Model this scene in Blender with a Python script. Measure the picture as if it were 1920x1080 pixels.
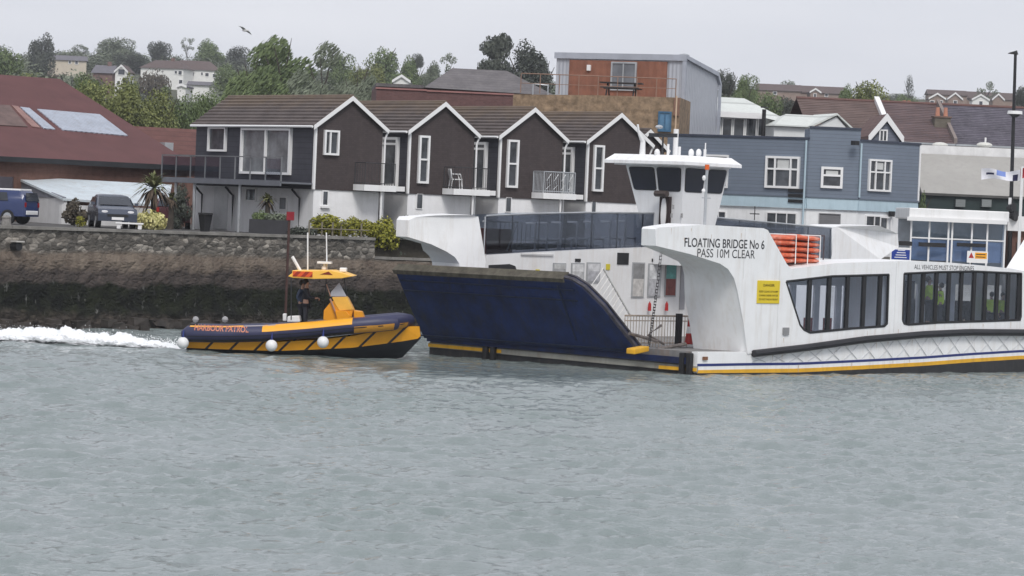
import bpy, bmesh, math, random
import numpy as np
from mathutils import Vector, Matrix
from mathutils.geometry import tessellate_polygon
random.seed(7); R=math.radians
scene=bpy.context.scene
for o in list(bpy.data.objects): bpy.data.objects.remove(o)
COL=scene.collection
# ---------------------------------------------------------------- camera (long lens, far bank, slight roll)
F=6450.; HC=5.45; ROLL=R(2.4); PITCH=math.atan(145/F)
cam=bpy.data.cameras.new('camera'); co=bpy.data.objects.new('camera',cam); COL.objects.link(co)
cam.sensor_width=36; cam.lens=36*F/1920; cam.clip_start=1; cam.clip_end=12000
co.matrix_world=Matrix.Translation((0,0,HC))@Matrix.Rotation(R(90)-PITCH,4,'X')@Matrix.Rotation(ROLL,4,'Z')
scene.camera=co
# ---------------------------------------------------------------- sky, sun, exposure
SUN_EL,SUN_AZ=R(48),R(172)   # azimuth clockwise from +Y: behind the camera, to the right
w=bpy.data.worlds.new("World"); scene.world=w; w.use_nodes=True; nt=w.node_tree; nt.nodes.clear()
out=nt.nodes.new('ShaderNodeOutputWorld'); bg=nt.nodes.new('ShaderNodeBackground')
sky=nt.nodes.new('ShaderNodeTexSky'); sky.sky_type='NISHITA'; sky.sun_disc=False
sky.sun_elevation=SUN_EL; sky.sun_rotation=SUN_AZ; sky.altitude=0; sky.air_density=1; sky.dust_density=4; sky.ozone_density=1
tc=nt.nodes.new('ShaderNodeTexCoord'); mp=nt.nodes.new('ShaderNodeMapping'); mp.inputs['Scale'].default_value=(1,1,5)
nz=nt.nodes.new('ShaderNodeTexNoise'); nz.inputs['Scale'].default_value=3.5; nz.inputs['Detail'].default_value=5
cr=nt.nodes.new('ShaderNodeValToRGB'); cr.color_ramp.elements[0].position=.38; cr.color_ramp.elements[0].color=(7.1,7.35,8.1,1)
cr.color_ramp.elements[1].position=.65; cr.color_ramp.elements[1].color=(8.55,8.7,9.3,1)
mx=nt.nodes.new('ShaderNodeMix'); mx.data_type='RGBA'; mx.inputs[0].default_value=.9
L=nt.links.new
L(tc.outputs['Generated'],mp.inputs[0]); L(mp.outputs[0],nz.inputs[0]); L(nz.outputs[0],cr.inputs[0])
L(sky.outputs[0],mx.inputs[6]); L(cr.outputs[0],mx.inputs[7]); L(mx.outputs[2],bg.inputs[0]); bg.inputs[1].default_value=.1
L(bg.outputs[0],out.inputs[0])
sl=bpy.data.lights.new('sun','SUN'); sl.energy=1.9; sl.angle=R(20); sl.color=(1,.97,.93)
so=bpy.data.objects.new('sun',sl); COL.objects.link(so)
sd=Vector((math.sin(SUN_AZ)*math.cos(SUN_EL),math.cos(SUN_AZ)*math.cos(SUN_EL),math.sin(SUN_EL)))
so.rotation_euler=sd.to_track_quat('Z','Y').to_euler(); so.location=(40,-40,80)
scene.view_settings.view_transform='Standard'; scene.view_settings.look='None'; scene.view_settings.gamma=1
scene.view_settings.use_curve_mapping=False; scene.view_settings.exposure=.08
scene.cycles.max_bounces=6; scene.cycles.transparent_max_bounces=8
# ---------------------------------------------------------------- helpers: photo measurements turned into points on real planes
def ray(px,py):
    x=(px-960)/F; y=-(py-540)/F; c,s=math.cos(ROLL),math.sin(ROLL); X=c*x-s*y; Y=s*x+c*y
    cp,sp=math.cos(PITCH),math.sin(PITCH); return Vector((X,Y*sp+cp,Y*cp-sp))
C0=Vector((0,0,HC))
def at(px,py,Y): r=ray(px,py); return C0+r*(Y/r.y)
def gz(px,py,z=0): r=ray(px,py); return C0+r*((z-HC)/r.z)
def onpl(px,py,P,N): r=ray(px,py); return C0+r*((P-C0).dot(N)/r.dot(N))
class Fr:
    def __init__(s,x,y,deg):
        s.o=Vector((x,y,0)); a=R(deg); s.deg=deg; s.d=Vector((math.cos(a),math.sin(a),0)); s.n=Vector((-math.sin(a),math.cos(a),0))
    def w(s,u,v,z): return s.o+s.d*u+s.n*v+Vector((0,0,z))
    def _h(s,px,py,ax,val):
        r=ray(px,py); p=C0+r*((val-(C0-s.o).dot(ax))/r.dot(ax)); q=p-s.o; return q.dot(s.d),q.dot(s.n),p.z
    def hit(s,px,py,v=0): u,_,z=s._h(px,py,s.n,v); return u,z
    def side(s,px,py,u=0): _,v,z=s._h(px,py,s.d,u); return v,z
    def rect(s,x0,y0,x1,y1,v=0):
        xc,yc=(x0+x1)/2,(y0+y1)/2
        return s.hit(x0,yc,v)[0],s.hit(x1,yc,v)[0],s.hit(xc,y1,v)[1],s.hit(xc,y0,v)[1]
W0=Fr(0,0,0)
# ---------------------------------------------------------------- materials
def mnode(nt,op,a,b=None,c=None):
    n=nt.nodes.new('ShaderNodeMath'); n.operation=op
    for i,x in enumerate((a,b,c)):
        if x is None: continue
        if hasattr(x,'is_output'): nt.links.new(x,n.inputs[i])
        else: n.inputs[i].default_value=x
    return n.outputs[0]
def mixc(nt,f,a,b):
    n=nt.nodes.new('ShaderNodeMix'); n.data_type='RGBA'
    for i,x in ((0,f),(6,a),(7,b)):
        if hasattr(x,'is_output'): nt.links.new(x,n.inputs[i])
        elif i: n.inputs[i].default_value=(*x,1) if len(x)==3 else x
        else: n.inputs[i].default_value=x
    return n.outputs[2]
def noise(nt,co,scale,detail=4,rough=.6):
    n=nt.nodes.new('ShaderNodeTexNoise'); n.inputs['Scale'].default_value=scale; n.inputs['Detail'].default_value=detail; n.inputs['Roughness'].default_value=rough
    if co: nt.links.new(co,n.inputs['Vector'])
    return n.outputs[0]
def ramp(nt,f,a,b):
    n=nt.nodes.new('ShaderNodeMapRange'); n.inputs[1].default_value=a; n.inputs[2].default_value=b; nt.links.new(f,n.inputs[0]); return n.outputs[0]
def srgb(c): return tuple((x/255/12.92 if x<=10 else ((x/255+.055)/1.055)**2.4) for x in c)
MATS={}
def M(name,col,rough=.6,var=.12,scale=1.5,metal=0,spec=.4,pat=None,pitch=.2,depth=.02,col2=None,dirt=None,bump=.0,bscale=25,world=False):
    """pat: clad (boards), corr (vertical ribs), brick, stone, stripes (diagonal), None"""
    if name in MATS: return MATS[name]
    m=bpy.data.materials.new(name); m.use_nodes=True; nt=m.node_tree; b=nt.nodes['Principled BSDF']
    t=nt.nodes.new('ShaderNodeTexCoord'); ob=t.outputs['Object']
    sx=nt.nodes.new('ShaderNodeSeparateXYZ'); nt.links.new(ob,sx.inputs[0]); X,Y,Z=sx.outputs
    n1=noise(nt,ob,scale)
    f=ramp(nt,n1,.3,.7)
    c=mixc(nt,f,tuple(x*(1-var) for x in col),tuple(min(1,x*(1+var)) for x in col))
    h=None
    if pat in('clad','corr'):
        k=Z if pat=='clad' else mnode(nt,'ADD',X,Y)
        fr=mnode(nt,'FRACT',mnode(nt,'DIVIDE',k,pitch))
        if pat=='clad':
            line=mnode(nt,'LESS_THAN',fr,.14); c=mixc(nt,mnode(nt,'MULTIPLY',line,.5),c,tuple(x*.35 for x in col)); h=fr
            rid=mnode(nt,'FLOOR',mnode(nt,'DIVIDE',k,pitch)); wn=nt.nodes.new('ShaderNodeTexWhiteNoise'); wn.noise_dimensions='1D'; nt.links.new(rid,wn.inputs['W'])
            c=mixc(nt,mnode(nt,'MULTIPLY',wn.outputs[0],.25),c,tuple(x*.7 for x in col))
        else: h=mnode(nt,'SINE',mnode(nt,'MULTIPLY',fr,6.283))
    if pat=='brick' or pat=='block':
        cb=nt.nodes.new('ShaderNodeCombineXYZ'); nt.links.new(mnode(nt,'ADD',X,Y),cb.inputs[0]); nt.links.new(Z,cb.inputs[1])
        br=nt.nodes.new('ShaderNodeTexBrick'); nt.links.new(cb.outputs[0],br.inputs[0]); br.inputs['Scale'].default_value=1/pitch*.25
        br.inputs['Color1'].default_value=(*[x*1.15 for x in col],1); br.inputs['Color2'].default_value=(*[x*.75 for x in col],1)
        br.inputs['Mortar'].default_value=(*(col2 or [x*.6+.05 for x in col]),1); br.inputs['Mortar Size'].default_value=.02
        c=mixc(nt,.6,c,br.outputs[0])
    if pat=='stone':
        vo=nt.nodes.new('ShaderNodeTexVoronoi'); vo.inputs['Scale'].default_value=1/pitch
        mpn=nt.nodes.new('ShaderNodeMapping'); mpn.inputs['Scale'].default_value=(1,1,1.6); nt.links.new(ob,mpn.inputs[0]); nt.links.new(mpn.outputs[0],vo.inputs['Vector'])
        hs=nt.nodes.new('ShaderNodeSeparateColor'); nt.links.new(vo.outputs['Color'],hs.inputs[0])
        c=mixc(nt,mnode(nt,'MULTIPLY',hs.outputs[0],.8),c,col2 or tuple(x*1.8 for x in col))
        v2=nt.nodes.new('ShaderNodeTexVoronoi'); v2.feature='DISTANCE_TO_EDGE'; v2.inputs['Scale'].default_value=1/pitch; nt.links.new(mpn.outputs[0],v2.inputs['Vector'])
        c=mixc(nt,mnode(nt,'LESS_THAN',v2.outputs[0],.06),c,tuple(x*.4 for x in col)); h=v2.outputs[0]
    if pat=='stripes':
        fr=mnode(nt,'FRACT',mnode(nt,'DIVIDE',mnode(nt,'SUBTRACT',X,mnode(nt,'MULTIPLY',Z,.95)),pitch))
        c=mixc(nt,mnode(nt,'LESS_THAN',fr,.13 if depth<.5 else .5),c,col2)
    if dirt:   # streaks that run down the surface: dirt=(colour, amount)
        mpn=nt.nodes.new('ShaderNodeMapping'); mpn.inputs['Scale'].default_value=(2.2,2.2,.25); nt.links.new(ob,mpn.inputs[0])
        dn=ramp(nt,noise(nt,mpn.outputs[0],1.6,6,.7),.48,.75); c=mixc(nt,mnode(nt,'MULTIPLY',dn,dirt[1]),c,dirt[0])
    nt.links.new(c,b.inputs['Base Color'])
    b.inputs['Roughness'].default_value=rough; b.inputs['Metallic'].default_value=metal; b.inputs['Specular IOR Level'].default_value=spec
    if h is not None or bump:
        bp=nt.nodes.new('ShaderNodeBump'); bp.inputs['Strength'].default_value=.6; bp.inputs['Distance'].default_value=depth if h is not None else bump
        nt.links.new(h if h is not None else noise(nt,ob,bscale,3),bp.inputs['Height']); nt.links.new(bp.outputs[0],b.inputs['Normal'])
    MATS[name]=m; return m
def S(*c): return srgb(c)
def glass(name,tint=(.02,.025,.03),rough=.04,spec=.5):
    return M(name,tint,rough=rough,var=.3,scale=.8,spec=spec)
def seeglass(name,tint,gl=.12):
    m=bpy.data.materials.new(name); m.use_nodes=True; nt=m.node_tree; nt.nodes.clear(); o=nt.nodes.new('ShaderNodeOutputMaterial')
    t=nt.nodes.new('ShaderNodeBsdfTransparent'); t.inputs[0].default_value=(*tint,1); g=nt.nodes.new('ShaderNodeBsdfGlossy'); g.inputs[0].default_value=(.9,.95,1,1); g.inputs['Roughness'].default_value=.03
    x=nt.nodes.new('ShaderNodeMixShader'); f=nt.nodes.new('ShaderNodeLayerWeight')
    nt.links.new(mnode(nt,'ADD',mnode(nt,'MULTIPLY',mnode(nt,'POWER',f.outputs[1],4),.4),gl*.5),x.inputs[0]); nt.links.new(t.outputs[0],x.inputs[1]); nt.links.new(g.outputs[0],x.inputs[2]); nt.links.new(x.outputs[0],o.inputs[0]); return m
def leafmat(name,a,b,rough=.7):
    m=bpy.data.materials.new(name); m.use_nodes=True; nt=m.node_tree; bs=nt.nodes['Principled BSDF']
    g=nt.nodes.new('ShaderNodeNewGeometry'); t=nt.nodes.new('ShaderNodeTexCoord')
    n=ramp(nt,noise(nt,t.outputs['Object'],2.2,3),.35,.65)
    f=mnode(nt,'ADD',mnode(nt,'MULTIPLY',g.outputs['Random Per Island'],.55),mnode(nt,'MULTIPLY',n,.45))
    nt.links.new(mixc(nt,f,a,b),bs.inputs['Base Color']); bs.inputs['Roughness'].default_value=rough; bs.inputs['Specular IOR Level'].default_value=.25
    return m
# ---------------------------------------------------------------- objects
def tag(o,label=None,cat=None,group=None,kind=None):
    if label: o['label']=label
    if cat: o['category']=cat
    if group: o['group']=group
    if kind: o['kind']=kind
    return o
def emp(name,loc,deg,label,cat,group=None):
    o=bpy.data.objects.new(name,None); o.empty_display_size=.3; COL.objects.link(o); o.location=loc; o.rotation_euler=(0,0,R(deg)); return tag(o,label,cat,group)
def femp(name,fr,u,v,z,label,cat,group=None): return emp(name,fr.w(u,v,z),fr.deg,label,cat,group)
def mw(o): return Matrix.Translation(o.location)@o.rotation_euler.to_matrix().to_4x4()
def rootof(p):
    while p.parent: p=p.parent
    return p
class MB:
    """collects WORLD-space faces; build() stores them in the frame of the thing"""
    def __init__(s,fr=None): s.v=[]; s.f=[]; s.m=[]; s.fr=fr or W0
    def P(s,p): s.v.append(tuple(s.fr.w(*p))); return len(s.v)-1
    def poly(s,pts,mi=0): s.f.append([s.P(p) for p in pts]); s.m.append(mi); return s
    def hexa(s,p,mi=0):   # p: 4 bottom, 4 top
        i=[s.P(q) for q in p]
        for a in ((0,3,2,1),(4,5,6,7),(0,1,5,4),(1,2,6,5),(2,3,7,6),(3,0,4,7)): s.f.append([i[k] for k in a]); s.m.append(mi)
        return s
    def box(s,x0,x1,y0,y1,z0,z1,mi=0):
        return s.hexa([(x0,y0,z0),(x1,y0,z0),(x1,y1,z0),(x0,y1,z0),(x0,y0,z1),(x1,y0,z1),(x1,y1,z1),(x0,y1,z1)],mi)
    def loft(s,A,B,mi=0,caps=True,mc=None):
        """two loops of equal length; caps tessellated"""
        n=len(A); ia=[s.P(p) for p in A]; ib=[s.P(p) for p in B]
        for k in range(n):
            j=(k+1)%n; s.f.append([ia[k],ia[j],ib[j],ib[k]]); s.m.append(mi)
        if caps:
            for loop,ix,fl in ((A,ia,0),(B,ib,1)):
                for t in tessellate_polygon([[Vector(p) for p in loop]]):
                    f=[ix[q] for q in t]; s.f.append(f if fl else f[::-1]); s.m.append(mi if mc is None else mc)
        return s
    def prism(s,pts,v0,v1,mi=0,holes=(),mc=None):
        """polygon in (u,z) with holes, thickness v0..v1"""
        loops=[pts]+list(holes); ia=[];ib=[]
        for lp in loops:
            a=[s.P((p[0],v0,p[1])) for p in lp]; b=[s.P((p[0],v1,p[1])) for p in lp]; n=len(lp)
            for k in range(n):
                j=(k+1)%n; s.f.append([a[k],a[j],b[j],b[k]]); s.m.append(mi)
            ia+=a; ib+=b
        for t in tessellate_polygon([[Vector((p[0],p[1],0)) for p in lp] for lp in loops]):
            s.f.append([ia[q] for q in t]); s.m.append(mi if mc is None else mc); s.f.append([ib[q] for q in t][::-1]); s.m.append(mi)
        return s
    def tube(s,pts,r,n=6,mi=0,close=False):
        P=[Vector(p) for p in pts]; rs=r if isinstance(r,(list,tuple)) else [r]*len(P); rings=[]
        for k,p in enumerate(P):
            d=(P[min(k+1,len(P)-1)]-P[max(k-1,0)]); d=d.normalized() if d.length>1e-9 else Vector((0,0,1))
            if k==0: up=Vector((0,0,1)) if abs(d.z)<.9 else Vector((1,0,0))
            a=d.cross(up).normalized(); up2=a.cross(d).normalized()
            rings.append([s.P(p+(a*math.cos(t)+up2*math.sin(t))*rs[k]) for t in [2*math.pi*j/n for j in range(n)]])
        for A,B in zip(rings,rings[1:]):
            for j in range(n): s.f.append([A[j],A[(j+1)%n],B[(j+1)%n],B[j]]); s.m.append(mi)
        s.f.append(rings[0][::-1]); s.m.append(mi); s.f.append(rings[-1]); s.m.append(mi); return s
    def ball(s,c,r,n=12,mi=0,sz=(1,1,1),half=False):
        rings=[]
        kk=n//2
        for i in range(kk+1):
            ph=-math.pi/2+math.pi*i/kk
            if half: ph=math.pi/2*i/kk
            rings.append([s.P((c[0]+r*sz[0]*math.cos(ph)*math.cos(t),c[1]+r*sz[1]*math.cos(ph)*math.sin(t),c[2]+r*sz[2]*math.sin(ph))) for t in [2*math.pi*j/n for j in range(n)]])
        for A,B in zip(rings,rings[1:]):
            for j in range(n): s.f.append([A[j],A[(j+1)%n],B[(j+1)%n],B[j]]); s.m.append(mi)
        return s
    def build(s,name,mats,parent=None,smooth=False,bevel=0,label=None,cat=None,kind=None,group=None,ang=40,wn=False):
        me=bpy.data.meshes.new(name); mats=mats if isinstance(mats,(list,tuple)) else [mats]
        for m in mats: me.materials.append(m)
        inv=mw(rootof(parent)).inverted() if parent else None
        if not parent and s.v:
            a=np.array(s.v); c=Vector(((a[:,0].min()+a[:,0].max())/2,(a[:,1].min()+a[:,1].max())/2,a[:,2].min())); inv=Matrix.Translation(-c)
        me.from_pydata([tuple(inv@Vector(p)) for p in s.v],[],s.f); me.polygons.foreach_set('material_index',s.m)
        bm=bmesh.new(); bm.from_mesh(me); bmesh.ops.remove_doubles(bm,verts=bm.verts,dist=1e-5)
        bmesh.ops.recalc_face_normals(bm,faces=bm.faces); bm.to_mesh(me); bm.free()
        if smooth:
            me.polygons.foreach_set('use_smooth',[True]*len(me.polygons))
            try: me.set_sharp_from_angle(angle=R(ang))
            except Exception: pass
        o=bpy.data.objects.new(name,me); COL.objects.link(o)
        if parent: o.parent=parent
        else: o.location=c
        if bevel: b=o.modifiers.new('b','BEVEL'); b.width=bevel; b.segments=2; b.limit_method='ANGLE'
        return tag(o,label,cat,group,kind)
def dup(root,loc=None,deg=None,scale=None,label=None,group=None):
    r=root.copy(); COL.objects.link(r)
    if loc is not None: r.location=loc
    if deg is not None: r.rotation_euler=(0,0,R(deg))
    if scale: r.scale=scale
    if label: r['label']=label
    if group: r['group']=group
    for ch in list(root.children):
        c=ch.copy(); COL.objects.link(c); c.parent=r
        for g in list(ch.children):
            d=g.copy(); COL.objects.link(d); d.parent=c
    return r
def text(name,s,fr,u,z,v,h,wid,mat,parent,side=None,bold=.0,slant=0,bend=None):
    """lettering as thin mesh on plane v of a frame; (u,z) lower left; h cap height; wid total width"""
    cu=bpy.data.curves.new(name,'FONT'); cu.body=s; cu.size=1; cu.offset=bold
    to=bpy.data.objects.new(name,cu); COL.objects.link(to); dg=bpy.context.evaluated_depsgraph_get(); dg.update()
    me=bpy.data.meshes.new_from_object(to.evaluated_get(dg)); bpy.data.objects.remove(to)
    a=np.array([tuple(q.co) for q in me.vertices]); x0,x1,y0,y1=a[:,0].min(),a[:,0].max(),a[:,1].min(),a[:,1].max()
    inv=mw(rootof(parent)).inverted()
    for q in me.vertices:
        uu=u+(q.co.x-x0)/(x1-x0)*wid; zz=z+(q.co.y-y0)/(y1-y0)*h+(bend(uu) if bend else 0)+slant*(uu-u)
        p=fr.w(uu,v(uu,zz) if callable(v) else v,zz); q.co=inv@p
    me.materials.clear(); me.materials.append(mat)
    o=bpy.data.objects.new(name,me); COL.objects.link(o); o.parent=parent; return o
def window(fr,par,rect,v,fm,gm,cols=(),rows=(),fw=.06,proud=.09,name='window',sill=False,px=True,sillm=None,bars=None):
    u0,u1,z0,z1=fr.rect(*rect,v) if px else rect
    g=MB(fr).box(u0+fw*.5,u1-fw*.5,v-.035,v-.02,z0+fw*.5,z1-fw*.5).build(name,gm,par)
    m=MB(fr); y0,y1=v-proud,v-.001
    m.box(u0,u0+fw,y0,y1,z0,z1); m.box(u1-fw,u1,y0,y1,z0,z1); m.box(u0+fw,u1-fw,y0,y1,z0,z0+fw); m.box(u0+fw,u1-fw,y0,y1,z1-fw,z1)
    for c in cols: x=u0+(u1-u0)*c; m.box(x-fw*.4,x+fw*.4,y0+.01,y1,z0+fw,z1-fw)
    for r_ in rows: z=z0+(z1-z0)*r_; m.box(u0+fw,u1-fw,y0+.015,y1,z-fw*.4,z+fw*.4)
    m.build('frame',fm,g)
    if sill: MB(fr).box(u0-.06,u1+.06,v-proud-.08,v-.002,z0-.09,z0-.003).build('sill',sillm or fm,g)
    return g
WHITE=M('white_paint',(.8,.8,.8),rough=.45,var=.05,dirt=((.5,.47,.42),.35))
UPVC=M('white_frame',(.78,.78,.78),rough=.35,var=.03)
GL=M('window_glass',(.06,.066,.075),rough=.05,var=.75,scale=1.1,spec=.5)  # noise patches in the base colour stand in for reflections
GLC=M('window_glass_curtained',(.17,.18,.19),rough=.12,var=.4,scale=1.3,spec=.5)
DARK=M('dark_metal',(.03,.032,.036),rough=.45,var=.2)
BLACK=M('black_rubber',(.016,.016,.018),rough=.6,var=.3)
GREYM=M('grey_metal',(.2,.21,.22),rough=.4,metal=.3,var=.15)
STEEL=M('galvanised_steel',(.42,.44,.46),rough=.4,metal=.4,var=.15)
CONC=M('concrete',(.32,.31,.29),rough=.85,var=.25,scale=2,bump=.01)
# ================================================================ SETTING: water, land
def water():
    xs=np.arange(-38,38.01,.1); ys=np.arange(40,170.01,.13); X,Y=np.meshgrid(xs,ys); Z=np.zeros_like(X); DX=np.zeros_like(X); DY=np.zeros_like(X)
    rg=np.random.default_rng(5)
    for i in range(90):
        lam=.3*(7.5**(rg.random()**1.25)); k=2*math.pi/lam; th=rg.normal(math.radians(115),.75)
        a=.0105*lam**.92*(.5+rg.random()); ph=rg.random()*6.28; q=k*(X*math.cos(th)+Y*math.sin(th))+ph
        env=.5+.5*np.sin(X*rg.normal(0,.25)+Y*rg.normal(0,.2)+rg.random()*6.28)
        Z+=a*env*np.sin(q); DX+=a*env*.9*math.cos(th)*np.cos(q); DY+=a*env*.9*math.sin(th)*np.cos(q)
    lee=1-.6*np.exp(-(((X+1.5)/8)**2+((Y-116.5)/6)**2))
    edge=lee*np.clip(np.minimum.reduce([X+38,38-X,Y-40,170-Y])/3,0,1)
    # calmer water in the lee of the ferry and the quay
    calm=1-.35*np.clip((Y-100)/30,0,1)
    Z*=edge*calm*.72; DX*=edge*calm*.85; DY*=edge*calm*.85
    n,m=X.shape; v=np.stack([X+DX,Y+DY,Z],-1).reshape(-1,3)
    idx=np.arange(n*m).reshape(n,m); f=np.stack([idx[:-1,:-1],idx[:-1,1:],idx[1:,1:],idx[1:,:-1]],-1).reshape(-1,4)
    # the far sheets around it, out to the horizon
    extra=[(-6000,-200,0),(-38,-200,0),(38,-200,0),(6000,-200,0),(-6000,40,0),(-38,40,0),(38,40,0),(6000,40,0),(-6000,170,0),(-38,170,0),(38,170,0),(6000,170,0)]
    b=len(v); v=np.concatenate([v,np.array(extra,float)]); fe=[[0,1,5,4],[1,2,6,5],[2,3,7,6],[4,5,9,8],[6,7,11,10]]
    f=np.concatenate([f,np.array(fe)+b])
    me=bpy.data.meshes.new('water'); me.vertices.add(len(v)); me.vertices.foreach_set('co',v.ravel().astype(np.float32))
    me.loops.add(f.size); me.loops.foreach_set('vertex_index',f.ravel().astype(np.int32)); me.polygons.add(len(f))
    me.polygons.foreach_set('loop_start',np.arange(0,f.size,4,dtype=np.int32)); me.polygons.foreach_set('loop_total',np.full(len(f),4,dtype=np.int32))
    me.update(calc_edges=True); me.polygons.foreach_set('use_smooth',[True]*len(f))
    o=bpy.data.objects.new('water',me); COL.objects.link(o)
    mt=bpy.data.materials.new('river_water'); mt.use_nodes=True; nt=mt.node_tree; bs=nt.nodes['Principled BSDF']
    t=nt.nodes.new('ShaderNodeTexCoord'); ob=t.outputs['Object']
    nb=ramp(nt,noise(nt,ob,.09,3),.35,.65)
    c=mixc(nt,nb,(.172,.212,.206),(.218,.252,.253)); nt.links.new(c,bs.inputs['Base Color'])
    bs.inputs['Roughness'].default_value=.06; bs.inputs['IOR'].default_value=1.33; bs.inputs['Specular IOR Level'].default_value=.5
    mpn=nt.nodes.new('ShaderNodeMapping'); mpn.inputs['Scale'].default_value=(1,1.3,1); nt.links.new(ob,mpn.inputs[0])
    hh=mnode(nt,'ADD',noise(nt,mpn.outputs[0],4.2,5,.68),mnode(nt,'MULTIPLY',noise(nt,mpn.outputs[0],7,3,.6),.25))
    bp=nt.nodes.new('ShaderNodeBump'); bp.inputs['Strength'].default_value=.4; bp.inputs['Distance'].default_value=.1; nt.links.new(hh,bp.inputs['Height']); gp=nt.nodes.new('ShaderNodeNewGeometry'); sv=nt.nodes.new('ShaderNodeVectorMath'); sv.operation='SUBTRACT'; sv.inputs[1].default_value=(-1.5,116.5,0); nt.links.new(gp.outputs['Position'],sv.inputs[0]); ln=nt.nodes.new('ShaderNodeVectorMath'); ln.operation='LENGTH'; nt.links.new(sv.outputs[0],ln.inputs[0]); nt.links.new(mnode(nt,'ADD',.12,mnode(nt,'MULTIPLY',ramp(nt,ln.outputs['Value'],3,13),.46)),bp.inputs['Strength']); nt.links.new(bp.outputs[0],bs.inputs['Normal'])
    me.materials.append(mt); tag(o,'grey green rippled river water',None,kind='structure')
water()
# quay face frames: Q (left of the steps) and Q2 (behind the ferry)
_q=gz(200,614); Q=Fr(_q.x,_q.y,45); _e=Q.w(14.6,0,0); Q2=Fr(_e.x,_e.y,27)
def tz(x,y):
    if y<235: return 3.97
    t=min((y-235)/765,1); z=3.97+38.2*t
    z+=1.2*math.sin(x*.02+y*.011)*min(1,(y-235)/200)
    z-=3.2*math.exp(-((y-765)/115)**2)
    if y>1020: z-=(y-1020)*.09
    return z
def shore_y(x):
    if x<_e.x: return _q.y+(x-_q.x)
    return _e.y+(x-_e.x)*math.tan(R(27))
def land():
    xs=[-1500,-900,-500,-330]+[-260+10*i for i in range(53)]+[330,500,900,1500]
    xs=sorted(set(xs+[_e.x])); v=[];f=[]
    ts=[0,6,16,30,50]+[75+30*i for i in range(38)]+[1500,2300,3800]
    for x in xs:
        y0=max(shore_y(x),60)+.35
        for t in ts:
            y=y0+t; z=tz(x,y); v.append((x,y,max(z,2.5)))
    n=len(ts)
    for i in range(len(xs)-1):
        for j in range(n-1): f.append([i*n+j,(i+1)*n+j,(i+1)*n+j+1,i*n+j+1])
    me=bpy.data.meshes.new('ground'); me.from_pydata(v,[],f); me.polygons.foreach_set('use_smooth',[True]*len(f))
    o=bpy.data.objects.new('ground',me); COL.objects.link(o); tag(o,kind='structure')
    mt=M('ground_cover',(.075,.08,.05),rough=.95,var=.4,scale=.05)
    nt=mt.node_tree; b=nt.nodes['Principled BSDF']; g=nt.nodes.new('ShaderNodeNewGeometry'); s=nt.nodes.new('ShaderNodeSeparateXYZ'); nt.links.new(g.outputs['Position'],s.inputs[0])
    old=b.inputs['Base Color'].links[0].from_socket
    nt.links.new(mixc(nt,ramp(nt,s.outputs[1],215,240),(.075,.072,.07),old),b.inputs['Base Color'])
    me.materials.append(mt)
land()
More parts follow.
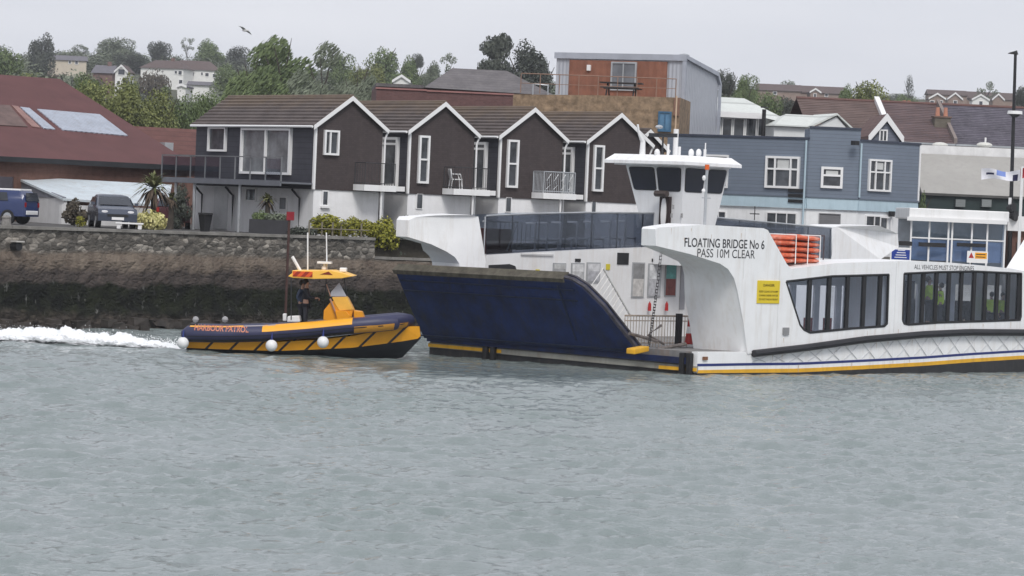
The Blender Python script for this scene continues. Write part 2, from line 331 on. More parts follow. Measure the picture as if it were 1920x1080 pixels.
# quay wall material: real tide stains by height
def quaymat():
    m=bpy.data.materials.new('quay_stone'); m.use_nodes=True; nt=m.node_tree; b=nt.nodes['Principled BSDF']
    g=nt.nodes.new('ShaderNodeNewGeometry'); ps=g.outputs['Position']; s=nt.nodes.new('ShaderNodeSeparateXYZ'); nt.links.new(ps,s.inputs[0]); Z=s.outputs[2]
    mpn=nt.nodes.new('ShaderNodeMapping'); mpn.inputs['Scale'].default_value=(.75,.75,1.35); nt.links.new(ps,mpn.inputs[0])
    vo=nt.nodes.new('ShaderNodeTexVoronoi'); vo.inputs['Scale'].default_value=4.6; nt.links.new(mpn.outputs[0],vo.inputs['Vector'])
    sc=nt.nodes.new('ShaderNodeSeparateColor'); nt.links.new(vo.outputs['Color'],sc.inputs[0])
    v2=nt.nodes.new('ShaderNodeTexVoronoi'); v2.feature='DISTANCE_TO_EDGE'; v2.inputs['Scale'].default_value=4.6; nt.links.new(mpn.outputs[0],v2.inputs['Vector'])
    stone=mixc(nt,mnode(nt,'POWER',sc.outputs[0],3.),(.09,.083,.074),(.37,.34,.3))
    stone=mixc(nt,mnode(nt,'MULTIPLY',mnode(nt,'SUBTRACT',1,ramp(nt,v2.outputs[0],0,.09)),.6),stone,(.06,.055,.05)); stone=mixc(nt,mnode(nt,'MULTIPLY',ramp(nt,noise(nt,ps,1.1,5,.7),.45,.6),.65),stone,(.11,.1,.088))
    st=nt.nodes.new('ShaderNodeMapping'); st.inputs['Scale'].default_value=(1.2,1.2,.35); nt.links.new(ps,st.inputs[0])
    sn=noise(nt,st.outputs[0],1.4,6,.65)
    wob=mnode(nt,'ADD',Z,mnode(nt,'MULTIPLY',mnode(nt,'SUBTRACT',noise(nt,ps,.7,5,.6),.5),1.0))
    conc=mixc(nt,ramp(nt,sn,.35,.65),(.105,.083,.068),(.185,.152,.122))
    rusty=mixc(nt,ramp(nt,sn,.35,.65),(.05,.043,.04),(.085,.069,.062))
    weed=mixc(nt,ramp(nt,noise(nt,ps,1.2,5,.7),.42,.62),(.008,.009,.008),(.017,.02,.011))
    low=mixc(nt,ramp(nt,noise(nt,ps,2.4,5,.7),.45,.7),(.035,.03,.026),(.12,.1,.085))
    spots=ramp(nt,noise(nt,st.outputs[0],3.4,5,.75),.6,.68)
    weed=mixc(nt,mnode(nt,'MULTIPLY',spots,.6),weed,(.2,.2,.19))
    def edge(z,w=.1): return ramp(nt,wob,z-w,z+w)
    c=mixc(nt,edge(.5,.2),low,weed); c=mixc(nt,edge(1.75,.1),c,rusty); c=mixc(nt,edge(2.4,.15),c,conc); c=mixc(nt,ramp(nt,mnode(nt,'ADD',Z,mnode(nt,'MULTIPLY',mnode(nt,'SUBTRACT',noise(nt,ps,.5,3),.5),.5)),2.95,3.15),c,stone)
    nt.links.new(c,b.inputs['Base Color']); b.inputs['Roughness'].default_value=.9; b.inputs['Specular IOR Level'].default_value=.2
    bp=nt.nodes.new('ShaderNodeBump'); bp.inputs['Distance'].default_value=.1; bp.inputs['Strength'].default_value=.9
    nt.links.new(mnode(nt,'ADD',v2.outputs[0],noise(nt,ps,5,5)),bp.inputs['Height']); nt.links.new(bp.outputs[0],b.inputs['Normal']); return m
QM=quaymat()
def quay():
    def rough_wall(fr,u0,u1,ztop,name,label,seed):
        rg=random.Random(seed); n=int((u1-u0)/.35); zs=[-.6,0,.3,.6,.9,1.2,1.5,1.8,2.1,2.4,2.7,3.0,3.3,3.6,ztop-.02]; zs=[z for z in zs if z<=ztop-.02 ]
        if zs[-1]!=ztop-.02: zs.append(ztop-.02)
        V=[];m=MB(fr); grid=[]
        for i in range(n+1):
            u=u0+(u1-u0)*i/n; row=[]
            for z in zs:
                v=(3.9-z)*-.06+rg.uniform(-.05,.05)-(.12 if z<2.9 else 0)-(.12 if z<.7 else 0)
                row.append(m.P((u,v,z)))
            row.append(m.P((u,.6,ztop-.02))); grid.append(row)
        for a,b in zip(grid,grid[1:]):
            for j in range(len(a)-1): m.f.append([a[j],b[j],b[j+1],a[j+1]]); m.m.append(0)
        r=femp(name,fr,(u0+u1)/2,0,-.5,label,'wall'); m.build('face',QM,r)
        c=MB(fr)
        u=u0
        while u<u1-.05:
            l=min(rg.uniform(.7,1.3),u1-u); c.box(u+.008,u+l-.008,-.1+rg.uniform(-.02,.02),.75,ztop-.02,ztop+.1+rg.uniform(-.012,.012)); u+=l
        c.build('coping',M('coping_stone',(.2,.19,.175),rough=.9,var=.35,scale=1.5,bump=.02),r)
        return r
    rough_wall(Q,-90,14.6,3.92,'quay_wall','long old stone quay wall with brown stains and dark weed below, topped by a parking yard',1)
    # low step in the wall just left of the ferry's raised ramp
    r=rough_wall(Fr(_e.x,_e.y,27),.02,3.6,3.1,'quay_wall','short lower end of the stone quay wall beneath the yellow green hedge, beside the blue ramp',2)
    rough_wall(Q2,3.62,75,3.9,'quay_wall','quay wall running behind the ferry below the white ground floors',3)
quay()
MB(Fr(_e.x,_e.y,27)).box(.03,3.6,.77,1.4,2.0,3.965).build('garden_bank',M('planted_bank',(.05,.045,.035),rough=.95,var=.4,scale=3,bump=.03),None,kind='structure')
def ledge():   # rubble footing at the foot of the wall
    rg=random.Random(3); m=MB(Q)
    for i in range(230):
        u=rg.uniform(-20,15); s=rg.uniform(.15,.42); c=(u,-.85-rg.uniform(0,.55),rg.uniform(-.15,.28))
        pts=[]
        i0=len(m.v)
        for a in (-1,1):
            for b in (-1,1):
                for d in (-1,1): pts.append(m.P((c[0]+a*s*rg.uniform(.6,1.2),c[1]+b*s*.6*rg.uniform(.6,1.2),c[2]+d*s*.5*rg.uniform(.6,1.2))))
        p=pts
        for q in ((0,1,3,2),(4,6,7,5),(0,4,5,1),(2,3,7,6),(0,2,6,4),(1,5,7,3)): m.f.append([p[k] for k in q]); m.m.append(0)
    m.build('rubble',M('wet_rock',(.05,.043,.038),rough=.6,var=.5,scale=2),None,label='dark wet boulders along the foot of the quay wall',cat='rocks',kind='stuff')
ledge()
# ================================================================ FOLIAGE
G_MID=leafmat('leaves_mid',(.072,.105,.048),(.195,.25,.105)); G_BRIGHT=leafmat('leaves_bright',(.08,.1,.035),(.25,.27,.1))
G_DARK=leafmat('leaves_dark',(.04,.048,.042),(.1,.112,.088)); G_GREY=leafmat('leaves_greygreen',(.09,.11,.075),(.22,.25,.18))
G_BROWN=leafmat('leaves_brown',(.06,.052,.04),(.13,.11,.085)); G_YEL=leafmat('leaves_yellowgreen',(.09,.1,.015),(.42,.4,.06)); G_CREAM=leafmat('flowers_cream',(.35,.34,.12),(.8,.75,.38))
BARK=M('bark',(.06,.05,.04),rough=.9,var=.3,scale=3)
def leaves(kind,seed,n,size):
    """unit crown: x,y in -1..1, z 0..1 ; returns mesh"""
    rg=np.random.default_rng(seed); lobes=[]
    if kind=='round': 
        for i in range(16):
            th=rg.random()*6.28; rr=.62*math.sqrt(rg.random()); z=.2+.62*rg.random()*(1-.45*rr); lobes.append((rr*math.cos(th),rr*math.sin(th),z,.3+.14*rg.random(),.17+.08*rg.random()))
        lobes.append((0,0,.48,.62,.42))
    elif kind=='oval':
        for i in range(16):
            z=.08+.8*rg.random(); th=rg.random()*6.28; rr=.5*math.sin(math.pi*min(1,z+.12)); lobes.append((rr*math.cos(th),rr*math.sin(th),z,.38,.16))
    elif kind=='tiers':
        for i,z in enumerate((.15,.35,.5,.68,.85,.93)):
            for k in range(6): th=rg.random()*6.28; rr=.55*(1-.5*z); lobes.append((rr*math.cos(th),rr*math.sin(th),z+rg.normal(0,.025),.48-.2*z,.065))
    elif kind=='sparse':
        for i in range(16): th=rg.random()*6.28; rr=.75*math.sqrt(rg.random()); lobes.append((rr*math.cos(th),rr*math.sin(th),.25+.7*rg.random(),.16+.1*rg.random(),.09))
    elif kind=='wind':
        for i in range(26): th=rg.random()*6.28; rr=.7*math.sqrt(rg.random()); z=.1+.8*rg.random()*(1-.4*rr); lobes.append((rr*math.cos(th)-.1*z,rr*math.sin(th),z,.36,.11))
    elif kind=='dome': lobes=[(0,0,.35,.85,.6)]+[(.5*math.cos(a),.5*math.sin(a),.4,.45,.35) for a in (0,1.3,2.5,3.8,5)]
    L_=np.array(lobes); pick=rg.integers(0,len(L_),n); l=L_[pick]
    d=rg.normal(size=(n,3)); d/=np.linalg.norm(d,axis=1)[:,None]; rad=.55+.5*rg.random(n)**.5
    c=l[:,:3]+d*np.stack([l[:,3]*rad,l[:,3]*rad,l[:,4]*rad],-1); c[:,2]=np.clip(c[:,2],.0,1.05)
    nrm=d+rg.normal(0,.55,(n,3)); nrm/=np.linalg.norm(nrm,axis=1)[:,None]
    t=np.cross(nrm,rg.normal(size=(n,3))); t/=np.linalg.norm(t,axis=1)[:,None]
    if kind=='wind': t=np.array([.85,0,.5])+rg.normal(0,.2,(n,3)); t/=np.linalg.norm(t,axis=1)[:,None]
    b=np.cross(nrm,t); b/=np.linalg.norm(b,axis=1)[:,None]
    if kind!='dome': t=t*np.array([1,1,.5]); b=b*np.array([1,1,.5])
    s=size*(.6+.8*rg.random(n))[:,None]; st=s*(2.0 if kind=='wind' else 1); sb=s*(.55 if kind=='wind' else .8)
    v=np.stack([c-t*st,c-b*sb*.9,c+t*st*.9,c+b*sb],1).reshape(-1,3)
    f=np.arange(n*4).reshape(n,4); me=bpy.data.meshes.new('crown_'+kind); me.from_pydata(v.tolist(),[],f.tolist()); return me
CR={}
def crownmesh(kind,i,n=2600,size=.055,mat=G_MID):
    key=(kind,i,n,size,mat.name)
    if key not in CR: me=leaves(kind,hash((kind,i))%1000 if 0 else (len(kind)*131+i*17),n,size); me.materials.append(mat); CR[key]=me
    return CR[key]
def trunkmesh():
    if 'trunk' in CR: return CR['trunk']
    m=MB(); m.tube([(0,0,-.05),(.02,0,.25),(0,.02,.6)],[.06,.045,.025],7)
    rg=random.Random(4)
    for k in range(7):
        a=k*.9; z=.22+.06*k; m.tube([(0,0,z),(.25*math.cos(a),.25*math.sin(a),z+.16),(.5*math.cos(a),.5*math.sin(a),z+.3)],[.025,.015,.006],5)
    me=bpy.data.meshes.new('trunk'); me.from_pydata(m.v,[],m.f); me.materials.append(BARK); CR['trunk']=me; return me
def tree(px,ytop,wpx,Y,label,kind='round',mat=G_MID,i=0,n=2600,size=.055,name='tree',cat='tree',group=None,base=.12,zb=None,dy=1):
    p=at(px,ytop,Y); g=tz(p.x,Y)-.2 if zb is None else zb; H=max(p.z-g,.5)*{'round':1.08,'wind':1.14,'tiers':1.06}.get(kind,1.); rad=wpx/2/(F/Y)*1.08
    base=(.42 if 'pine' in label else max(base,1-2.3*rad/H)) if kind in('round','sparse') else base
    r=emp(name,(p.x,Y,g),random.uniform(0,360) if kind!='wind' else random.uniform(-20,20),label,cat,group)
    c=bpy.data.objects.new('crown',crownmesh(kind,i,n,size,mat)); COL.objects.link(c); c.parent=r; c.location=(0,0,H*base); c.scale=(rad,rad*dy,H*(1-base)/1.02)
    if kind!='dome':
        t=bpy.data.objects.new('trunk',trunkmesh()); COL.objects.link(t); t.parent=r; t.scale=(max(rad,H*.25)*.9,max(rad,H*.25)*.9,H)
    return r
TB='trees beyond the harbour buildings'
for a in [
 (12,84,95,520,'green bushy tree cut by the left photo edge above the red shed roof','round',G_MID,0),
 (82,64,74,800,'darkest dense round tree beside the cream hill house','round',G_DARK,1),
 (150,82,55,985,'thin spreading tree on the skyline above the cream hill house','sparse',G_GREY,0),
 (215,66,95,960,'broad grey green tree on the skyline left of the large white hill house','round',G_GREY,2),
 (245,94,70,880,'low very dark tree behind the gabled brick hill house','round',G_DARK,3),
 (300,73,60,930,'dark round tree on the skyline above the large white hill house','round',G_DARK,0),
 (352,71,30,985,'slender pale open tree on the skyline right of the large white hill house','sparse',G_GREY,1),
 (392,74,70,930,'rounded green tree behind the right end of the large white hill house','round',G_MID,1),
 (445,82,60,900,'dark green tree touching the left side of the windswept willow','round',G_DARK,2),
 (425,115,60,640,'mid green tree between the large white hill house and the windswept willow','round',G_MID,3),
 (535,74,150,330,'tallest windswept willow rising behind the first gabled house','wind',G_MID,0),
 (475,100,110,310,'left part of the windswept trees, above the ridge of the first gabled house','wind',G_MID,1),
 (610,92,120,320,'lower grey green windswept willow right of the tallest one','wind',G_GREY,2),
 (672,118,90,300,'small windswept willow left of the red brick building','wind',G_GREY,1),
 (640,94,70,620,'round green tree right behind the windswept willows','round',G_MID,2),
 (722,82,95,600,'large domed green tree above the left end of the red brick building','round',G_MID,0),
 (690,112,80,520,'lower green tree in front of the large domed one, left of the brick building','round',G_BRIGHT,3),
 (765,108,70,580,'mid green tree sloping down right of the large domed tree','round',G_MID,1),
 (785,102,30,700,'small dark round tree right of the large domed green tree','round',G_DARK,2),
 (838,99,60,640,'open grey tree left of the dark slate hipped roof','sparse',G_GREY,2),
 (812,118,50,600,'short grey green tree under the open grey one','round',G_GREY,1),
 (932,72,104,420,'dark layered pine left of the metal clad building','tiers',G_DARK,0),
 (986,84,138,430,'broad dark domed pine between the layered pine and the metal clad building','round',G_DARK,1),
 (1018,104,60,440,'lower dark pine right beside the metal clad building','round',G_DARK,2),
 (1362,134,50,420,'dark green tree at the right edge of the metal clad building','round',G_DARK,3),
 (1400,140,62,430,'round green tree second right of the metal clad building','round',G_MID,2),
 (1440,170,80,380,'low green tree behind the long white gabled roof','round',G_MID,0),
 (1385,175,90,360,'bushy green tree just above the pale ridge beside the metal clad building','round',G_MID,1),
 (1475,180,70,390,'dark green tree over the right slope of the white building','round',G_DARK,0),
 (1482,147,45,900,'hazy grey tree on the skyline between two brown hill roofs','round',G_GREY,2),
 (1632,145,110,400,'large bright green tree above the brown roofs behind the blue building','round',G_BRIGHT,0),
 (1590,165,60,420,'darker tree touching the left of the large bright green one','round',G_MID,1),
 (1706,140,30,820,'small dark conical tree on the skyline right of the bright green tree','oval',G_DARK,1),
 (1700,172,50,700,'low green bush below the small dark conical tree','round',G_MID,3),
 (1853,149,58,880,'open pale tree on the skyline above the right hill houses','sparse',G_GREY,3),
 (1917,160,40,600,'dark tree cut by the right photo edge beside the street lamp','round',G_DARK,2),
 (1520,185,60,520,'green bush left of the cream gabled hill houses','round',G_MID,3),
 (60,128,110,420,'yellowish green bush just above the left end of the red shed roof','round',G_BRIGHT,2),
 (165,140,80,250,'olive bush over the sloping hip of the red shed roof','round',G_MID,3)]:
    px,yt,wp,Y,lb,kd,mt,i=a; tree(px,yt,wp,Y,lb,kd,mt,i,n={'wind':10000,'round':6500,'tiers':6000}.get(kd,1300),size=.034 if kd=='wind' else .04,group=TB,dy=.7)
for k,(px,yt,wp,mt,lb) in enumerate([(190,146,130,G_BRIGHT,'leftmost of the bright green trees right of the red shed roof'),(245,150,130,G_BRIGHT,'bright green tree below the trimmed brown dome, right of the red shed roof'),
  (300,158,130,G_BRIGHT,'bright green tree below the large white hill house'),(350,166,120,G_MID,'green tree above the small red roof left of the first gabled house'),(392,172,90,G_MID,'dark green tree against the left end of the first gabled house roof')]):
    tree(px,yt,wp,232+k*3,lb,'round',mt,k%4,n=6500,size=.035,group=TB,dy=.7)
for px,yt,wp,lb in ((104,126,100,'left part of the brown hedge below the cream hill house'),(140,127,90,'middle of the brown hedge below the cream hill house'),(170,134,70,'right end of the brown hedge beside the brick hill house')):
    tree(px,yt,wp,690,lb,'dome',G_BROWN if px!=140 else G_GREY,px%4,n=2500,size=.06,base=0,name='hedge',cat='hedge',dy=.5)
for px,yt,wp,lb in ((248,150,44,'small green bush between the timbered gable house and the brown dome tree'),(236,143,26,'small dark bush right behind the timbered gable house'),(312,158,40,'green bush under the left wing of the large white hill house')):
    tree(px,yt,wp,650,lb,'round',G_MID if px!=236 else G_DARK,px%4,n=2500,size=.06,group=TB,dy=.5)
tree(290,122,66,700,'trimmed brown dome shaped tree left of the large white hill house','dome',G_BROWN,0,n=3500,size=.04,base=.0,dy=.8)
def wood():   # far-off wood filling the slope between the single trees
    rg=np.random.default_rng(9); V=[];Fc=[]; k=0
    m=leaves('round',77,800,.058); base=np.array([tuple(v.co) for v in m.vertices]); fb=np.array([list(p.vertices) for p in m.polygons])
    Vs=[];Fs=[];off=0
    for i in range(1150):
        y=330+740*rg.random()**.75; x=rg.uniform(-.2,.2)*y
        pxx=960+x/y*F
        s=rg.uniform(3.5,7); h=rg.uniform(5,8.) if y<860 else rg.uniform(2.5,5.5)
        if 75<pxx<430 and y<640:
            if y<430: continue
            h=2.8 if y<560 else 2.0
        elif 75<pxx<430 and y<880:
            if rg.random()<.55 or 255<pxx<425: continue
            h=2.2; s=3
        if 1350<pxx<1980:
            if y>620 and y<900: h=2.6; s=3.5
            elif y<=620: h*=.62
            else: h*=.45
        elif 430<pxx<1045 and 700<y: h*=.8
        a=rg.random()*6.28; c,s_=math.cos(a),math.sin(a); b=base*np.array([s,s,h]); b=np.stack([b[:,0]*c-b[:,1]*s_,b[:,0]*s_+b[:,1]*c,b[:,2]],-1)+np.array([x,y,tz(x,y)-.3])
        Vs.append(b); Fs.append(fb+off); off+=len(b)
    V=np.concatenate(Vs); Fq=np.concatenate(Fs); me=bpy.data.meshes.new('woodland'); me.vertices.add(len(V)); me.vertices.foreach_set('co',V.ravel().astype(np.float32)); me.loops.add(Fq.size); me.loops.foreach_set('vertex_index',Fq.ravel().astype(np.int32)); me.polygons.add(len(Fq)); me.polygons.foreach_set('loop_start',np.arange(0,Fq.size,4,dtype=np.int32)); me.polygons.foreach_set('loop_total',np.full(len(Fq),4,dtype=np.int32)); me.update(calc_edges=True); me.materials.append(leafmat('leaves_far',(.07,.085,.06),(.18,.205,.135)))
    o=bpy.data.objects.new('woodland',me); COL.objects.link(o); tag(o,'distant mixed trees covering the hillside','trees',kind='stuff')
wood()
# ================================================================ TERRACE OF GABLED HOUSES
_p=at(588,345,152); G=Fr(_p.x,_p.y,35); GS=Fr(_p.x,_p.y,-55); GZ=3.98
SHING=M('brown_slate_hanging',S(68,60,60),rough=.8,var=.12,scale=6,pat='brick',pitch=.09,col2=S(50,44,45),dirt=(S(88,80,78),.3))
BOARD=M('black_boarding',S(66,66,74),rough=.7,var=.15,scale=2,pat='clad',pitch=.24,depth=.03)
WBRICK=M('white_painted_brick',(.8,.8,.81),rough=.7,var=.05,bump=.015,bscale=12,dirt=((.55,.55,.52),.35))
def tilemat():
    m=M('concrete_tiles',S(92,84,82),rough=.85,var=.22,scale=1.1); nt=m.node_tree; b=nt.nodes['Principled BSDF']; old=b.inputs['Base Color'].links[0].from_socket
    t=nt.nodes.new('ShaderNodeTexCoord'); s=nt.nodes.new('ShaderNodeSeparateXYZ'); nt.links.new(t.outputs['Object'],s.inputs[0])
    f=ramp(nt,mnode(nt,'ADD',s.outputs[2],mnode(nt,'MULTIPLY',noise(nt,t.outputs['Object'],.9,5,.7),1.6)),6.35,7.1)
    nt.links.new(mixc(nt,mnode(nt,'MULTIPLY',f,.42),old,S(122,102,76)),b.inputs['Base Color'])
    return m
TILE=tilemat()
def slope(m,fr,e,r,v0,v1,n,mi=0,lift=.11,axis='v'):
    """stepped tile courses from eave e=(u,z) to ridge r=(u,z), running along v"""
    for i in range(n):
        a=(e[0]+(r[0]-e[0])*i/n,e[1]+(r[1]-e[1])*i/n); b=(e[0]+(r[0]-e[0])*(i+1.12)/n,e[1]+(r[1]-e[1])*(i+1.12)/n)
        if i==n-1: b=r
        pts=[(a[0],v0,a[1]),(a[0],v1,a[1]),(b[0],v1,b[1]),(b[0],v0,b[1])]
        top=[(a[0],v0,a[1]+lift),(a[0],v1,a[1]+lift),(b[0],v1,b[1]+.015),(b[0],v0,b[1]+.015)]
        if axis=='u': pts=[(q[1],q[0],q[2]) for q in pts]; top=[(q[1],q[0],q[2]) for q in top]
        m.hexa(pts+top,mi)
GP=4.97; GW=3.52; ZE,ZR,ZB=8.95,10.22,6.02; DEP=[10.6,10.6,10.6,10.6,10.6]
def rail(fr,pts,z0,z1,par,mat,gap=.12,name='railing',r=.012,panel=None):
    m=MB(fr)
    for a,b in zip(pts,pts[1:]):
        d=math.dist(a,b); n=max(1,int(d/gap))
        m.tube([(a[0],a[1],z1),(b[0],b[1],z1)],r*1.8,5); m.tube([(a[0],a[1],z0+.08),(b[0],b[1],z0+.08)],r*1.4,5)
        for i in range(n+1):
            x=a[0]+(b[0]-a[0])*i/n; y=a[1]+(b[1]-a[1])*i/n; m.tube([(x,y,z0),(x,y,z1)],r*(2 if i in(0,n) else 1),4)
    return m.build(name,mat,par)
hl=['end gabled house with the long left side, wide patio door and corner balcony',
 'second gabled house from the long sided end house, its balcony empty',
 'third gabled house of the terrace, beside the balcony holding a white plastic chair',
 'fourth gabled house of the terrace, beside the balcony with pale patterned railings',
 'last gabled house of the terrace, mostly hidden behind the ferry wheelhouse']
houses=[]; G0=G
for k in range(5):
    u0=GP*k; u1=u0+GW; um=(u0+u1)/2; D=10.6; VO=0; ZE,ZR=8.95,10.22
    if k==4:
        G=Fr(*G0.w(0,2.6,0).xy,35); um,ZR=G.hit(1213,243,0); u0=um-.9; u1=um+1.1; um=(u0+u1)/2; ZE=ZR-.8; D=5
    h=femp('gabled_house',G,u0,0,GZ,hl[k],'house','terrace of brown gabled houses'); houses.append(h)
    # lower white walls set back 4 cm, upper walls
    m=MB(G); m.box(u0+.05,u1-.05,.05,D-.05,GZ-.3,ZB); m.build('lower_wall',WBRICK,h)
    zr,ze=ZR-.12,ZE-.1
    MB(G).prism([(u0,ZB),(u1,ZB),(u1,ze),(um,zr),(u0,ze)],0,.2).build('gable_wall',SHING,h)
    m=MB(G); m.box(u0,u0+.2,.201,D,ZB,ze); m.build('side_wall',BOARD,h)
    m=MB(G); m.box(u1-.2,u1,.201,D,ZB,ze); m.prism([(u0+.2,ZB),(u1-.2,ZB),(u1-.2,ze),(um,zr),(u0+.2,ze)],D-.2,D); m.build('rear_wall',SHING,h)
    # roof
    m=MB(G); ov=.2
    ez=ZE-ov*(ZR-ZE)/(um-u0)
    slope(m,G,(u0-ov,ez),(um,ZR),-.16,D+.15,9); slope(m,G,(u1+ov,ez),(um,ZR),-.16,D+.15,9)
    m.tube([(um,-.16,ZR),(um,D+.15,ZR)],.09,8)
    m.build('roof',TILE,h)
    # barge boards, corner trims, gutter
    m=MB(G)
    for s_,ue in ((-1,u0-ov),(1,u1+ov)):
        m.hexa([(ue,-.2,ez-.16),(um,-.2,ZR-.19),(um,-.165,ZR-.19),(ue,-.165,ez-.16),(ue,-.2,ez+.04),(um,-.2,ZR+.02),(um,-.165,ZR+.02),(ue,-.165,ez+.04)])
    m.build('barge_boards',UPVC,h)
    m=MB(G); m.box(u0-.03,u0+.07,-.03,-.001,ZB,ze-.12); m.box(u0-.03,u0-.001,.001,.1,ZB,ze-.12)
    m.tube([(u0-ov-.05,-.12,ez-.02),(u0-ov-.05,D+.1,ez-.02)],.06,6); m.tube([(u1+ov+.05,-.12,ez-.02),(u1+ov+.05,D,ez-.02)],.06,6); m.build('trim',UPVC,h)
    if k<4:
        m=MB(G); x=u1+.12; m.tube([(x+.1,-.1,ez-.05),(x,-.02,ez-.4),(x,-.04,ZB+.25),(x,-.04,GZ)],.045,6); m.build('downpipe',UPVC,h)
G=G0; ZE,ZR=8.95,10.22
# end house openings
h=houses[0]
window(GS,h,(393,238,426,284),0,UPVC,GL,fw=.09,proud=.13)
window(GS,h,(455,240,548,327),0,UPVC,GLC,cols=(.5,),fw=.11,proud=.16,name='patio_door')
a=GS.rect(462,248,500,322); m=MB(GS); 
for i in range(5): x=a[0]+.15+i*.16; m.box(x,x+.12,-.018-.001*i,-.012,a[2]+.1,a[3]-.05)
m.build('curtain',M('curtain_cloth',(.5,.5,.5),var=.1),h)
window(G,h,(606,244,634,291),0,UPVC,GL,fw=.09,proud=.14,cols=(.4,))
window(G,h,(603,357,615,386),.05,UPVC,GL,fw=.05,proud=.06,sill=True)
m=MB(GS); a=GS.rect(403,350,428,395,.05); m.box(a[0],a[1],-.0,.045,GZ+.05,a[3]); m.build('front_door',M('white_door',(.62,.63,.64),rough=.4),h)
for i,rc in enumerate(((462,352,482,378),(524,368,540,395))):
    window(GS,h,rc,.05,UPVC,GLC if i else GL,fw=.07,proud=.08)
m=MB(GS)
for px in (379,437,562):
    m=MB(GS); u,_=GS.hit(px,390,-.03); m.tube([(u-.22,-.35,6.0),(u-.1,-.2,5.78),(u,-.06,5.6),(u,-.06,GZ)],.055,6); m.build('downpipe',DARK,h)
# corner balcony on posts
m=MB(GS); ul=GS.hit(305,330,-1.6)[0]; ur=-.06
m.box(ul,ur,-1.65,-.03,6.22,6.3); m.box(ul,ur,-1.7,-1.62,6.1,6.34); m.box(ul,ul+.08,-1.6,-.05,6.1,6.34); m.box(ul,-10.7,-.03,2.5,6.1,6.32)
m.build('balcony_floor',M('balcony_grey',S(105,108,115),rough=.5,var=.1),h)
PG=seeglass('smoked_glass',(.74,.76,.8),.18)
m=MB(GS); n=8
for i in range(n):
    a_=ul+(ur-ul)*i/n; b_=ul+(ur-ul)*(i+1)/n
    if 4<=i<=6: continue
    m.box(a_+.04,b_-.04,-1.66,-1.645,6.4,7.3)
m.box(ul,ul+.015,-1.6,2.4,6.4,7.3)
m.build('balcony_glass',PG,h)
m=MB(GS)
for i in range(n+1): x=ul+(ur-ul)*i/n; m.box(x-.025,x+.025,-1.68,-1.63,6.3,7.36)
m.box(ul,ur,-1.68,-1.63,7.33,7.38); m.box(ul-.02,ul+.03,-1.6,2.4,7.33,7.38)
for y in (.2,1.3,2.4): m.box(ul-.02,ul+.03,y-.025,y+.025,6.3,7.36)
m.build('balcony_rail',GREYM,h)
for px in (328,363,448):
    u,_=GS.hit(px,400,-1.5); MB(GS).tube([(u,-1.5,GZ-.1),(u,-1.5,6.1)],.075,8).build('balcony_post',STEEL,h)
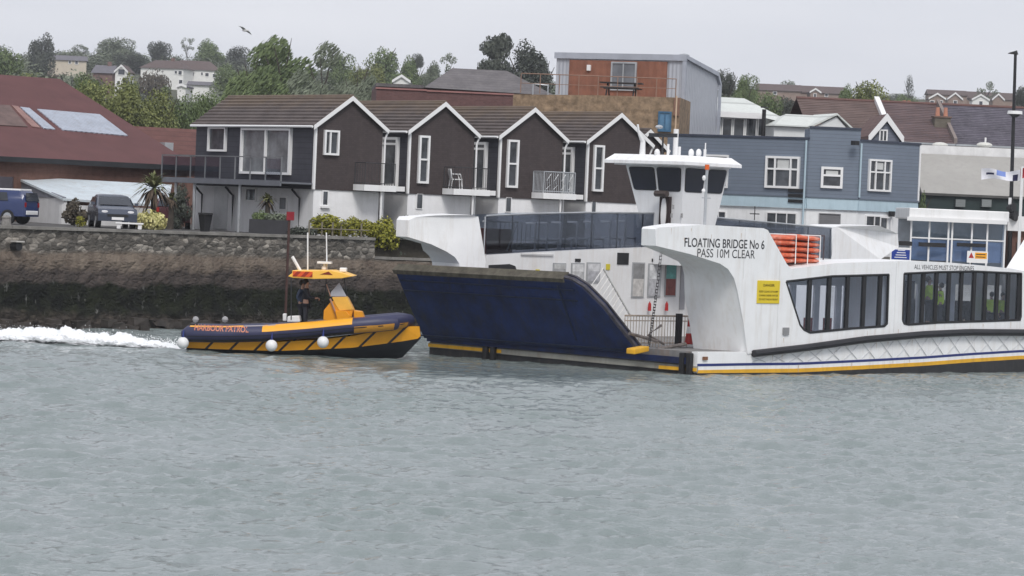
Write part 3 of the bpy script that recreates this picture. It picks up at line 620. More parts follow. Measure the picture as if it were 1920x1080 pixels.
# units 2-4: slit windows, side balcony doors, balconies
slits=[(783,254,803,344),(949,262,970,352),(1111,272,1130,359)]; lows=[(780,363,792,392),(947,370,958,398),(1108,376,1117,400)]
for k in (1,2,3):
    h=houses[k]
    window(G,h,slits[k-1],0,UPVC,GL,rows=(.5,),fw=.1,proud=.13)
    window(G,h,lows[k-1],.05,UPVC,GL,fw=.03,proud=.05)
    # door in the left wall, frame whose plane is u=const, x axis along -G.n
    p=G.w(GP*k,0,0); FS=Fr(p.x,p.y,-55)
    a=FS.hit((718,885,1045)[k-1],290)[0]; b=FS.hit((749,915,1078)[k-1],290)[0]
    window(FS,h,(a,b,6.33,8.55),0,UPVC,GL,cols=(),rows=(.86,),fw=.12,proud=.16,name='balcony_door',px=False)
    # glazing under
    a0=G.hit((728,897,1052)[k-1],385,.9)[0]
    m=MB(G); m.box(GP*k-1.45,GP*k-.001,2.4,2.5,GZ,ZE-.2); m.build('recess_wall',WBRICK if 1 else BOARD,h)
    window(G,h,(GP*k-1.15,GP*k-.35,4.9,5.85),2.4,UPVC,GL,fw=.05,cols=(.5,),px=False)
    # balcony slab, posts, railings
    px0,px1=((682,742),(850,918),(1018,1080))[k-1]
    ua=G.hit(px0,350,-.95)[0]; ub=min(G.hit(px1,350,-.95)[0],GP*k+.3)
    MB(G).box(ua,ub,-1.0,-.07,6.06,6.33).build('balcony_slab',WHITE,h)
    MB(G).box(GP*k-1.4,GP*k-.2,-.07,1.6,6.1,6.32).build('balcony_floor',WHITE,h)
    m=MB(G); m.tube([((ua+ub)/2+.2,-.8,GZ),((ua+ub)/2+.2,-.8,6.06)],.05,8); m.build('balcony_post',UPVC,h)
    rail(G,[(ua+.06,-.1),(ua+.06,-.94),(ub-.06,-.94),(ub-.06,-.1)],6.33,7.3,h,DARK if k<3 else STEEL,gap=.17 if k<3 else .1,r=.011 if k<3 else .016)
    if k==3:
        m=MB(G)
        for i in range(4):
            for (a_,b_) in ((ua+.1,ub-.1),):
                x=a_+(b_-a_)*(i+.5)/4; m.tube([(x-.12,-.95,6.5),(x+.1,-.95,6.7),(x-.1,-.95,6.9),(x+.12,-.95,7.2)],.014,4)
        m.build('railing_scrolls',STEEL,h)
    if k==2:   # white plastic chair
        c=G.w(ua+.42,-.5,6.331); t=emp('plastic_chair',c,15,'white plastic garden chair on the second balcony of the terrace','chair')
        fr=Fr(c.x,c.y,15); z=6.331
        m=MB(fr); m.box(-.25,.25,-.25,.25,z+.4,z+.44); m.build('seat',UPVC,t,bevel=.015)
        m=MB(fr); m.prism([(-.25,z+.44),(-.33,z+.86),(-.28,z+.9),(-.2,z+.44)],-.24,.24); m.build('backrest',UPVC,t,bevel=.015)
        for a_ in (-.22,.22):
            for b_ in (-.22,.22): MB(fr).tube([(a_*1.15,b_*1.1,z),(a_,b_,z+.4)],.025,6).build('leg',UPVC,t)
        for b_ in (-.25,.25): MB(fr).tube([(-.27,b_,z+.66),(.15,b_,z+.66),(.22,b_*.95,z+.42)],.025,6).build('armrest',UPVC,t)
# ================================================================ BIG RED SHED
RB=at(352,311,170); RF=Fr(RB.x,RB.y,48); er=0; el=-30
ze=RF.hit(352,312)[1]; 
REDR=M('red_roof_tiles',S(92,60,60),rough=.85,var=.14,scale=.8,dirt=(S(88,56,58),.35),bump=.01,bscale=9); OLDB=M('old_red_brick',S(112,82,72),rough=.9,var=.3,scale=1.1,pat='brick',pitch=.1,dirt=(S(80,62,54),.6))
sh=femp('red_roofed_shed',RF,-10,0,GZ,'huge brick shed with a faded dark red hipped roof and pale rooflights','shed')
RD=9.; ue_,zr=RF.hit(112,148,RD)
rp=[(el,-.4,ze),(er+.3,-.4,ze),(er+.3,2*RD,ze),(el,2*RD,ze)]; rt=[(el,RD,zr),(ue_,RD,zr)]
m=MB(RF); m.poly([rp[0],rp[1],rt[1],rt[0]]); m.poly([rp[1],rp[2],rt[1]]); m.poly([rp[2],rp[3],rt[0],rt[1]]); m.poly([rp[0],rp[3],rp[2],rp[1]]); m.build('roof',REDR,sh)
N_=(RF.w(*rp[1])-RF.w(*rp[0])).cross(RF.w(*rt[0])-RF.w(*rp[0])).normalized(); P_=RF.w(*rp[0])
if N_.z<0: N_=-N_
def roofpatch(pxs,mat,name='rooflight',off=.05):
    m=MB(); q=[onpl(x,y,P_+N_*off,N_) for x,y in pxs]; m.loft([tuple(a-N_*.06) for a in q],[tuple(a) for a in q]); return m.build(name,mat,sh)
RLM=M('old_rooflight_sheet',S(165,172,185),rough=.4,var=.12,pat='corr',pitch=.3,depth=.04,dirt=(S(120,105,100),.4))
roofpatch([(70,204),(187,214),(240,254),(118,243)],RLM); roofpatch([(38,200),(55,202),(104,242),(82,240)],RLM)
roofpatch([(22,197),(34,199),(76,239),(60,237)],M('rusty_rooflight',S(138,106,100),rough=.6,var=.3,scale=2)); roofpatch([(-40,194),(18,197),(52,237),(-40,232)],M('brown_rooflight',S(100,82,78),rough=.7,var=.3,scale=2))
m=MB(RF); m.box(el,er,.0,.35,GZ,ze-.02); m.box(er-.35,er,.35,2*RD-.4,GZ,ze-.02); m.build('wall',OLDB,sh)
MB(RF).box(el,er+.25,-.42,-.38,ze-.22,ze+.03).build('gutter',DARK,sh)
# small red roof beyond
_a=at(355,250,186); BF=Fr(_a.x,_a.y,30)
sm=femp('low_red_roofed_building',BF,-3,0,GZ,'low building with a small red roof squeezed between the shed and the terrace','building')
z0=BF.hit(330,283)[1]-1; z1=BF.hit(330,238)[1]; m=MB(BF); m.prism([(0,z0),(0,z0+.01),(0,z0)],0,1) if 0 else None
m.poly([(-2.3,-.2,z0),(2,-.2,z0),(2,3.5,z1),(-2.3,3.5,z1)]); m.poly([(-2.3,3.5,z1),(2,3.5,z1),(2,7,z0),(-2.3,7,z0)]); m.poly([(-2.3,-.2,z0),(-2.3,3.5,z1),(-2.3,7,z0)]); m.build('roof',M('orange_red_tiles',S(98,66,62),rough=.85,var=.2,scale=2,pat='clad',pitch=.25),sm)
MB(BF).box(-2.2,2,0,7,GZ,z0-.01).build('wall',OLDB,sm)
MB(BF).box(-1.0,-.5,.9,1.6,z0+1.0,z0+1.45).build('rooflight',STEEL,sm)
# ================================================================ lean-to annex and dark window shed at left
_A=at(24,334,163); _B=at(118,376,157.5); _C=at(314,389,161); _D=at(322,350,166)
AF=Fr(_A.x,_A.y,math.degrees(math.atan2(_B.y-_A.y,_B.x-_A.x))); A2=Fr(_B.x,_B.y,math.degrees(math.atan2(_C.y-_B.y,_C.x-_B.x)))
an=femp('lean_to_annex',AF,2,0,GZ,'white rendered annex with a long pale sloping roof and grey boarded end','annex')
up=Vector((0,0,.1)); m=MB(); m.loft([tuple(a) for a in (_A,_B,_C,_D)],[tuple(a+up) for a in (_A,_B,_C,_D)]); m.build('roof',M('pale_metal_roof',S(196,206,212),rough=.5,var=.06,dirt=(S(150,120,95),.35)),an)
LB_=math.hypot(_B.x-_A.x,_B.y-_A.y); LC_=math.hypot(_C.x-_B.x,_C.y-_B.y); zz=AF.hit(60,369)[1]
MB(AF).prism([(.05,zz),(LB_-.1,zz),(LB_-.1,max(_B.z-.02,zz+.05)),(.05,_A.z-.04)],.05,.2).build('gable_boarding',M('grey_boarding',S(122,124,132),rough=.7,pat='corr',pitch=.2,depth=.02),an)
WRD=M('white_render',(.6,.6,.6),rough=.8,var=.08,dirt=((.4,.4,.4),.4))
MB(AF).box(.05,LB_-.1,.08,.25,GZ-.1,zz-.003).build('end_wall',WRD,an); MB(A2).box(-.0,LC_-.1,.08,.3,GZ-.1,min(_B.z,_C.z)-.06).build('front_wall',WRD,an)
AF=Fr(at(20,380,160).x,160,5); m=MB(AF); a=AF.rect(-60,350,20,378); m.box(a[0],a[1],1.2,2.5,GZ-.1,a[3]+.5); ws=m.build('window_shed',M('dark_panels',S(70,66,74),rough=.4,var=.2,pat='corr',pitch=.5,depth=.02),None,label='low dark glazed shed at the left photo edge beside the annex',cat='shed')
# ================================================================ brick building with slate roof (behind the terrace)
BK=at(830,190,200); KF=Fr(BK.x,BK.y,4)
RBR=M('dark_red_brick',S(102,74,72),rough=.9,var=.2,scale=1.3,pat='brick',pitch=.09,dirt=(S(84,60,58),.4))
bb=femp('red_brick_building',KF,0,0,GZ,'long low dark red brick building with a stepped pale coping, behind the terrace roofs','building')
s_=KF.hit
u0=s_(706,170)[0]; u1=s_(962,190)[0]; z1=s_(720,167)[1]; z2=s_(900,176)[1]
us=s_(800,170)[0]; m=MB(KF); m.box(u0,us,0,5,GZ,z1); m.box(us,u1,0,5,GZ,z2); m.build('wall',RBR,bb)
m=MB(KF); m.box(u0-.05,us,-.08,.3,z1,z1+.09); m.box(us+.001,u1+.05,-.08,.3,z2,z2+.09); m.build('coping',M('pink_stone',S(150,108,104),rough=.8),bb)
KB=Fr(*KF.w(0,9,0).xy,4); b2=femp('slate_roofed_hall',KB,0,0,GZ,'brick hall with a dark hipped slate roof, left of the metal clad building','hall')
k=KB.hit; ua=k(705,155)[0]; ub=k(1035,155)[0]; zb_=k(900,158)[1]; zt=k(960,127)[1]
ra=k(855,128)[0]; rb=k(960,128)[0]; ea=k(795,155)[0]
MB(KB).box(ua,ub,0,9,GZ,zb_-.4).build('wall',RBR,b2)
m=MB(KB); m.box(ua,ea,-.1,9,zb_-.4,zb_-.2)
e=[(ea,-.3,zb_-.35),(ub+.2,-.3,zb_-.5),(ub+.2,9.3,zb_-.5),(ea,9.3,zb_-.35)]; t_=[(ra,4.5,zt),(rb,4.5,zt-.02)]
m.poly([e[0],e[1],t_[1],t_[0]]); m.poly([e[1],e[2],t_[1]]); m.poly([e[2],e[3],t_[0],t_[1]]); m.poly([e[3],e[0],t_[0]])
m.build('roof',M('old_slate',S(98,94,96),rough=.7,var=.22,scale=1,pat='clad',pitch=.16,dirt=(S(130,125,120),.5)),b2)
m=MB(KB)
for px in (1000,1028): u=k(px,150,-.5)[0]; m.tube([(u,-.5,zb_-2),(u,-.5,zb_+.2)],.05,6)
u=k(1000,140,-.5)[0]; u2=k(1028,140,-.5)[0]; m.tube([(u,-.5,zb_+.15),(u2,-.5,zb_+.1)],.04,6); m.build('railing',STEEL,b2)
# ================================================================ ochre stone building with flat roof terrace
OC=at(1275,200,176); OF=Fr(OC.x,OC.y,-8); o=OF.hit
ob=femp('ochre_stone_building',OF,-4,0,GZ,'rough ochre stone walled building with a flat roof terrace and one blue window','building')
uL=o(962,185)[0]; zA=o(970,176)[1]; zB=o(1270,181)[1]; zz=(zA+zB)/2
OST=M('ochre_rubble',S(138,118,96),rough=.95,var=.5,scale=2.6,bump=.08,bscale=3,dirt=(S(108,92,80),.5))
m=MB(OF); m.prism([(uL,GZ),(0,GZ),(0,zB-.05),(uL*.5,zz),(uL,zA-.03)],0,6.5); m.build('wall',OST,ob)
window(OF,ob,(1234,209,1259,247),0,M('blue_frame',S(60,100,130),rough=.5),glass('blue_glass',S(80,120,150)),cols=(.5,),fw=.08)
m=MB(OF); m.box(-.32,-.02,-.12,-.002,zz-.9,zz+.0); m.build('quoin',M('tan_stone',S(130,100,85),rough=.9,var=.2),ob)
# metal clad building on top/behind
MC=at(1282,180,181); MF=Fr(MC.x,MC.y,-26); q=MF.hit
mb=femp('metal_clad_building',MF,-4,0,GZ,'boxy grey metal clad building with orange timber panels and a curved roof edge','building')
CORR=M('grey_cladding',S(176,180,188),rough=.45,var=.04,metal=.1,pat='corr',pitch=.22,depth=.03)
ul=q(1043,130)[0]; zt=q(1160,104)[1]; zbm=GZ; D=4.6
pv=[(0,zt-.0)]
# side profile in (v,z): gentle fall to a rounded far eave
prof=[(0,GZ),(D,GZ),(D,zt-1.15),(D-.12,zt-.85),(D-.4,zt-.66),(0,zt)]
A=[(0,y,z) for y,z in prof]; B=[(ul,y,z) for y,z in prof]
m=MB(MF); m.loft(A,B); m.build('cladding',CORR,mb)
m=MB(MF); m.box(ul-.08,.12,-.14,-.002,zt-.22,zt+.1); A=[(.02,-.1,zt-.12),(.02,D-.35,zt-.8),(.02,D+.0,zt-1.25),(.02,D+.02,GZ),(.02,D+.14,GZ),(.02,D+.14,zt-1.2),(.02,D-.3,zt-.58),(.02,-.1,zt+.08)]; m.loft(A,[(a[0]+.14,a[1],a[2]) for a in A]); m.box(-.1,.1,-.12,-.001,GZ,zt-.22); m.build('roof_edge',M('pale_grey_trim',S(165,170,180),rough=.4,metal=.1),mb)
a=MF.rect(1068,114,1251,172); TIM=M('orange_timber',S(132,88,70),rough=.6,var=.2,scale=2,pat='corr',pitch=.45,depth=.02,dirt=(S(112,66,48),.4))
m=MB(MF); m.box(a[0],a[1],-.09,-.003,a[2]-.5,a[3]); m.build('timber_panels',TIM,mb)
window(MF,mb,(1146,116,1194,170),-.09,STEEL,glass('patio_glass',(.16,.17,.19)),cols=(.48,),fw=.09,name='patio_door')
w_=MF.rect(1103,122,1108,133); m=MB(MF); m.box(w_[0],w_[1]+.06,-.22,-.095,w_[2],w_[3]); m.build('wall_lamp',UPVC,mb,bevel=.02)
m=MB(MF); c=q(1283,100,1.0); m.tube([(c[0],1,zt-.3),(c[0],1,zt+.12)],.08,8); m.ball((c[0],1,zt+.13),.3,10,sz=(1,1,.3)); m.build('vent',STEEL,mb)
# terrace railing, picnic table
m=MB(OF); zt_=zz+1.0
for i in range(9): u=uL+.4+(8.6-.8)/8*i if 0 else uL+.3+(-uL-.6)*i/8; m.tube([(u,.5,zz),(u,.5,zt_)],.025,5)
m.tube([(uL+.3,.5,zt_),(-.3,.5,zt_)],.028,6); m.tube([(uL+.3,.5,zz+.5),(-.3,.5,zz+.5)],.018,6); m.build('terrace_railing',M('brown_rail',S(140,112,96),rough=.5),ob)
u,z=o(1165,165,1.2); t=femp('picnic_table',OF,u,1.2,zz,'dark picnic table standing on the flat roof in front of the orange panels','table')
fr=Fr(*OF.w(u,1.2,0).xy,-8); DW=M('dark_wood',(.04,.035,.035),rough=.7)
MB(fr).box(-1.1,1.1,-.4,.4,zz+.68,zz+.74).build('table_top',DW,t)
for s_ in (-1,1): MB(fr).box(-1,1,s_*.75-.13,s_*.75+.13,zz+.42,zz+.47).build('bench',DW,t)
for x in (-.7,.7):
    MB(fr).tube([(x,-.8,zz),(x,-.1,zz+.7)],.04,5).build('leg',DW,t); MB(fr).tube([(x,.8,zz),(x,.1,zz+.7)],.04,5).build('leg',DW,t)
# ================================================================ white building with glazed front
WC=at(1350,230,186); WF=Fr(WC.x,WC.y,12); q=WF.hit
wb=femp('white_glazed_building',WF,3,0,GZ,'white building with a broad pale sloping roof and a row of tall windows','building')
WR=M('pale_roof_sheet',S(206,210,206),rough=.6,var=.04,pat='clad',pitch=.6,depth=.01,dirt=(S(170,172,168),.4)); WW=M('white_cladding',(.68,.7,.7),rough=.6,var=.04)
z1=q(1380,210)[1]; ur=q(1452,225)[0]; zt=q(1350,182,3)[1]; z2=q(1400,205)[1]
MB(WF).box(-3,ur,.1,8,GZ,z1-.15).build('wall',WW,wb)
# roof: ridge along v, gable slope falling right
xr=q(1395,186,3)[0]; xe=q(1497,218,.0)[0]
m=MB(WF); A=[(-3,-.4,z1),(xr,-.4,z1-.1),(xe,-.4,z1-.35),(xe,8,z1-.35),(xr,8,zt),(-3,8,zt)]
m.poly([(-3,-.4,z1),(xr*.6,-.4,z1-.05),(xr,3,zt),(-3,3,zt)]); m.poly([(xr*.6,-.4,z1-.05),(xe,-.4,z1-.62),(xr,3,zt)]); m.poly([(xr,3,zt),(xe,-.4,z1-.62),(xe,8,z1-.6),(xr,8,zt)]); m.poly([(-3,3,zt),(xr,3,zt),(xr,8,zt),(-3,8,zt)])
m.build('roof',WR,wb)
MB(WF).box(-3,xr+.2,-.45,-.41,z1-.32,z1-.02).build('fascia',UPVC,wb)
for i,(a_,b_) in enumerate(((1353,1372),(1374,1395),(1397,1418),(1420,1432))):
    window(WF,wb,(a_,221,b_,256),.1,UPVC,GL,fw=.05)
u,z=q(1433,205,-1.2); fl=femp('black_flue',WF,u,-1.2,GZ,'slim black chimney flue standing before the white glazed building','flue'); MB(WF).tube([(u,-1.2,GZ),(u,-1.2,z)],.11,10).build('pipe',BLACK,fl); MB(WF).tube([(u,-1.2,z+.08),(u,-1.2,z+.14)],.2,10).build('cowl',DARK,fl)
# white gable (second)
w2=femp('small_white_gabled_building',WF,6,-3,GZ,'small white building with a pale roof and front gable above the blue wall','building')
V=-2.; z3=q(1540,240,V)[1]; zg=q(1567,216,V)[1]; xa=q(1452,240,V)[0]; xb=q(1518,240,V)[0]; xc=q(1594,238,V)[0]; xm=q(1567,216,V)[0]
MB(WF).box(xa,xc-.3,V+.05,V+4,GZ,z3-.02).build('wall',WW,w2)
MB(WF).prism([(xb+.2,z3),(xc-.2,z3),(xm,zg-.08)],V-.15,V).build('gable',WW,w2)
m=MB(WF); m.loft([(xb-.1,V-.3,z3-.05),(xm,V-.3,zg),(xm,V+4,zg),(xb-.1,V+4,z3)],[(xb-.1,V-.3,z3+.06),(xm,V-.3,zg+.1),(xm,V+4,zg+.1),(xb-.1,V+4,z3+.1)]); m.loft([(xc+.1,V-.3,z3-.05),(xm+.001,V-.3,zg),(xm+.001,V+4,zg),(xc+.1,V+4,z3)],[(xc+.1,V-.3,z3+.06),(xm+.001,V-.3,zg+.1),(xm+.001,V+4,zg+.1),(xc+.1,V+4,z3+.1)])
xl=q(1485,240,V)[0]; m.poly([(xa-.1,V-.2,z3),(xb-.15,V-.2,z3),(xm-.1,V+2,zg),(xa+1.2,V+2,zg)]); m.poly([(xa-.1,V-.2,z3),(xa+1.2,V+2,zg),(xa-.1,V+4,z3)])
m.build('roof',WR,w2)
# ================================================================ BLUE BUILDING
BC=at(1515,330,166); B1=Fr(BC.x,BC.y,-30)   # left wing recedes to the left
BLUE=M('blue_boarding',S(116,126,140),rough=.65,var=.05,scale=2,pat='clad',pitch=.17,depth=.02,dirt=(S(112,124,140),.3)); LB=M('pale_blue_band',S(172,192,202),rough=.6,var=.05,dirt=(S(125,148,160),.4)); WG=M('white_ground_floor',(.78,.79,.8),rough=.7,var=.05,dirt=((.48,.48,.46),.35))
bl=femp('blue_boarded_building',B1,0,0,GZ,'two storey blue weatherboarded building with a pale blue band above white ground floor','building')
q=B1.hit; uL=q(1250,300)[0]; zt=q(1400,258)[1]; zbd=q(1400,375)[1]-.0; zb2=q(1430,390)[1]; ztt=q(1515,240)[1]
B2=Fr(BC.x,BC.y,0); uR=B2.hit(1612,300)[0]; c2=B2.w(uR,0,0); B3=Fr(c2.x,c2.y,40); u3=B3.hit(1723,330)[0]
zr_=B3.hit(1660,268)[1]; zS=B2.hit(1560,372)[1]; zL=B2.hit(1560,393)[1]
def seg(fr,a,b,top,fall=0):
    MB(fr).box(a,b,0,3.0,zS,top).build('boarding',BLUE,bl)
    m=MB(fr); m.hexa([(a,-.06,zL),(b,-.06,zL),(b,.1,zL),(a,.1,zL),(a,-.12 if 0 else -.02,zS-.003),(b,-.02,zS-.003),(b,.1,zS-.003),(a,.1,zS-.003)]); m.build('band',LB,bl)
    MB(fr).box(a,b,.05,3.0,GZ-.3,zL-.01).build('ground_floor_wall',WG,bl)
    MB(fr).box(a-.02,b+.02,-.06,.12,top+.002,top+.1).build('parapet_trim',M('dark_blue_trim',S(60,66,80),rough=.5),bl)
    MB(fr).box(a,b,-.07,-.0,zS,zS+.08).build('ledge',BLUE,bl)
seg(B1,uL,-.003,zt); seg(B2,.0,uR,ztt); seg(B3,.003,u3,zr_)
# main windows
w_=window(B1,bl,(1436,293,1500,353),0,UPVC,GL,cols=(.28,.74),rows=(.6,),fw=.11,proud=.12)
window(B1,bl,(1320,290,1366,352),0,UPVC,GLC,rows=(.5,),fw=.09)
window(B2,bl,(1539,313,1580,353),0,UPVC,GL,rows=(.6,),fw=.12,proud=.12)
window(B3,bl,(1627,299,1669,359),0,UPVC,GL,cols=(.3,.7),rows=(.6,),fw=.09,proud=.12)
def blind(fr,rc,v,t=.4):
    a=fr.rect(*rc,v); MB(fr).box(a[0]+.08,a[1]-.08,v-.05,v-.04,a[3]-(a[3]-a[2])*t,a[3]-.08).build('blind',M('window_blind',(.55,.56,.55),rough=.8),bl)
blind(B1,(1455,296,1482,350),0); blind(B2,(1545,317,1574,348),0,.42); blind(B3,(1638,302,1656,355),0,.3)
window(B1,bl,(1334,396,1362,409),.05,UPVC,GL,cols=(.5,),fw=.04); window(B1,bl,(1437,398,1495,430),.05,UPVC,GL,cols=(.33,.67),fw=.06)
window(B2,bl,(1535,400,1576,424),.05,M('grey_frame',(.25,.25,.26)),M('closed_shutter',(.2,.2,.21),rough=.7,pat='clad',pitch=.1),fw=.04)
window(B3,bl,(1621,404,1663,430),.05,UPVC,GL,cols=(.4,),fw=.06)
fr=Fr(*B3.w(B3.hit(1652,415)[0],-.1,0).xy,10); a=fr.hit(1660,428)
m=MB(B3); u,z=B3.hit(1648,406,-.01); 
for (x0,x1) in ((0,.06),(.74,.8)): m.hexa([(u+x0,-.12,z-1.0),(u+x1,-.12,z-1.0),(u+x1,-.08,z-1.0),(u+x0,-.08,z-1.0),(u+x0,-.12,z),(u+x1,-.12,z),(u+x1,-.08,z),(u+x0,-.08,z)])
m.box(u,u+.8,-.14,-.1,z-.06,z); m.box(u,u+.8,-.5,-.44,z-1.0,z-.94); m.build('open_sash',UPVC,bl)
m=MB(B1)
for y0,y1 in ((354,360),(364,370),(374,380)): a=B1.rect(1479,y0,1509,y1); m.box(a[0],a[1],-.1,-.001,a[2],a[3])
m.build('black_louvres',BLACK,bl)
m=MB(B1); m.tube([(-.12,-.1,zt-.05),(-.12,-.1,zS+.05),(-.12,-.13,GZ)],.05,6); m.build('downpipe',LB,bl)
m=MB(B3); m.tube([(-.02,-.1,zr_-.1),(-.02,-.1,zS+.1)],.05,6); m.build('downpipe',LB,bl)
m=MB(B3); m.box(u3-.04,u3+.05,-.04,.05,zS,zr_); m.build('corner_trim',UPVC,bl)
m=MB(B3); a=B3.rect(1664,396,1671,406); m.box(a[0],a[1],-.25,-.07,a[2],a[3]); a=B3.rect(1598,264,1606,272,-.1) ; m.box(a[0],a[1],-.3,-.01,a[2],a[3]); m.build('lamp',BLACK,bl)
u,z=B1.hit(1415,400,-1.5); ae=femp('weather_vane',B1,u,-1.5,GZ,'thin black cross shaped mast in front of the white ground floor','mast'); MB(B1).tube([(u,-1.5,GZ),(u,-1.5,z+.35)],.025,5).build('pole',DARK,ae); MB(B1).box(u-.25,u+.25,-1.52,-1.48,z-.05,z).build('crossbar',DARK,ae)
# dormer gable behind the blue building
DC=at(1656,250,176); DF=Fr(DC.x,DC.y,2); q=DF.hit
dg=femp('steep_gabled_house',DF,0,0,GZ,'steep house gable with thick white barge boards and a small window, above the blue building','house')
x0=q(1628,264)[0]; x1=q(1694,268)[0]; zg=q(1662,217)[1]; zl=q(1628,264)[1]; xm=(x0+x1)/2
MB(DF).prism([(x0+.2,GZ),(x1-.2,GZ),(x1-.2,zl+.1),(xm,zg-.35),(x0+.2,zl+.1)],.05,6).build('wall',M('blue_grey_gable',S(110,115,128),rough=.7,pat='clad',pitch=.15),dg)
for s_,xe in (('a',x0),('b',x1)):
    MB(DF).loft([(xe-(.0),-.15,zl-.1),(xm,-.15,zg-.28),(xm,.0,zg-.28),(xe,.0,zl-.1)],[(xe,-.15,zl+.28),(xm,-.15,zg+.12),(xm,.0,zg+.12),(xe,.0,zl+.28)]).build('barge_board',UPVC,dg)
m=MB(DF)
for xe in (x0,x1): m.loft([(xe,.01,zl),(xm,.01,zg-.05),(xm,6,zg-.05),(xe,6,zl)],[(xe,.01,zl+.25),(xm,.01,zg+.1),(xm,6,zg+.1),(xe,6,zl+.25)])
m.build('roof',M('brown_tiles',S(108,84,80),rough=.85,var=.2,scale=1.2,pat='clad',pitch=.2,dirt=(S(92,82,84),.5)),dg)
window(DF,dg,(1648,243,1664,266),.05,UPVC,GL,fw=.07,cols=(.5,))
# ================================================================ old brown roofed terrace behind
TC=at(1760,270,212); TF=Fr(TC.x,TC.y,6); q=TF.hit
TR=M('old_brown_tiles',S(98,82,82),rough=.85,var=.28,scale=.7,pat='clad',pitch=.22,dirt=(S(84,80,90),.6)); TR2=M('old_red_brown_tiles',S(102,86,82),rough=.85,var=.22,scale=.8,pat='clad',pitch=.22,dirt=(S(96,84,84),.5)); TR3=M('old_slate_tiles',S(86,82,92),rough=.8,var=.28,scale=.8,pat='clad',pitch=.22,dirt=(S(120,118,126),.5))
segs=[(1555,1672,TR2,'brown roofed terraced house left of the sloping white party wall','a'),(1673,1790,TR,'terraced house with a plain brown roof right of the sloping white party wall','b'),(1791,1990,TR3,'terraced house with a dark blotchy slate roof behind the street lamp','c')]
ze=q(1790,270)[1]; zr=q(1790,198,5.0)[1]
for a_,b_,mt,lb,_ in segs:
    ua,ub=q(a_,240)[0],q(b_,240)[0]
    if a_==1555: ua-=1.2
    t=femp('old_terraced_house',TF,(ua+ub)/2,0,GZ,lb,'house','old terrace with brown roofs')
    m=MB(TF); slope(m,TF,(-.3,ze),(5,zr),ua,ub-.001,22,lift=.05,axis='u'); slope(m,TF,(10.3,ze),(5,zr),ua,ub-.001,8,lift=.05,axis='u'); m.build('roof',mt,t)
    MB(TF).box(ua,ub-.002,0,10,GZ,ze-.05).build('wall',OLDB,t)
    MB(TF).box(ua,ub-.002,-.42,-.31,ze-.12,ze+.0).build('gutter',STEEL,t)
    m=MB(TF); m.tube([(ua,5,zr+.03),(ub-.002,5,zr+.03)],.12,6); m.build('ridge_tiles',M('red_ridge',S(100,74,70),rough=.8),t)
    if a_!=1555:   # party wall upstand at left end and a chimney
        pm=UPVC if a_==1673 else M('grey_mortar',S(128,118,114),rough=.9)
        w_=.16 if a_==1673 else .1
        MB(TF).loft([(ua-w_,-.3,ze),(ua-w_,5,zr),(ua-w_,5,zr+.35),(ua-w_,-.3,ze+.35)],[(ua+w_,-.3,ze),(ua+w_,5,zr),(ua+w_,5,zr+.35),(ua+w_,-.3,ze+.35)]).build('party_wall',pm,t)
    cx={1555:None,1673:(1700,190,5.3),1791:(1766,203,2.2)}[a_]
    if cx:
        u,z=q(cx[0],cx[1],cx[2]); hgt=z if a_==1673 else z
        hh=.5 if a_==1791 else .3
        m=MB(TF); m.box(u-hh,u+hh,cx[2]-.4,cx[2]+.4,ze-.2 if a_==1791 else zr-1,hgt-.6); c=m.build('chimney',M('mossy_chimney',S(104,98,88),rough=.9,var=.2,pat='brick',pitch=.09),t)
        MB(TF).box(u-hh-.06,u+hh+.06,cx[2]-.46,cx[2]+.46,hgt-.599,hgt-.5).build('chimney_cap',M('cap',S(110,90,80)),c)
        m=MB(TF)
        for dx in (-hh*.5,hh*.5): m.tube([(u+dx,cx[2],hgt-.5),(u+dx,cx[2],hgt+.05)],[.15,.11],8)
        m.build('chimney_pots',M('terracotta',S(180,128,108),rough=.8),c)
# grey roofed hall at right
HC_=at(1726,390,174); HF=Fr(HC_.x,HC_.y,3); q=HF.hit
gh=femp('grey_roofed_hall',HF,6,0,GZ,'low hall with a broad pale grey roof over a dark green band','hall')
zE=q(1800,364)[1]; zT=q(1800,291,4)[1]; zTT=q(1800,275,4.4)[1]; ub=q(2000,330)[0]
m=MB(HF); m.loft([(0,-.2,zE),(0,4,zT),(0,4.05,zT-.3),(0,-.1,zE-.12)],[(ub,-.2,zE),(ub,4,zT),(ub,4.05,zT-.3),(ub,-.1,zE-.12)]); m.build('roof',M('grey_felt_roof',S(158,156,152),rough=.8,var=.06,scale=.6,dirt=(S(140,138,134),.5)),gh)
MB(HF).box(0,ub,4.06,8,GZ,zTT).build('upper_wall',M('white_fascia',(.7,.7,.7),rough=.6,dirt=((.5,.5,.48),.3)),gh)
MB(HF).box(0,ub,.1,4,GZ,zE-.13).build('wall',M('dark_green_panel',S(44,58,58),rough=.5,var=.1),gh)
for px in (1799,1848): a=HF.rect(px-9,374,px+9,388,.1); MB(HF).box(a[0],a[1],-.2,.09,a[2],a[3]).build('vent_box',M('vent_grey',S(140,145,145),rough=.5,pat='clad',pitch=.1),gh)
for px in (1763,1846): 
    u,z=q(px,270,5); m=MB(HF); m.tube([(u,5,zTT),(u,5,z-.05)],.25,10); m.ball((u,5,z-.05),.42,12,sz=(1,1,.35)); m.build('roof_vent',M('vent_white',(.6,.6,.56),rough=.5),gh)
for px in (1848,): u,z=q(px,258,5); MB(HF).tube([(u,5,zTT),(u,5,z)],.05,6).build('stub_pipe',UPVC,gh)
tree(1732,352,22,170,'small green shrub in the gap between the blue building and the grey roofed hall','oval',G_MID,2,n=900,size=.09,name='shrub',cat='shrub')
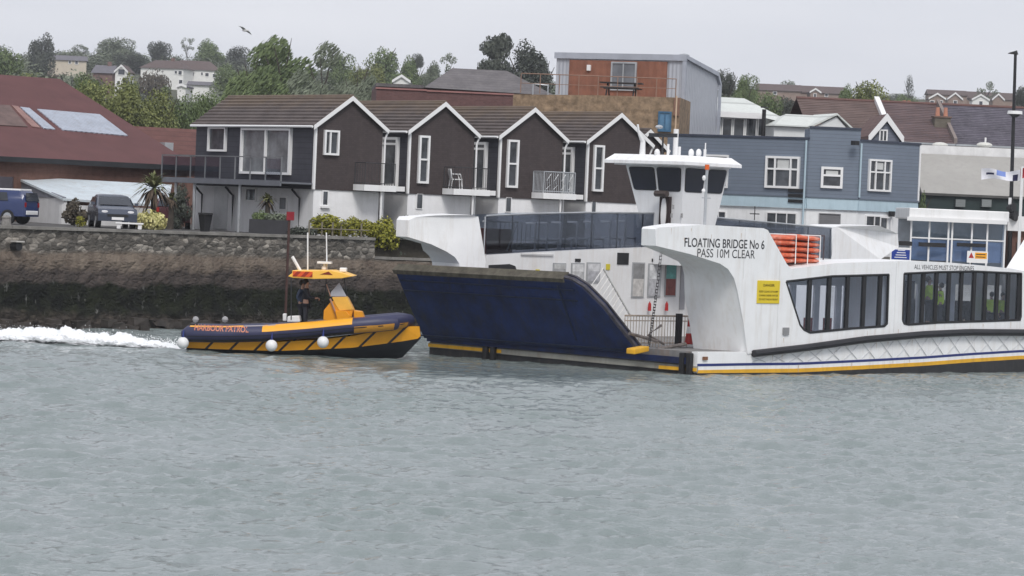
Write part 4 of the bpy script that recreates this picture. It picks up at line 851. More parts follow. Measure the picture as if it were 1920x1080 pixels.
# glazed kiosk / waiting room at the landing
KC=at(1708,430,160); WK=Fr(KC.x,KC.y,2); q=WK.hit
kk=femp('landing_kiosk',WK,3,0,3.0,'white flat roofed waiting shelter with tall glass panes beside the landing','shelter')
ub=q(1885,440)[0]; zt=q(1790,393)[1]; zf=q(1790,413)[1]; zb_=q(1790,490)[1]
MB(WK).box(-.15,ub+.1,-.25,4.2,zf,zt).build('roof',WHITE,kk,bevel=.04)
MB(WK).box(-.25,ub,-.4,-.26,zf-.1,zf+.08).build('fascia',UPVC,kk)
m=MB(WK)
for px in (1708,1742,1778,1785,1822,1851,1884): u=q(px,440)[0]; m.box(u-.04,u+.04,-.06,.02,3.0,zf-.0)
m.box(0,ub,-.05,.0,zb_+1.0,zb_+1.06); m.box(ub-.1,ub,.1,4,3.0,zf) ; m.build('mullions',UPVC,kk)
KG=seeglass('kiosk_glass',(.8,.86,.92),.1)
MB(WK).box(.05,ub-.05,-.012,-.004,3.0,zf-.01).build('glazing',KG,kk)
m=MB(WK); m.box(0,ub,4.0,4.2,3.0,zf-.01); m.build('rear_wall',M('kiosk_back',S(190,196,202),rough=.6,var=.2,pat='corr',pitch=.7),kk)
MB(WK).box(.05,ub-.05,.3,.36,zb_+.0,zb_+.95).build('blue_panels',M('kiosk_blue_panel',S(132,146,176),rough=.3,var=.15),kk)
m=MB(WK); a=WK.rect(1663,452,1710,460,-.6); m.box(a[0]-.3,a[1],-.7,.5,a[2],a[3]); a=WK.rect(1722,455,1773,463,-.1); m.box(a[0],a[1],-.18,-.1,a[2],a[3]); a=WK.rect(1794,456,1848,463,-.1); m.box(a[0],a[1],-.18,-.1,a[2],a[3]); m.build('dark_rail',BLACK,kk)
a=WK.rect(1669,464,1708,489,-.8); sg=femp('blue_sign',WK,a[0],-.8,a[2],'blue notice board with a white border left of the waiting shelter','sign'); MB(WK).box(a[0],a[1],-.84,-.8,a[2],a[3]).build('board',UPVC,sg); MB(WK).box(a[0]+.06,a[1]-.06,-.848,-.8401,a[2]+.06,a[3]-.1).build('panel',M('sign_blue',S(35,60,140),rough=.4),sg)
m=MB(WK)
for i in range(4): m.box(a[0]+.2+.05*i,a[1]-.2-.03*i,-.856,-.8485,a[2]+.14+i*.11,a[2]+.175+i*.11)
m.build('lettering',UPVC,sg); MB(WK).box(a[0]+.1,a[0]+.16,-.79,-.74,2.6,a[3]).build('post',DARK,sg)
a=WK.rect(1813,471,1852,489,-.8); sg=femp('warning_sign',WK,a[0],-.8,a[2],'white warning board with an orange panel and red triangle beside the shelter door','sign'); MB(WK).box(a[0],a[1],-.84,-.8,a[2]-.1,a[3]).build('board',UPVC,sg)
w_=a[1]-a[0]; MB(WK).box(a[0]+w_*.38,a[1]-.05,-.846,-.8401,a[2]+.1,a[3]-.06).build('orange_panel',M('sign_orange',S(235,165,40),rough=.4),sg)
MB(WK).prism([(a[0]+.07,a[2]+.12),(a[0]+w_*.33,a[2]+.12),(a[0]+w_*.2,a[2]+.38)],-.846,-.8401).build('triangle',M('sign_red',S(170,40,40)),sg); m=MB(WK)
for i in range(2): m.box(a[0]+w_*.43,a[1]-.12,-.85,-.8465,a[2]+.16+i*.12,a[2]+.2+i*.12)
m.build('lettering',M('sign_text',(.03,.02,.02)),sg); MB(WK).box(a[0]+.2,a[0]+.26,-.79,-.74,2.6,a[3]).build('post',DARK,sg)
# brick corner shop at the right edge
a=WK.rect(1886,412,1960,500,2); bs=femp('brick_corner_building',WK,a[0],2,3.,'brown brick building corner with a dark doorway at the right photo edge','building')
MB(WK).box(a[0]+.15,a[0]+6,2,6,3,a[3]-.5).build('wall',OLDB,bs); MB(WK).box(a[0],a[0]+6,1.7,2-.003,a[3]-.55,a[3]+.15).build('fascia',UPVC,bs); b_=WK.rect(1905,455,1925,500,2); MB(WK).box(b_[0],b_[1]+1,1.9,1.995,b_[2],b_[3]).build('doorway',BLACK,bs)
# slipway concrete under the kiosk
m=MB(WK); m.box(-3,20,-3,14,2.2,3.0); m.build('slipway_apron',CONC,None,kind='structure')
# ================================================================ hill houses
HW=M('hill_white_render',(.74,.74,.72),rough=.8,var=.05); HCR=M('hill_cream_render',S(196,186,170),rough=.8,var=.06); HB=M('hill_brick',S(118,94,88),rough=.9,var=.15); HRB=M('hill_brown_roof',S(92,80,78),rough=.9,var=.12); HRG=M('hill_grey_roof',S(104,102,108),rough=.9,var=.12); HPK=M('hill_pink_brick',S(142,124,114),rough=.9,var=.12)
HWIN=glass('hill_window_glass',(.05,.055,.07),rough=.2)
def hill_house(px0,px1,yb,ye,yr,Y,deg,wm,rm,label,gable=False,wins=(),group='houses on the hill',depth=7,name='hill_house',trim=None,chim=None,hip=False):
    c=at((px0+px1)/2,yb,Y); fr=Fr(c.x,c.y,deg); q=fr.hit
    u0=q(px0,ye)[0]; u1=q(px1,ye)[0]; um=(u0+u1)/2; xm=(px0+px1)/2
    zb=q(xm,yb)[1]-6; ze=q(xm,ye)[1]; zr=q(xm,yr)[1]
    h=femp(name,fr,0,0,zb,label,'house',group)
    MB(fr).box(u0+.2,u1-.2,.2,depth,zb,ze).build('wall',wm,h)
    m=MB(fr)
    if gable:
        MB(fr).prism([(u0+.2,ze+.002),(u1-.2,ze+.002),(um,zr-.25)],.2,.5).build('gable',wm,h)
        for xe in (u0,u1): m.loft([(xe,0,ze-.1),(um,0,zr-.15),(um,depth,zr-.15),(xe,depth,ze-.1)],[(xe,0,ze+.15),(um,0,zr+.1),(um,depth,zr+.1),(xe,depth,ze+.15)])
        t=MB(fr)
        for xe in (u0,u1): t.loft([(xe,-.15,ze-.15),(um,-.15,zr-.3),(um,-.02,zr-.3),(xe,-.02,ze-.15)],[(xe,-.15,ze+.3),(um,-.15,zr+.15),(um,-.02,zr+.15),(xe,-.02,ze+.3)])
        t.build('barge_boards',trim or UPVC,h)
    else:
        i=2.5 if hip else 0
        m.poly([(u0-.2,-.2,ze),(u1+.2,-.2,ze),(u1-i,depth/2,zr),(u0+i,depth/2,zr)]); m.poly([(u1+.2,-.2,ze),(u1+.2,depth+.2,ze),(u1-i,depth/2,zr)]); m.poly([(u0-.2,-.2,ze),(u0+i,depth/2,zr),(u0-.2,depth+.2,ze)]); m.poly([(u0-.2,depth+.2,ze),(u0+i,depth/2,zr),(u1-i,depth/2,zr),(u1+.2,depth+.2,ze)])
    m.build('roof',rm,h)
    for (a,b,c_,d) in wins:
        x0,x1,z0,z1=fr.rect(a,b,c_,d,.2)
        g=MB(fr).box(x0,x1,.12,.197,z0,z1).build('window',HWIN,h); t=MB(fr); t.box(x0-.12,x0,.08,.197,z0-.12,z1+.12); t.box(x1,x1+.12,.08,.197,z0-.12,z1+.12); t.box(x0,x1,.08,.197,z1,z1+.12); t.box(x0,x1,.08,.197,z0-.12,z0); t.build('frame',UPVC,g)
    if chim:
        x,z=q(chim[0],chim[1],depth/2); MB(fr).box(x-.4,x+.4,depth/2-.3,depth/2+.3,zr-.5,z).build('chimney',chim[2] if len(chim)>2 else HB,h)
    return h
hill_house(88,164,132,113,103,820,8,HCR,HRG,'cream hill house beside the darkest round tree',wins=((129,114,133,119),(141,114,146,120)),chim=(93,101,UPVC))
hill_house(172,212,154,137,121,705,-5,HB,HRG,'brick hill house with a grey roof touching the white timbered gable',chim=(206,116))
hill_house(214,240,158,136,122,690,-5,HW,HRB,'hill house with a white timbered gable left of the trimmed brown dome tree',gable=True,wins=((222,130,234,140),(220,152,225,158)))
hill_house(262,345,168,128,112,800,-14,HW,HRB,'left wing of the large white hill house with a row of dark windows',wins=((328,133,332,138),(335,133,341,140),(336,150,342,157)),hip=True,chim=(325,109))
hill_house(320,415,163,131,113,806,10,HW,HRB,'right wing of the large white hill house with a brown hipped roof',wins=((348,134,354,142),(360,136,363,142),(377,136,380,141),(385,137,391,143),(399,139,405,145),(410,140,412,146)),hip=True)
hill_house(352,415,172,160,152,640,5,HW,HRG,'low grey roofed outbuilding in front of the large white hill house')
hill_house(330,350,176,163,158,600,-5,HW,HRG,'tiny white flat gabled outbuilding under the large white hill house',gable=True)
hill_house(735,770,166,154,141,560,0,HW,HRG,'small pale house with a white gable above the red brick building',gable=True)
hill_house(1418,1503,178,170,157,840,-3,HPK,HRB,'long brown roofed house on the right skyline beside the hazy grey tree',wins=((1450,172,1456,177),))
hill_house(1500,1586,185,175,161,850,3,HPK,HRB,'broad brown roofed house on the skyline left of the bright green tree',wins=((1547,176,1552,181),))
hill_house(1518,1540,190,174,166,840,3,HPK,HRB,'small cream gabled wing projecting from the broad brown roofed skyline house',gable=True,wins=((1526,176,1530,183),),depth=6)
hill_house(1497,1526,206,199,187,420,4,HB,HRB,'dark brown gabled roof with thin cream edges above the pale roofs',gable=True)
hill_house(1740,1815,205,178,168,880,0,HPK,HRB,'wide brown roofed skyline house behind the pair of cream gables on the left')
hill_house(1741,1774,204,186,175,850,0,HPK,HRB,'cream edged gabled hill house, leftmost of the right hillside row',gable=True,wins=((1744,189,1751,195),(1759,189,1767,196)),depth=6)
hill_house(1776,1806,206,187,174,858,0,HPK,HRB,'second gabled hill house of the right hillside row, one window',gable=True,wins=((1788,189,1794,195),),depth=6)
hill_house(1806,1905,208,186,172,885,2,HPK,HRB,'long brown roofed hill house left of the street lamp top')
hill_house(1822,1856,207,188,177,846,0,HW,HRB,'cream faced gabled hill house in the middle of the right hillside row',gable=True,wins=((1836,190,1842,200),),depth=6)
hill_house(1860,1884,208,188,176,850,0,HPK,HRB,'narrow pinkish gabled hill house nearest the street lamp',gable=True,depth=6)
# ================================================================ FERRY
_p=gz(1320,703); FF=Fr(_p.x,_p.y,46.3); q=FF.hit
fw_dirt=((.42,.36,.3),.35)
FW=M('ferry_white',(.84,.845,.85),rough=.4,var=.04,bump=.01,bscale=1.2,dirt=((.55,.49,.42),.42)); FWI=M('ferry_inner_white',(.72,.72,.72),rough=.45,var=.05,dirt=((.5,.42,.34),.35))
NAVY=M('ramp_navy',S(18,36,80),rough=.6,var=.5,scale=1.3,bump=.02,bscale=2,dirt=(S(36,38,48),.8)); FB=M('stripe_blue',S(30,45,110),rough=.4); FY=M('stripe_yellow',S(225,170,40),rough=.45,var=.1,dirt=(S(140,110,60),.4)); HULLB=M('boot_black',(.02,.02,.022),rough=.5,var=.4,dirt=((.07,.06,.05),.5))
fe=femp('chain_ferry',FF,11,6,0,'large white chain ferry with a raised navy blue ramp, glazed side cabin and wheelhouse','ferry')
UE=27.9  # far end
def mir(p): return [(25.0-a,b) for a,b in p][::-1]
prof=[(2.45,.3),(2.36,.75),(2.0,1.9),(1.75,2.6),(1.6,3.0),(1.4,3.4),(1.05,3.72),(.6,3.9),(-1.0,4.2),(-2.82,4.45),(-2.9,5.02),(-2.7,5.08),(-.35,5.24),(2.9,5.2),(3.15,5.14),(3.3,4.98),(4.3,3.95),(4.55,3.78)]
arc=[(7,3.97),(9,4.06),(11,4.13),(12.5,4.15)]
top=[(a,b+.05) for a,b in arc]
outline=prof+top+mir(top)[1:]+mir(prof)
zs=lambda u: .72+ .93*math.sin(min(max((u-1)/22.6,0),1)*math.pi/1.0*.62) if 0 else (.78+.085*(u-2.5) if u<6 else 1.0775+.055*(u-6) if u<10 else 1.2975+.03*(u-10) if u<14 else zs(25-u) if u>15 else 1.42)
def zs(u): return float(np.interp(u,[2.3,5.48,8.92,12.5,15.3,19,22.7],[.73,.96,1.26,1.46,1.55,1.55,1.25]))   # sheer line of the rubbing strake
def inner_v(u,t0=2.2):
    def f(u):
        if u<=-2.9: return .62
        if u>=1.5: return t0
        return .62+(t0-.62)*((u+2.9)/4.4)**.8
    return min(f(u),f(25-u))
# outer skin with window openings
def W_(pts): return [q(x,y) for x,y in pts]
w1=W_([(1474,528),(1560,518),(1667,515),(1664,606),(1658,612),(1600,616),(1519,624),(1507,618),(1500,609)])
w2=W_([(1695,513),(1760,510),(1830,509)])+[(18.7,q(1915,513)[1])]+W_([(1919,594),(1913,600),(1860,602),(1760,605),(1704,609),(1695,607),(1692,600)])
w2=[(u if u<18.9 else 18.8,z) for u,z in w2]
sk=[p for p in outline if True]
# lower edge follows the strake
ui=[2.33+ (25-4.66)*i/24 for i in range(25)]
low=[(u,zs(u)-.0) for u in ui][::-1]
so_=[p for p in prof if p[1]>.8]+top+mir(top)[1:]+[p for p in mir(prof) if p[1]>.8]
loop=so_+low
MB(FF).prism(loop,0,.07,holes=[w1[::-1],w2[::-1]]).build('cabin_side',FW,fe)
# cabin ends, prow overhangs and roof: lofted between outer and tapering inner profile
def prow(m,pr,off=0):
    A=[(a,.071,b) for a,b in pr]; B=[(a+(.4 if a>12 else -.4)*max(0,min(1,(3.9-b)/1.2)),inner_v(a),b) for a,b in pr]
    n=len(A)
    for k in range(n-1): m.poly([A[k],A[k+1],B[k+1],B[k]])
    return A,B
m=MB(FF); pr1=prof; A,B=prow(m,pr1)
# inner face of the prow
ip=B+[(4.55,2.2,.9),(2.45,2.2,.9)]; 
for t in tessellate_polygon([[Vector(p) for p in ip]]): m.poly([ip[k] for k in t])
m.build('prow',FW,fe,smooth=True,ang=28)
m=MB(FF); pr2=mir(prof); A,B=prow(m,pr2); ip=B+[(22.5,2.2,.9),(20.45,2.2,.9)]
for t in tessellate_polygon([[Vector(p) for p in ip]]): m.poly([ip[k] for k in t])
m.build('prow',FW,fe,smooth=True,ang=28)
m=MB(FF); tl=top+mir(top)[1:]; tl=[prof[-1]]+tl+[mir(prof)[0]]
for a,b in zip(tl,tl[1:]): m.hexa([(a[0],.071,a[1]-.06),(b[0],.071,b[1]-.06),(b[0],2.2,b[1]-.06),(a[0],2.2,a[1]-.06),(a[0],.071,a[1]),(b[0],.071,b[1]),(b[0],2.2,b[1]),(a[0],2.2,a[1])])
m.build('cabin_roof',FW,fe)
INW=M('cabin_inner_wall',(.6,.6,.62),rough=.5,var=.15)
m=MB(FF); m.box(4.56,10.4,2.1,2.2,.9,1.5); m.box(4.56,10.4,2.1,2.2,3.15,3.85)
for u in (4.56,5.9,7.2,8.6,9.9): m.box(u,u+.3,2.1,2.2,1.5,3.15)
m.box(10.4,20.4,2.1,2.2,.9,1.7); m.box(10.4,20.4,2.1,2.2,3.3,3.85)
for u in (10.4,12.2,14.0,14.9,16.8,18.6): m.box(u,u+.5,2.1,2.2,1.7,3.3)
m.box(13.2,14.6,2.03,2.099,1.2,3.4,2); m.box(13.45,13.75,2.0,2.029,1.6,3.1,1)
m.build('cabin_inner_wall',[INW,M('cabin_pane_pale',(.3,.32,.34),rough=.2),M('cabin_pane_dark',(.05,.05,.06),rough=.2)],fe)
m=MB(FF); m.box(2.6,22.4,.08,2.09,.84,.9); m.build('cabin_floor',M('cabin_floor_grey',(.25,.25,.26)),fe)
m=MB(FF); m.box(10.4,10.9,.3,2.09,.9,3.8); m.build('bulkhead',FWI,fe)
# glazing & mullions
CG=seeglass('cabin_glass',(.85,.88,.93),.07)
def inset(poly,d):
    c=(sum(p[0] for p in poly)/len(poly),sum(p[1] for p in poly)/len(poly)); return poly
for wl,mul in ((w1,(1519,1555.5,1590,1621,1651)),(w2,(1706,1731.5,1756,1779.5,1803,1827,1848,1870.5,1891,1911))):
    g=MB(FF).prism(wl,.04,.05).build('cabin_window',CG,fe)
    m=MB(FF); us=[u for u,_ in wl]; 
    def zrange(u):
        zz=[]
        n=len(wl)
        for k in range(n):
            a,b=wl[k],wl[(k+1)%n]
            if (a[0]-u)*(b[0]-u)<=0 and abs(a[0]-b[0])>1e-6: zz.append(a[1]+(b[1]-a[1])*(u-a[0])/(b[0]-a[0]))
        return (min(zz),max(zz)) if len(zz)>1 else None
    for px in mul:
        u=q(px,560)[0]; z=zrange(u)
        if z: m.box(u-.095,u+.095,.012,.11,z[0],z[1])
    n=len(wl)
    for k in range(n):
        a,b=wl[k],wl[(k+1)%n]; m.tube([(a[0],.02,a[1]),(b[0],.02,b[1])],.05,5)
    m.build('window_frame',BLACK,g)
# lower side: ribbed panel, stripes, strake
nseg=40; us=[2.3+(20.4)*i/nseg for i in range(nseg+1)]
zy=lambda u: .2+.25*(1-((u-12.5)/10.5)**2) if True else 0
def hullp(u): return float(np.interp(u,[0,2.3,5.3,9.1,12.7,15.5,19,23],[0,.02,.03,.13,.24,.36,.48,.5]))   # lower edge of the white side
m=MB(FF)
for a,b in zip(us,us[1:]): m.hexa([(a,.03,hullp(a)+.02),(b,.03,hullp(b)+.02),(b,.3,hullp(b)+.02),(a,.3,hullp(a)+.02),(a,.03,zs(a)-.0),(b,.03,zs(b)-.0),(b,.3,zs(b)),(a,.3,zs(a))])
m.box(-.35,2.299,.03,.3,.05,.8); m.build('side_panel',FW,fe)
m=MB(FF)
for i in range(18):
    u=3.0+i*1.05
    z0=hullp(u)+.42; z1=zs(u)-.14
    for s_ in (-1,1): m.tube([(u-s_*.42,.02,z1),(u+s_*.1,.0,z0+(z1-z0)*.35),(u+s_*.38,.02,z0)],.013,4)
m.build('side_ribs',M('rib_pale_grey',(.62,.63,.65),rough=.5),fe)  # ribs in one even grey, slightly darker than the side panel
m=MB(FF); m.tube([(u,-.09,zs(u)) for u in [2.55+(19.9)*i/40 for i in range(41)]],.13,8); m.build('rubbing_strake',M('strake_black',(.022,.022,.026),rough=.55,var=.2),fe,smooth=True)
def stripe(name,mat,o0,o1,u0=-.35,u1=22.7,v=.022):
    m=MB(FF); n=30; uu=[u0+(u1-u0)*i/n for i in range(n+1)]
    for a,b in zip(uu,uu[1:]): m.hexa([(a,v,hullp(a)+o0),(b,v,hullp(b)+o0),(b,v+.0075,hullp(b)+o0),(a,v+.0075,hullp(a)+o0),(a,v,hullp(a)+o1),(b,v,hullp(b)+o1),(b,v+.0075,hullp(b)+o1),(a,v+.0075,hullp(a)+o1)])
    return m.build(name,mat,fe)
stripe('blue_stripe',FB,.3,.39); stripe('yellow_stripe',FY,.03,.17)
# hull body
m=MB(FF); m.loft([(-.35,0.02,-.7),(24.9,.02,-.7),(24.9,12,-.7),(-1.6,12,-.7)],[(-.35,0.02,.06),(24.9,.02,.06),(24.9,12,.26),(-1.6,12,.26)])
for a,b in zip(us,us[1:]): m.hexa([(a,.025,.06),(b,.025,.06),(b,.29,.06),(a,.29,.06),(a,.025,hullp(a)+.03),(b,.025,hullp(b)+.03),(b,.29,hullp(b)+.03),(a,.29,hullp(a)+.03)])
m.build('hull_bottom',HULLB,fe)
m=MB(FF); m.loft([(-.33,.31,.07),(24.9,.31,.07),(24.9,12,.262),(-1.58,12,.262)],[(-.33,.31,.8),(24.9,.31,.8),(24.9,12,.8),(-1.58,12,.8)]); m.build('car_deck',M('deck_grey_paint',(.2,.2,.2),rough=.8,var=.3,dirt=((.2,.1,.05),.5)),fe)
# front edge band: pale grey-green, then navy beam and yellow at the far end
def fb(v): return -.35-(v/12)*1.25
m=MB(FF); m.loft([(fb(.0)-.05,.0,.1),(fb(12)-.05,12,.28),(fb(12)-.05,12,.46),(fb(.0)-.05,.0,.3)],[(fb(.0)+.02,.0,.1),(fb(12)+.02,12,.28),(fb(12)+.02,12,.46),(fb(.0)+.02,.0,.3)]); m.build('front_band',M('dirty_band',S(150,148,140),rough=.6,var=.2,dirt=(S(110,90,60),.5)),fe)
m=MB(FF); m.loft([(fb(8.6)-.075,8.6,.26),(fb(12)-.075,12,.3),(fb(12)-.075,12,.42),(fb(8.6)-.075,8.6,.38)],[(fb(8.6)-.052,8.6,.26),(fb(12)-.052,12,.3),(fb(12)-.052,12,.42),(fb(8.6)-.052,8.6,.38)]); m.build('front_yellow_mark',FY,fe); m=MB(FF); m.loft([(fb(.0)-.075,.0,.12),(fb(1.6)-.075,1.6,.12),(fb(1.6)-.075,1.6,.24),(fb(.0)-.075,.0,.24)],[(fb(.0)-.052,.0,.12),(fb(1.6)-.052,1.6,.12),(fb(1.6)-.052,1.6,.24),(fb(.0)-.052,.0,.24)]);m.build('front_yellow_mark',FY,fe)
m=MB(FF); m.loft([(fb(.4)-.16,.4,.36),(fb(12)-.16,12,.5),(fb(12)-.16,12,.66),(fb(.4)-.16,.4,.58)],[(fb(.4)-.0,.4,.36),(fb(12)-.0,12,.5),(fb(12),12,.66),(fb(.4),.4,.58)]); m.build('hinge_beam',NAVY,fe)
for v in (.25,.55,8.9,9.25):
    m=MB(FF); u=fb(v)-.13; m.box(u-.09,u+.09,v-.1,v+.1,-.25,.75 if v<1 else .45); m.build('fender_post',BLACK,fe,bevel=.02)
# RAMP: hinged along v at the deck front, raised and leaning out
RH=(fb(6)-.35+.0,.62); 
def rp(v,t,th=0): # t along ramp length 0..1 ; leans forward and up
    d=Vector((-1.5,0,2.62)); n_=Vector((-2.62,0,-1.5)).normalized()
    hu=fb(v)-.3; p=Vector((hu,v,.62))+d*t+n_*th; return tuple(p)
out_=[(12.0,0),(12.1,.35),(12.22,.955),(7,.955),(4.6,.955),(4.2,.93),(3.8,.84),(3.25,.6),(2.8,.3),(2.42,.05),(2.35,0)]
A=[rp(v,t,.0) for v,t in out_]; B=[rp(v,t,-.32) for v,t in out_]
m=MB(FF); m.loft(A,B); m.build('ramp_plate',NAVY,fe)
m=MB(FF)
A=[rp(v,t,.05) for v,t in ((12.3,.955),(8,.96),(4.5,.965),(4.5,.915),(8,.905),(12.27,.9))]; B=[rp(v,t,-.34) for v,t in ((12.3,.97),(8,.98),(4.5,.985),(4.5,.915),(8,.905),(12.27,.9))]
m.loft(A,B); m.build('ramp_lip',M('worn_ramp_edge',S(84,80,70),rough=.9,var=.35,scale=3,dirt=(S(50,44,38),.7)),fe)
m=MB(FF)
for t in (.03,.66,.8): m.loft([rp(12.1,t,.04),rp(2.9 if t<.5 else 4.2,t,.04),rp(2.9 if t<.5 else 4.2,t+.018,.04),rp(12.1,t+.018,.04)],[rp(12.1,t,.0),rp(2.9 if t<.5 else 4.2,t,.0),rp(2.9 if t<.5 else 4.2,t+.018,.0),rp(12.1,t+.018,.0)])
for v in (4.9,): m.loft([rp(v,.12,.035),rp(v-.06,.12,.035),rp(v-.06,.86,.035),rp(v,.86,.035)],[rp(v,.12,.0),rp(v-.06,.12,.0),rp(v-.06,.86,.0),rp(v,.86,.0)])
m.build('ramp_stiffeners',M('ramp_navy_scuffed',S(24,34,58),rough=.6,var=.4,scale=4),fe)
m=MB(FF); sp=[(4.55,.96),(4.2,.93),(3.8,.84),(3.25,.6),(2.8,.3),(2.42,.05),(2.35,0)]
m.tube([rp(v-.03,t,-.1) for v,t in sp],.09,6); m.tube([rp(v-.02,t,-.3) for v,t in sp],.05,6); m.build('ramp_edge_beam',M('scuffed_dark_steel',S(60,58,66),rough=.6,var=.5,scale=4),fe)
# rails on the inside of the ramp and deck barriers
gm=M('gate_white',(.6,.6,.58),rough=.5,var=.15,dirt=((.35,.2,.1),.5))
m=MB(FF); 
a=Vector((-1.2,2.1,3.2)); b=Vector((1.2,2.4,1.95)); 
def P2(x,y,v): u,z=q(x,y,v); return Vector((u,v,z))
a=P2(1131,503,4.4); b=P2(1182,592,4.4); m.tube([a,b],.035,6)
for i in range(11): p=a.lerp(b,i/10.); e=P2(1112+7*i,560+ i*6.5,3.4) ; m.tube([p,(p.x-.75,4.4,p.z-.8)],.018,4)
m.build('ramp_railing',gm,fe)
m=MB(FF); z1=q(1215,592,3.0)[1]; uu0=q(1172,592,3.0)[0]; uu1=q(1290,590,3.0)[0]; z0=.8
m.tube([(uu0,3,z1),(uu1,3,z1)],.035,6); m.tube([(uu0,3,z1-.18),(uu1,3,z1-.18)],.02,6); m.tube([(uu0,3,z0+.15),(uu1,3,z0+.15)],.02,6)
n=22
for i in range(n+1): u=uu0+(uu1-uu0)*i/n; m.tube([(u,3,z0),(u,3,z1)],.016,4)
m.build('barrier',M('barrier_galvanised',S(176,160,145),rough=.6,var=.3,scale=5),fe)
m=MB(FF); u=q(1272,620,2.9)[0]; m.box(u-.09,u+.09,2.8,2.98,.8,q(1272,588,2.9)[1]); m.build('barrier_post',BLACK,fe)
m=MB(FF); uA=q(1182,655,1.8)[0]; m.loft([(uA,1.6,.62),(uA+1.0,1.8,.72),(uA+1.0,2.2,.72),(uA,2.0,.62)],[(uA,1.6,.82),(uA+1.0,1.8,.9),(uA+1.0,2.2,.9),(uA,2.0,.82)]); m.build('ramp_toe',FY,fe,bevel=.04)
m=MB(FF); m.tube([P2(1180,625,2.4),P2(1205,632,2.4),P2(1232,640,2.4)],.06,6); m.tube([P2(1240,610,2.4),P2(1215,628,2.4),P2(1245,645,2.4)],.05,6); m.tube([P2(1232,655,2.2),P2(1285,645,2.2)],.07,6); m.build('ramp_arm',M('arm_grey_steel',S(120,112,108),rough=.6,var=.4,scale=5),fe)
# far casing
FO=12.0
FI=10.45
fp=[q(x,y,FI) for x,y in ((861,494),(853,482),(838,472),(809,458),(764,444),(766,413),(780,407),(815,404),(850,403),(885,403),(897,406),(913,502))]
def fv(u): return FI if u>-1.9 else FI+.85*min(1,((-1.9-u)/3.2))
lowf=[(fp[0][0]+.15,3.0),(fp[0][0]+.25,.8)]
tail=[(fp[-1][0]+.05,.8)]
pl=fp+tail+lowf[::-1]
A=[(u+(.55 if u<-3.4 else .3)*0,fv(u),z) for u,z in pl]; B=[(u,FO,z) for u,z in pl]
# shift so that the tapered tip keeps its place in the picture
A=[]
for k,(x,y) in enumerate(((861,494),(853,482),(838,472),(809,458),(764,444),(766,413),(780,407),(815,404),(850,403),(885,403),(897,406),(913,502))):
    v=FI+(max(0,(880-x))/115.)*.85
    u,z=q(x,y,v); A.append((u,v,z))
A+=[(A[-1][0]+.05,FI,.8),(A[0][0]+.25,FI,.8),(A[0][0]+.12,FI,2.4)]
tipu=q(743,425,FO)[0]
B=[]
for k,a in enumerate(A):
    u=a[0]
    if k in (4,5): u=tipu
    elif k==6: u=tipu+.12
    elif k==7: u=tipu+1.2
    elif k==3: u=tipu+1.3
    B.append((u,FO,a[2]))
m=MB(FF); m.loft(A,B); m.build('far_prow',FW,fe,smooth=True,ang=30)
UFE=25.2   # right end of the far casing
gt=[q(x,y,FI) for x,y in ((913,406),(1000,402),(1100,400),(1225,401),(1340,409),(1560,429))]; gb=[q(x,y,FI) for x,y in ((913,478),(1000,473),(1100,468),(1225,463),(1340,470),(1560,486))]
m=MB(FF); body=[(gb[0][0]-.45,.8)]+[(a,b) for a,b in gb]+[(UFE-4.2,gb[-1][1]-.05),(UFE-4.2,.8)]
def arch(x0,y0,x1,y1): return [q(x,y,FI) for x,y in ((x0,y1),(x0,y0+4),(x0+3,y0),(x1-8,y0),(x1,y0+8),(x1,y1))]
hole=[q(x,y,FI) for x,y in ((915,512),(916,497),(955,495),(966,499),(969,508),(969,516))]
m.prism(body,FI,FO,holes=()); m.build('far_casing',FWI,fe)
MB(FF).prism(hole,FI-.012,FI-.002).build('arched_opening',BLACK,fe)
DGL=seeglass('deck_screen_glass',(.42,.44,.48),.1)
g=MB(FF).prism([(a,b) for a,b in gt]+[(a,b+.02) for a,b in gb][::-1],FI+.02,FI+.045).build('deck_screen',DGL,fe)
m=MB(FF)
for a,b in zip(gt,gt[1:]): m.tube([(a[0],FI+.03,a[1]+.03),(b[0],FI+.03,b[1]+.03)],.035,5)
n=14
for i in range(n+1):
    u=gt[0][0]+(gt[-1][0]-gt[0][0])*i/n; zz=[(a[1]+(b[1]-a[1])*(u-a[0])/(b[0]-a[0])) for a,b in zip(gt,gt[1:]) if a[0]-1e-6<=u<=b[0]+1e-6][0]; m.tube([(u,FI+.08,zz),(u,FI+.08,zz-1.35)],.03,5)
m.build('screen_rail',STEEL,g)
g=MB(FF).prism([(a,b) for a,b in gt]+[(a,b+.02) for a,b in gb][::-1],FO-.06,FO-.03).build('outer_deck_screen',seeglass('outer_screen_glass',(.72,.76,.82),.16),fe)
# seats on the upper deck: pale tubular frames with dark backs
SEAT=M('deck_seat_frame',(.85,.87,.9),rough=.4)
for i,(px,wd) in enumerate(((1000,22),(1022,22),(1048,24),(1078,26),(1108,26),(1140,24),(1168,20))):
    u=q(px,440,FI+.4)[0]; z=3.95+.035*i; L_=.62; v=FI+.3
    m=MB(FF); m.tube([(u,v,z),(u,v,z+1.05)],.045,5); m.tube([(u,v,z+.42),(u+L_,v,z+.42)],.045,5); m.tube([(u+L_,v,z+.42),(u+L_,v,z)],.04,5); m.tube([(u,v,z+1.05),(u,v+.5,z+1.05)],.04,5); m.box(u+.05,u+L_,v+.02,v+.5,z+.43,z+.47)
    m.build('deck_seat',SEAT,fe)
u=q(955,440,FI+.3)[0]; MB(FF).tube([(q(905,415,FI+.3)[0],FI+.3,q(905,415,FI+.3)[1]),(u+.45,FI+.3,q(990,417,FI+.3)[1]),(u-.1,FI+.3,3.95)],.035,5).build('stair_handrail',STEEL,fe)
m=MB(FF)
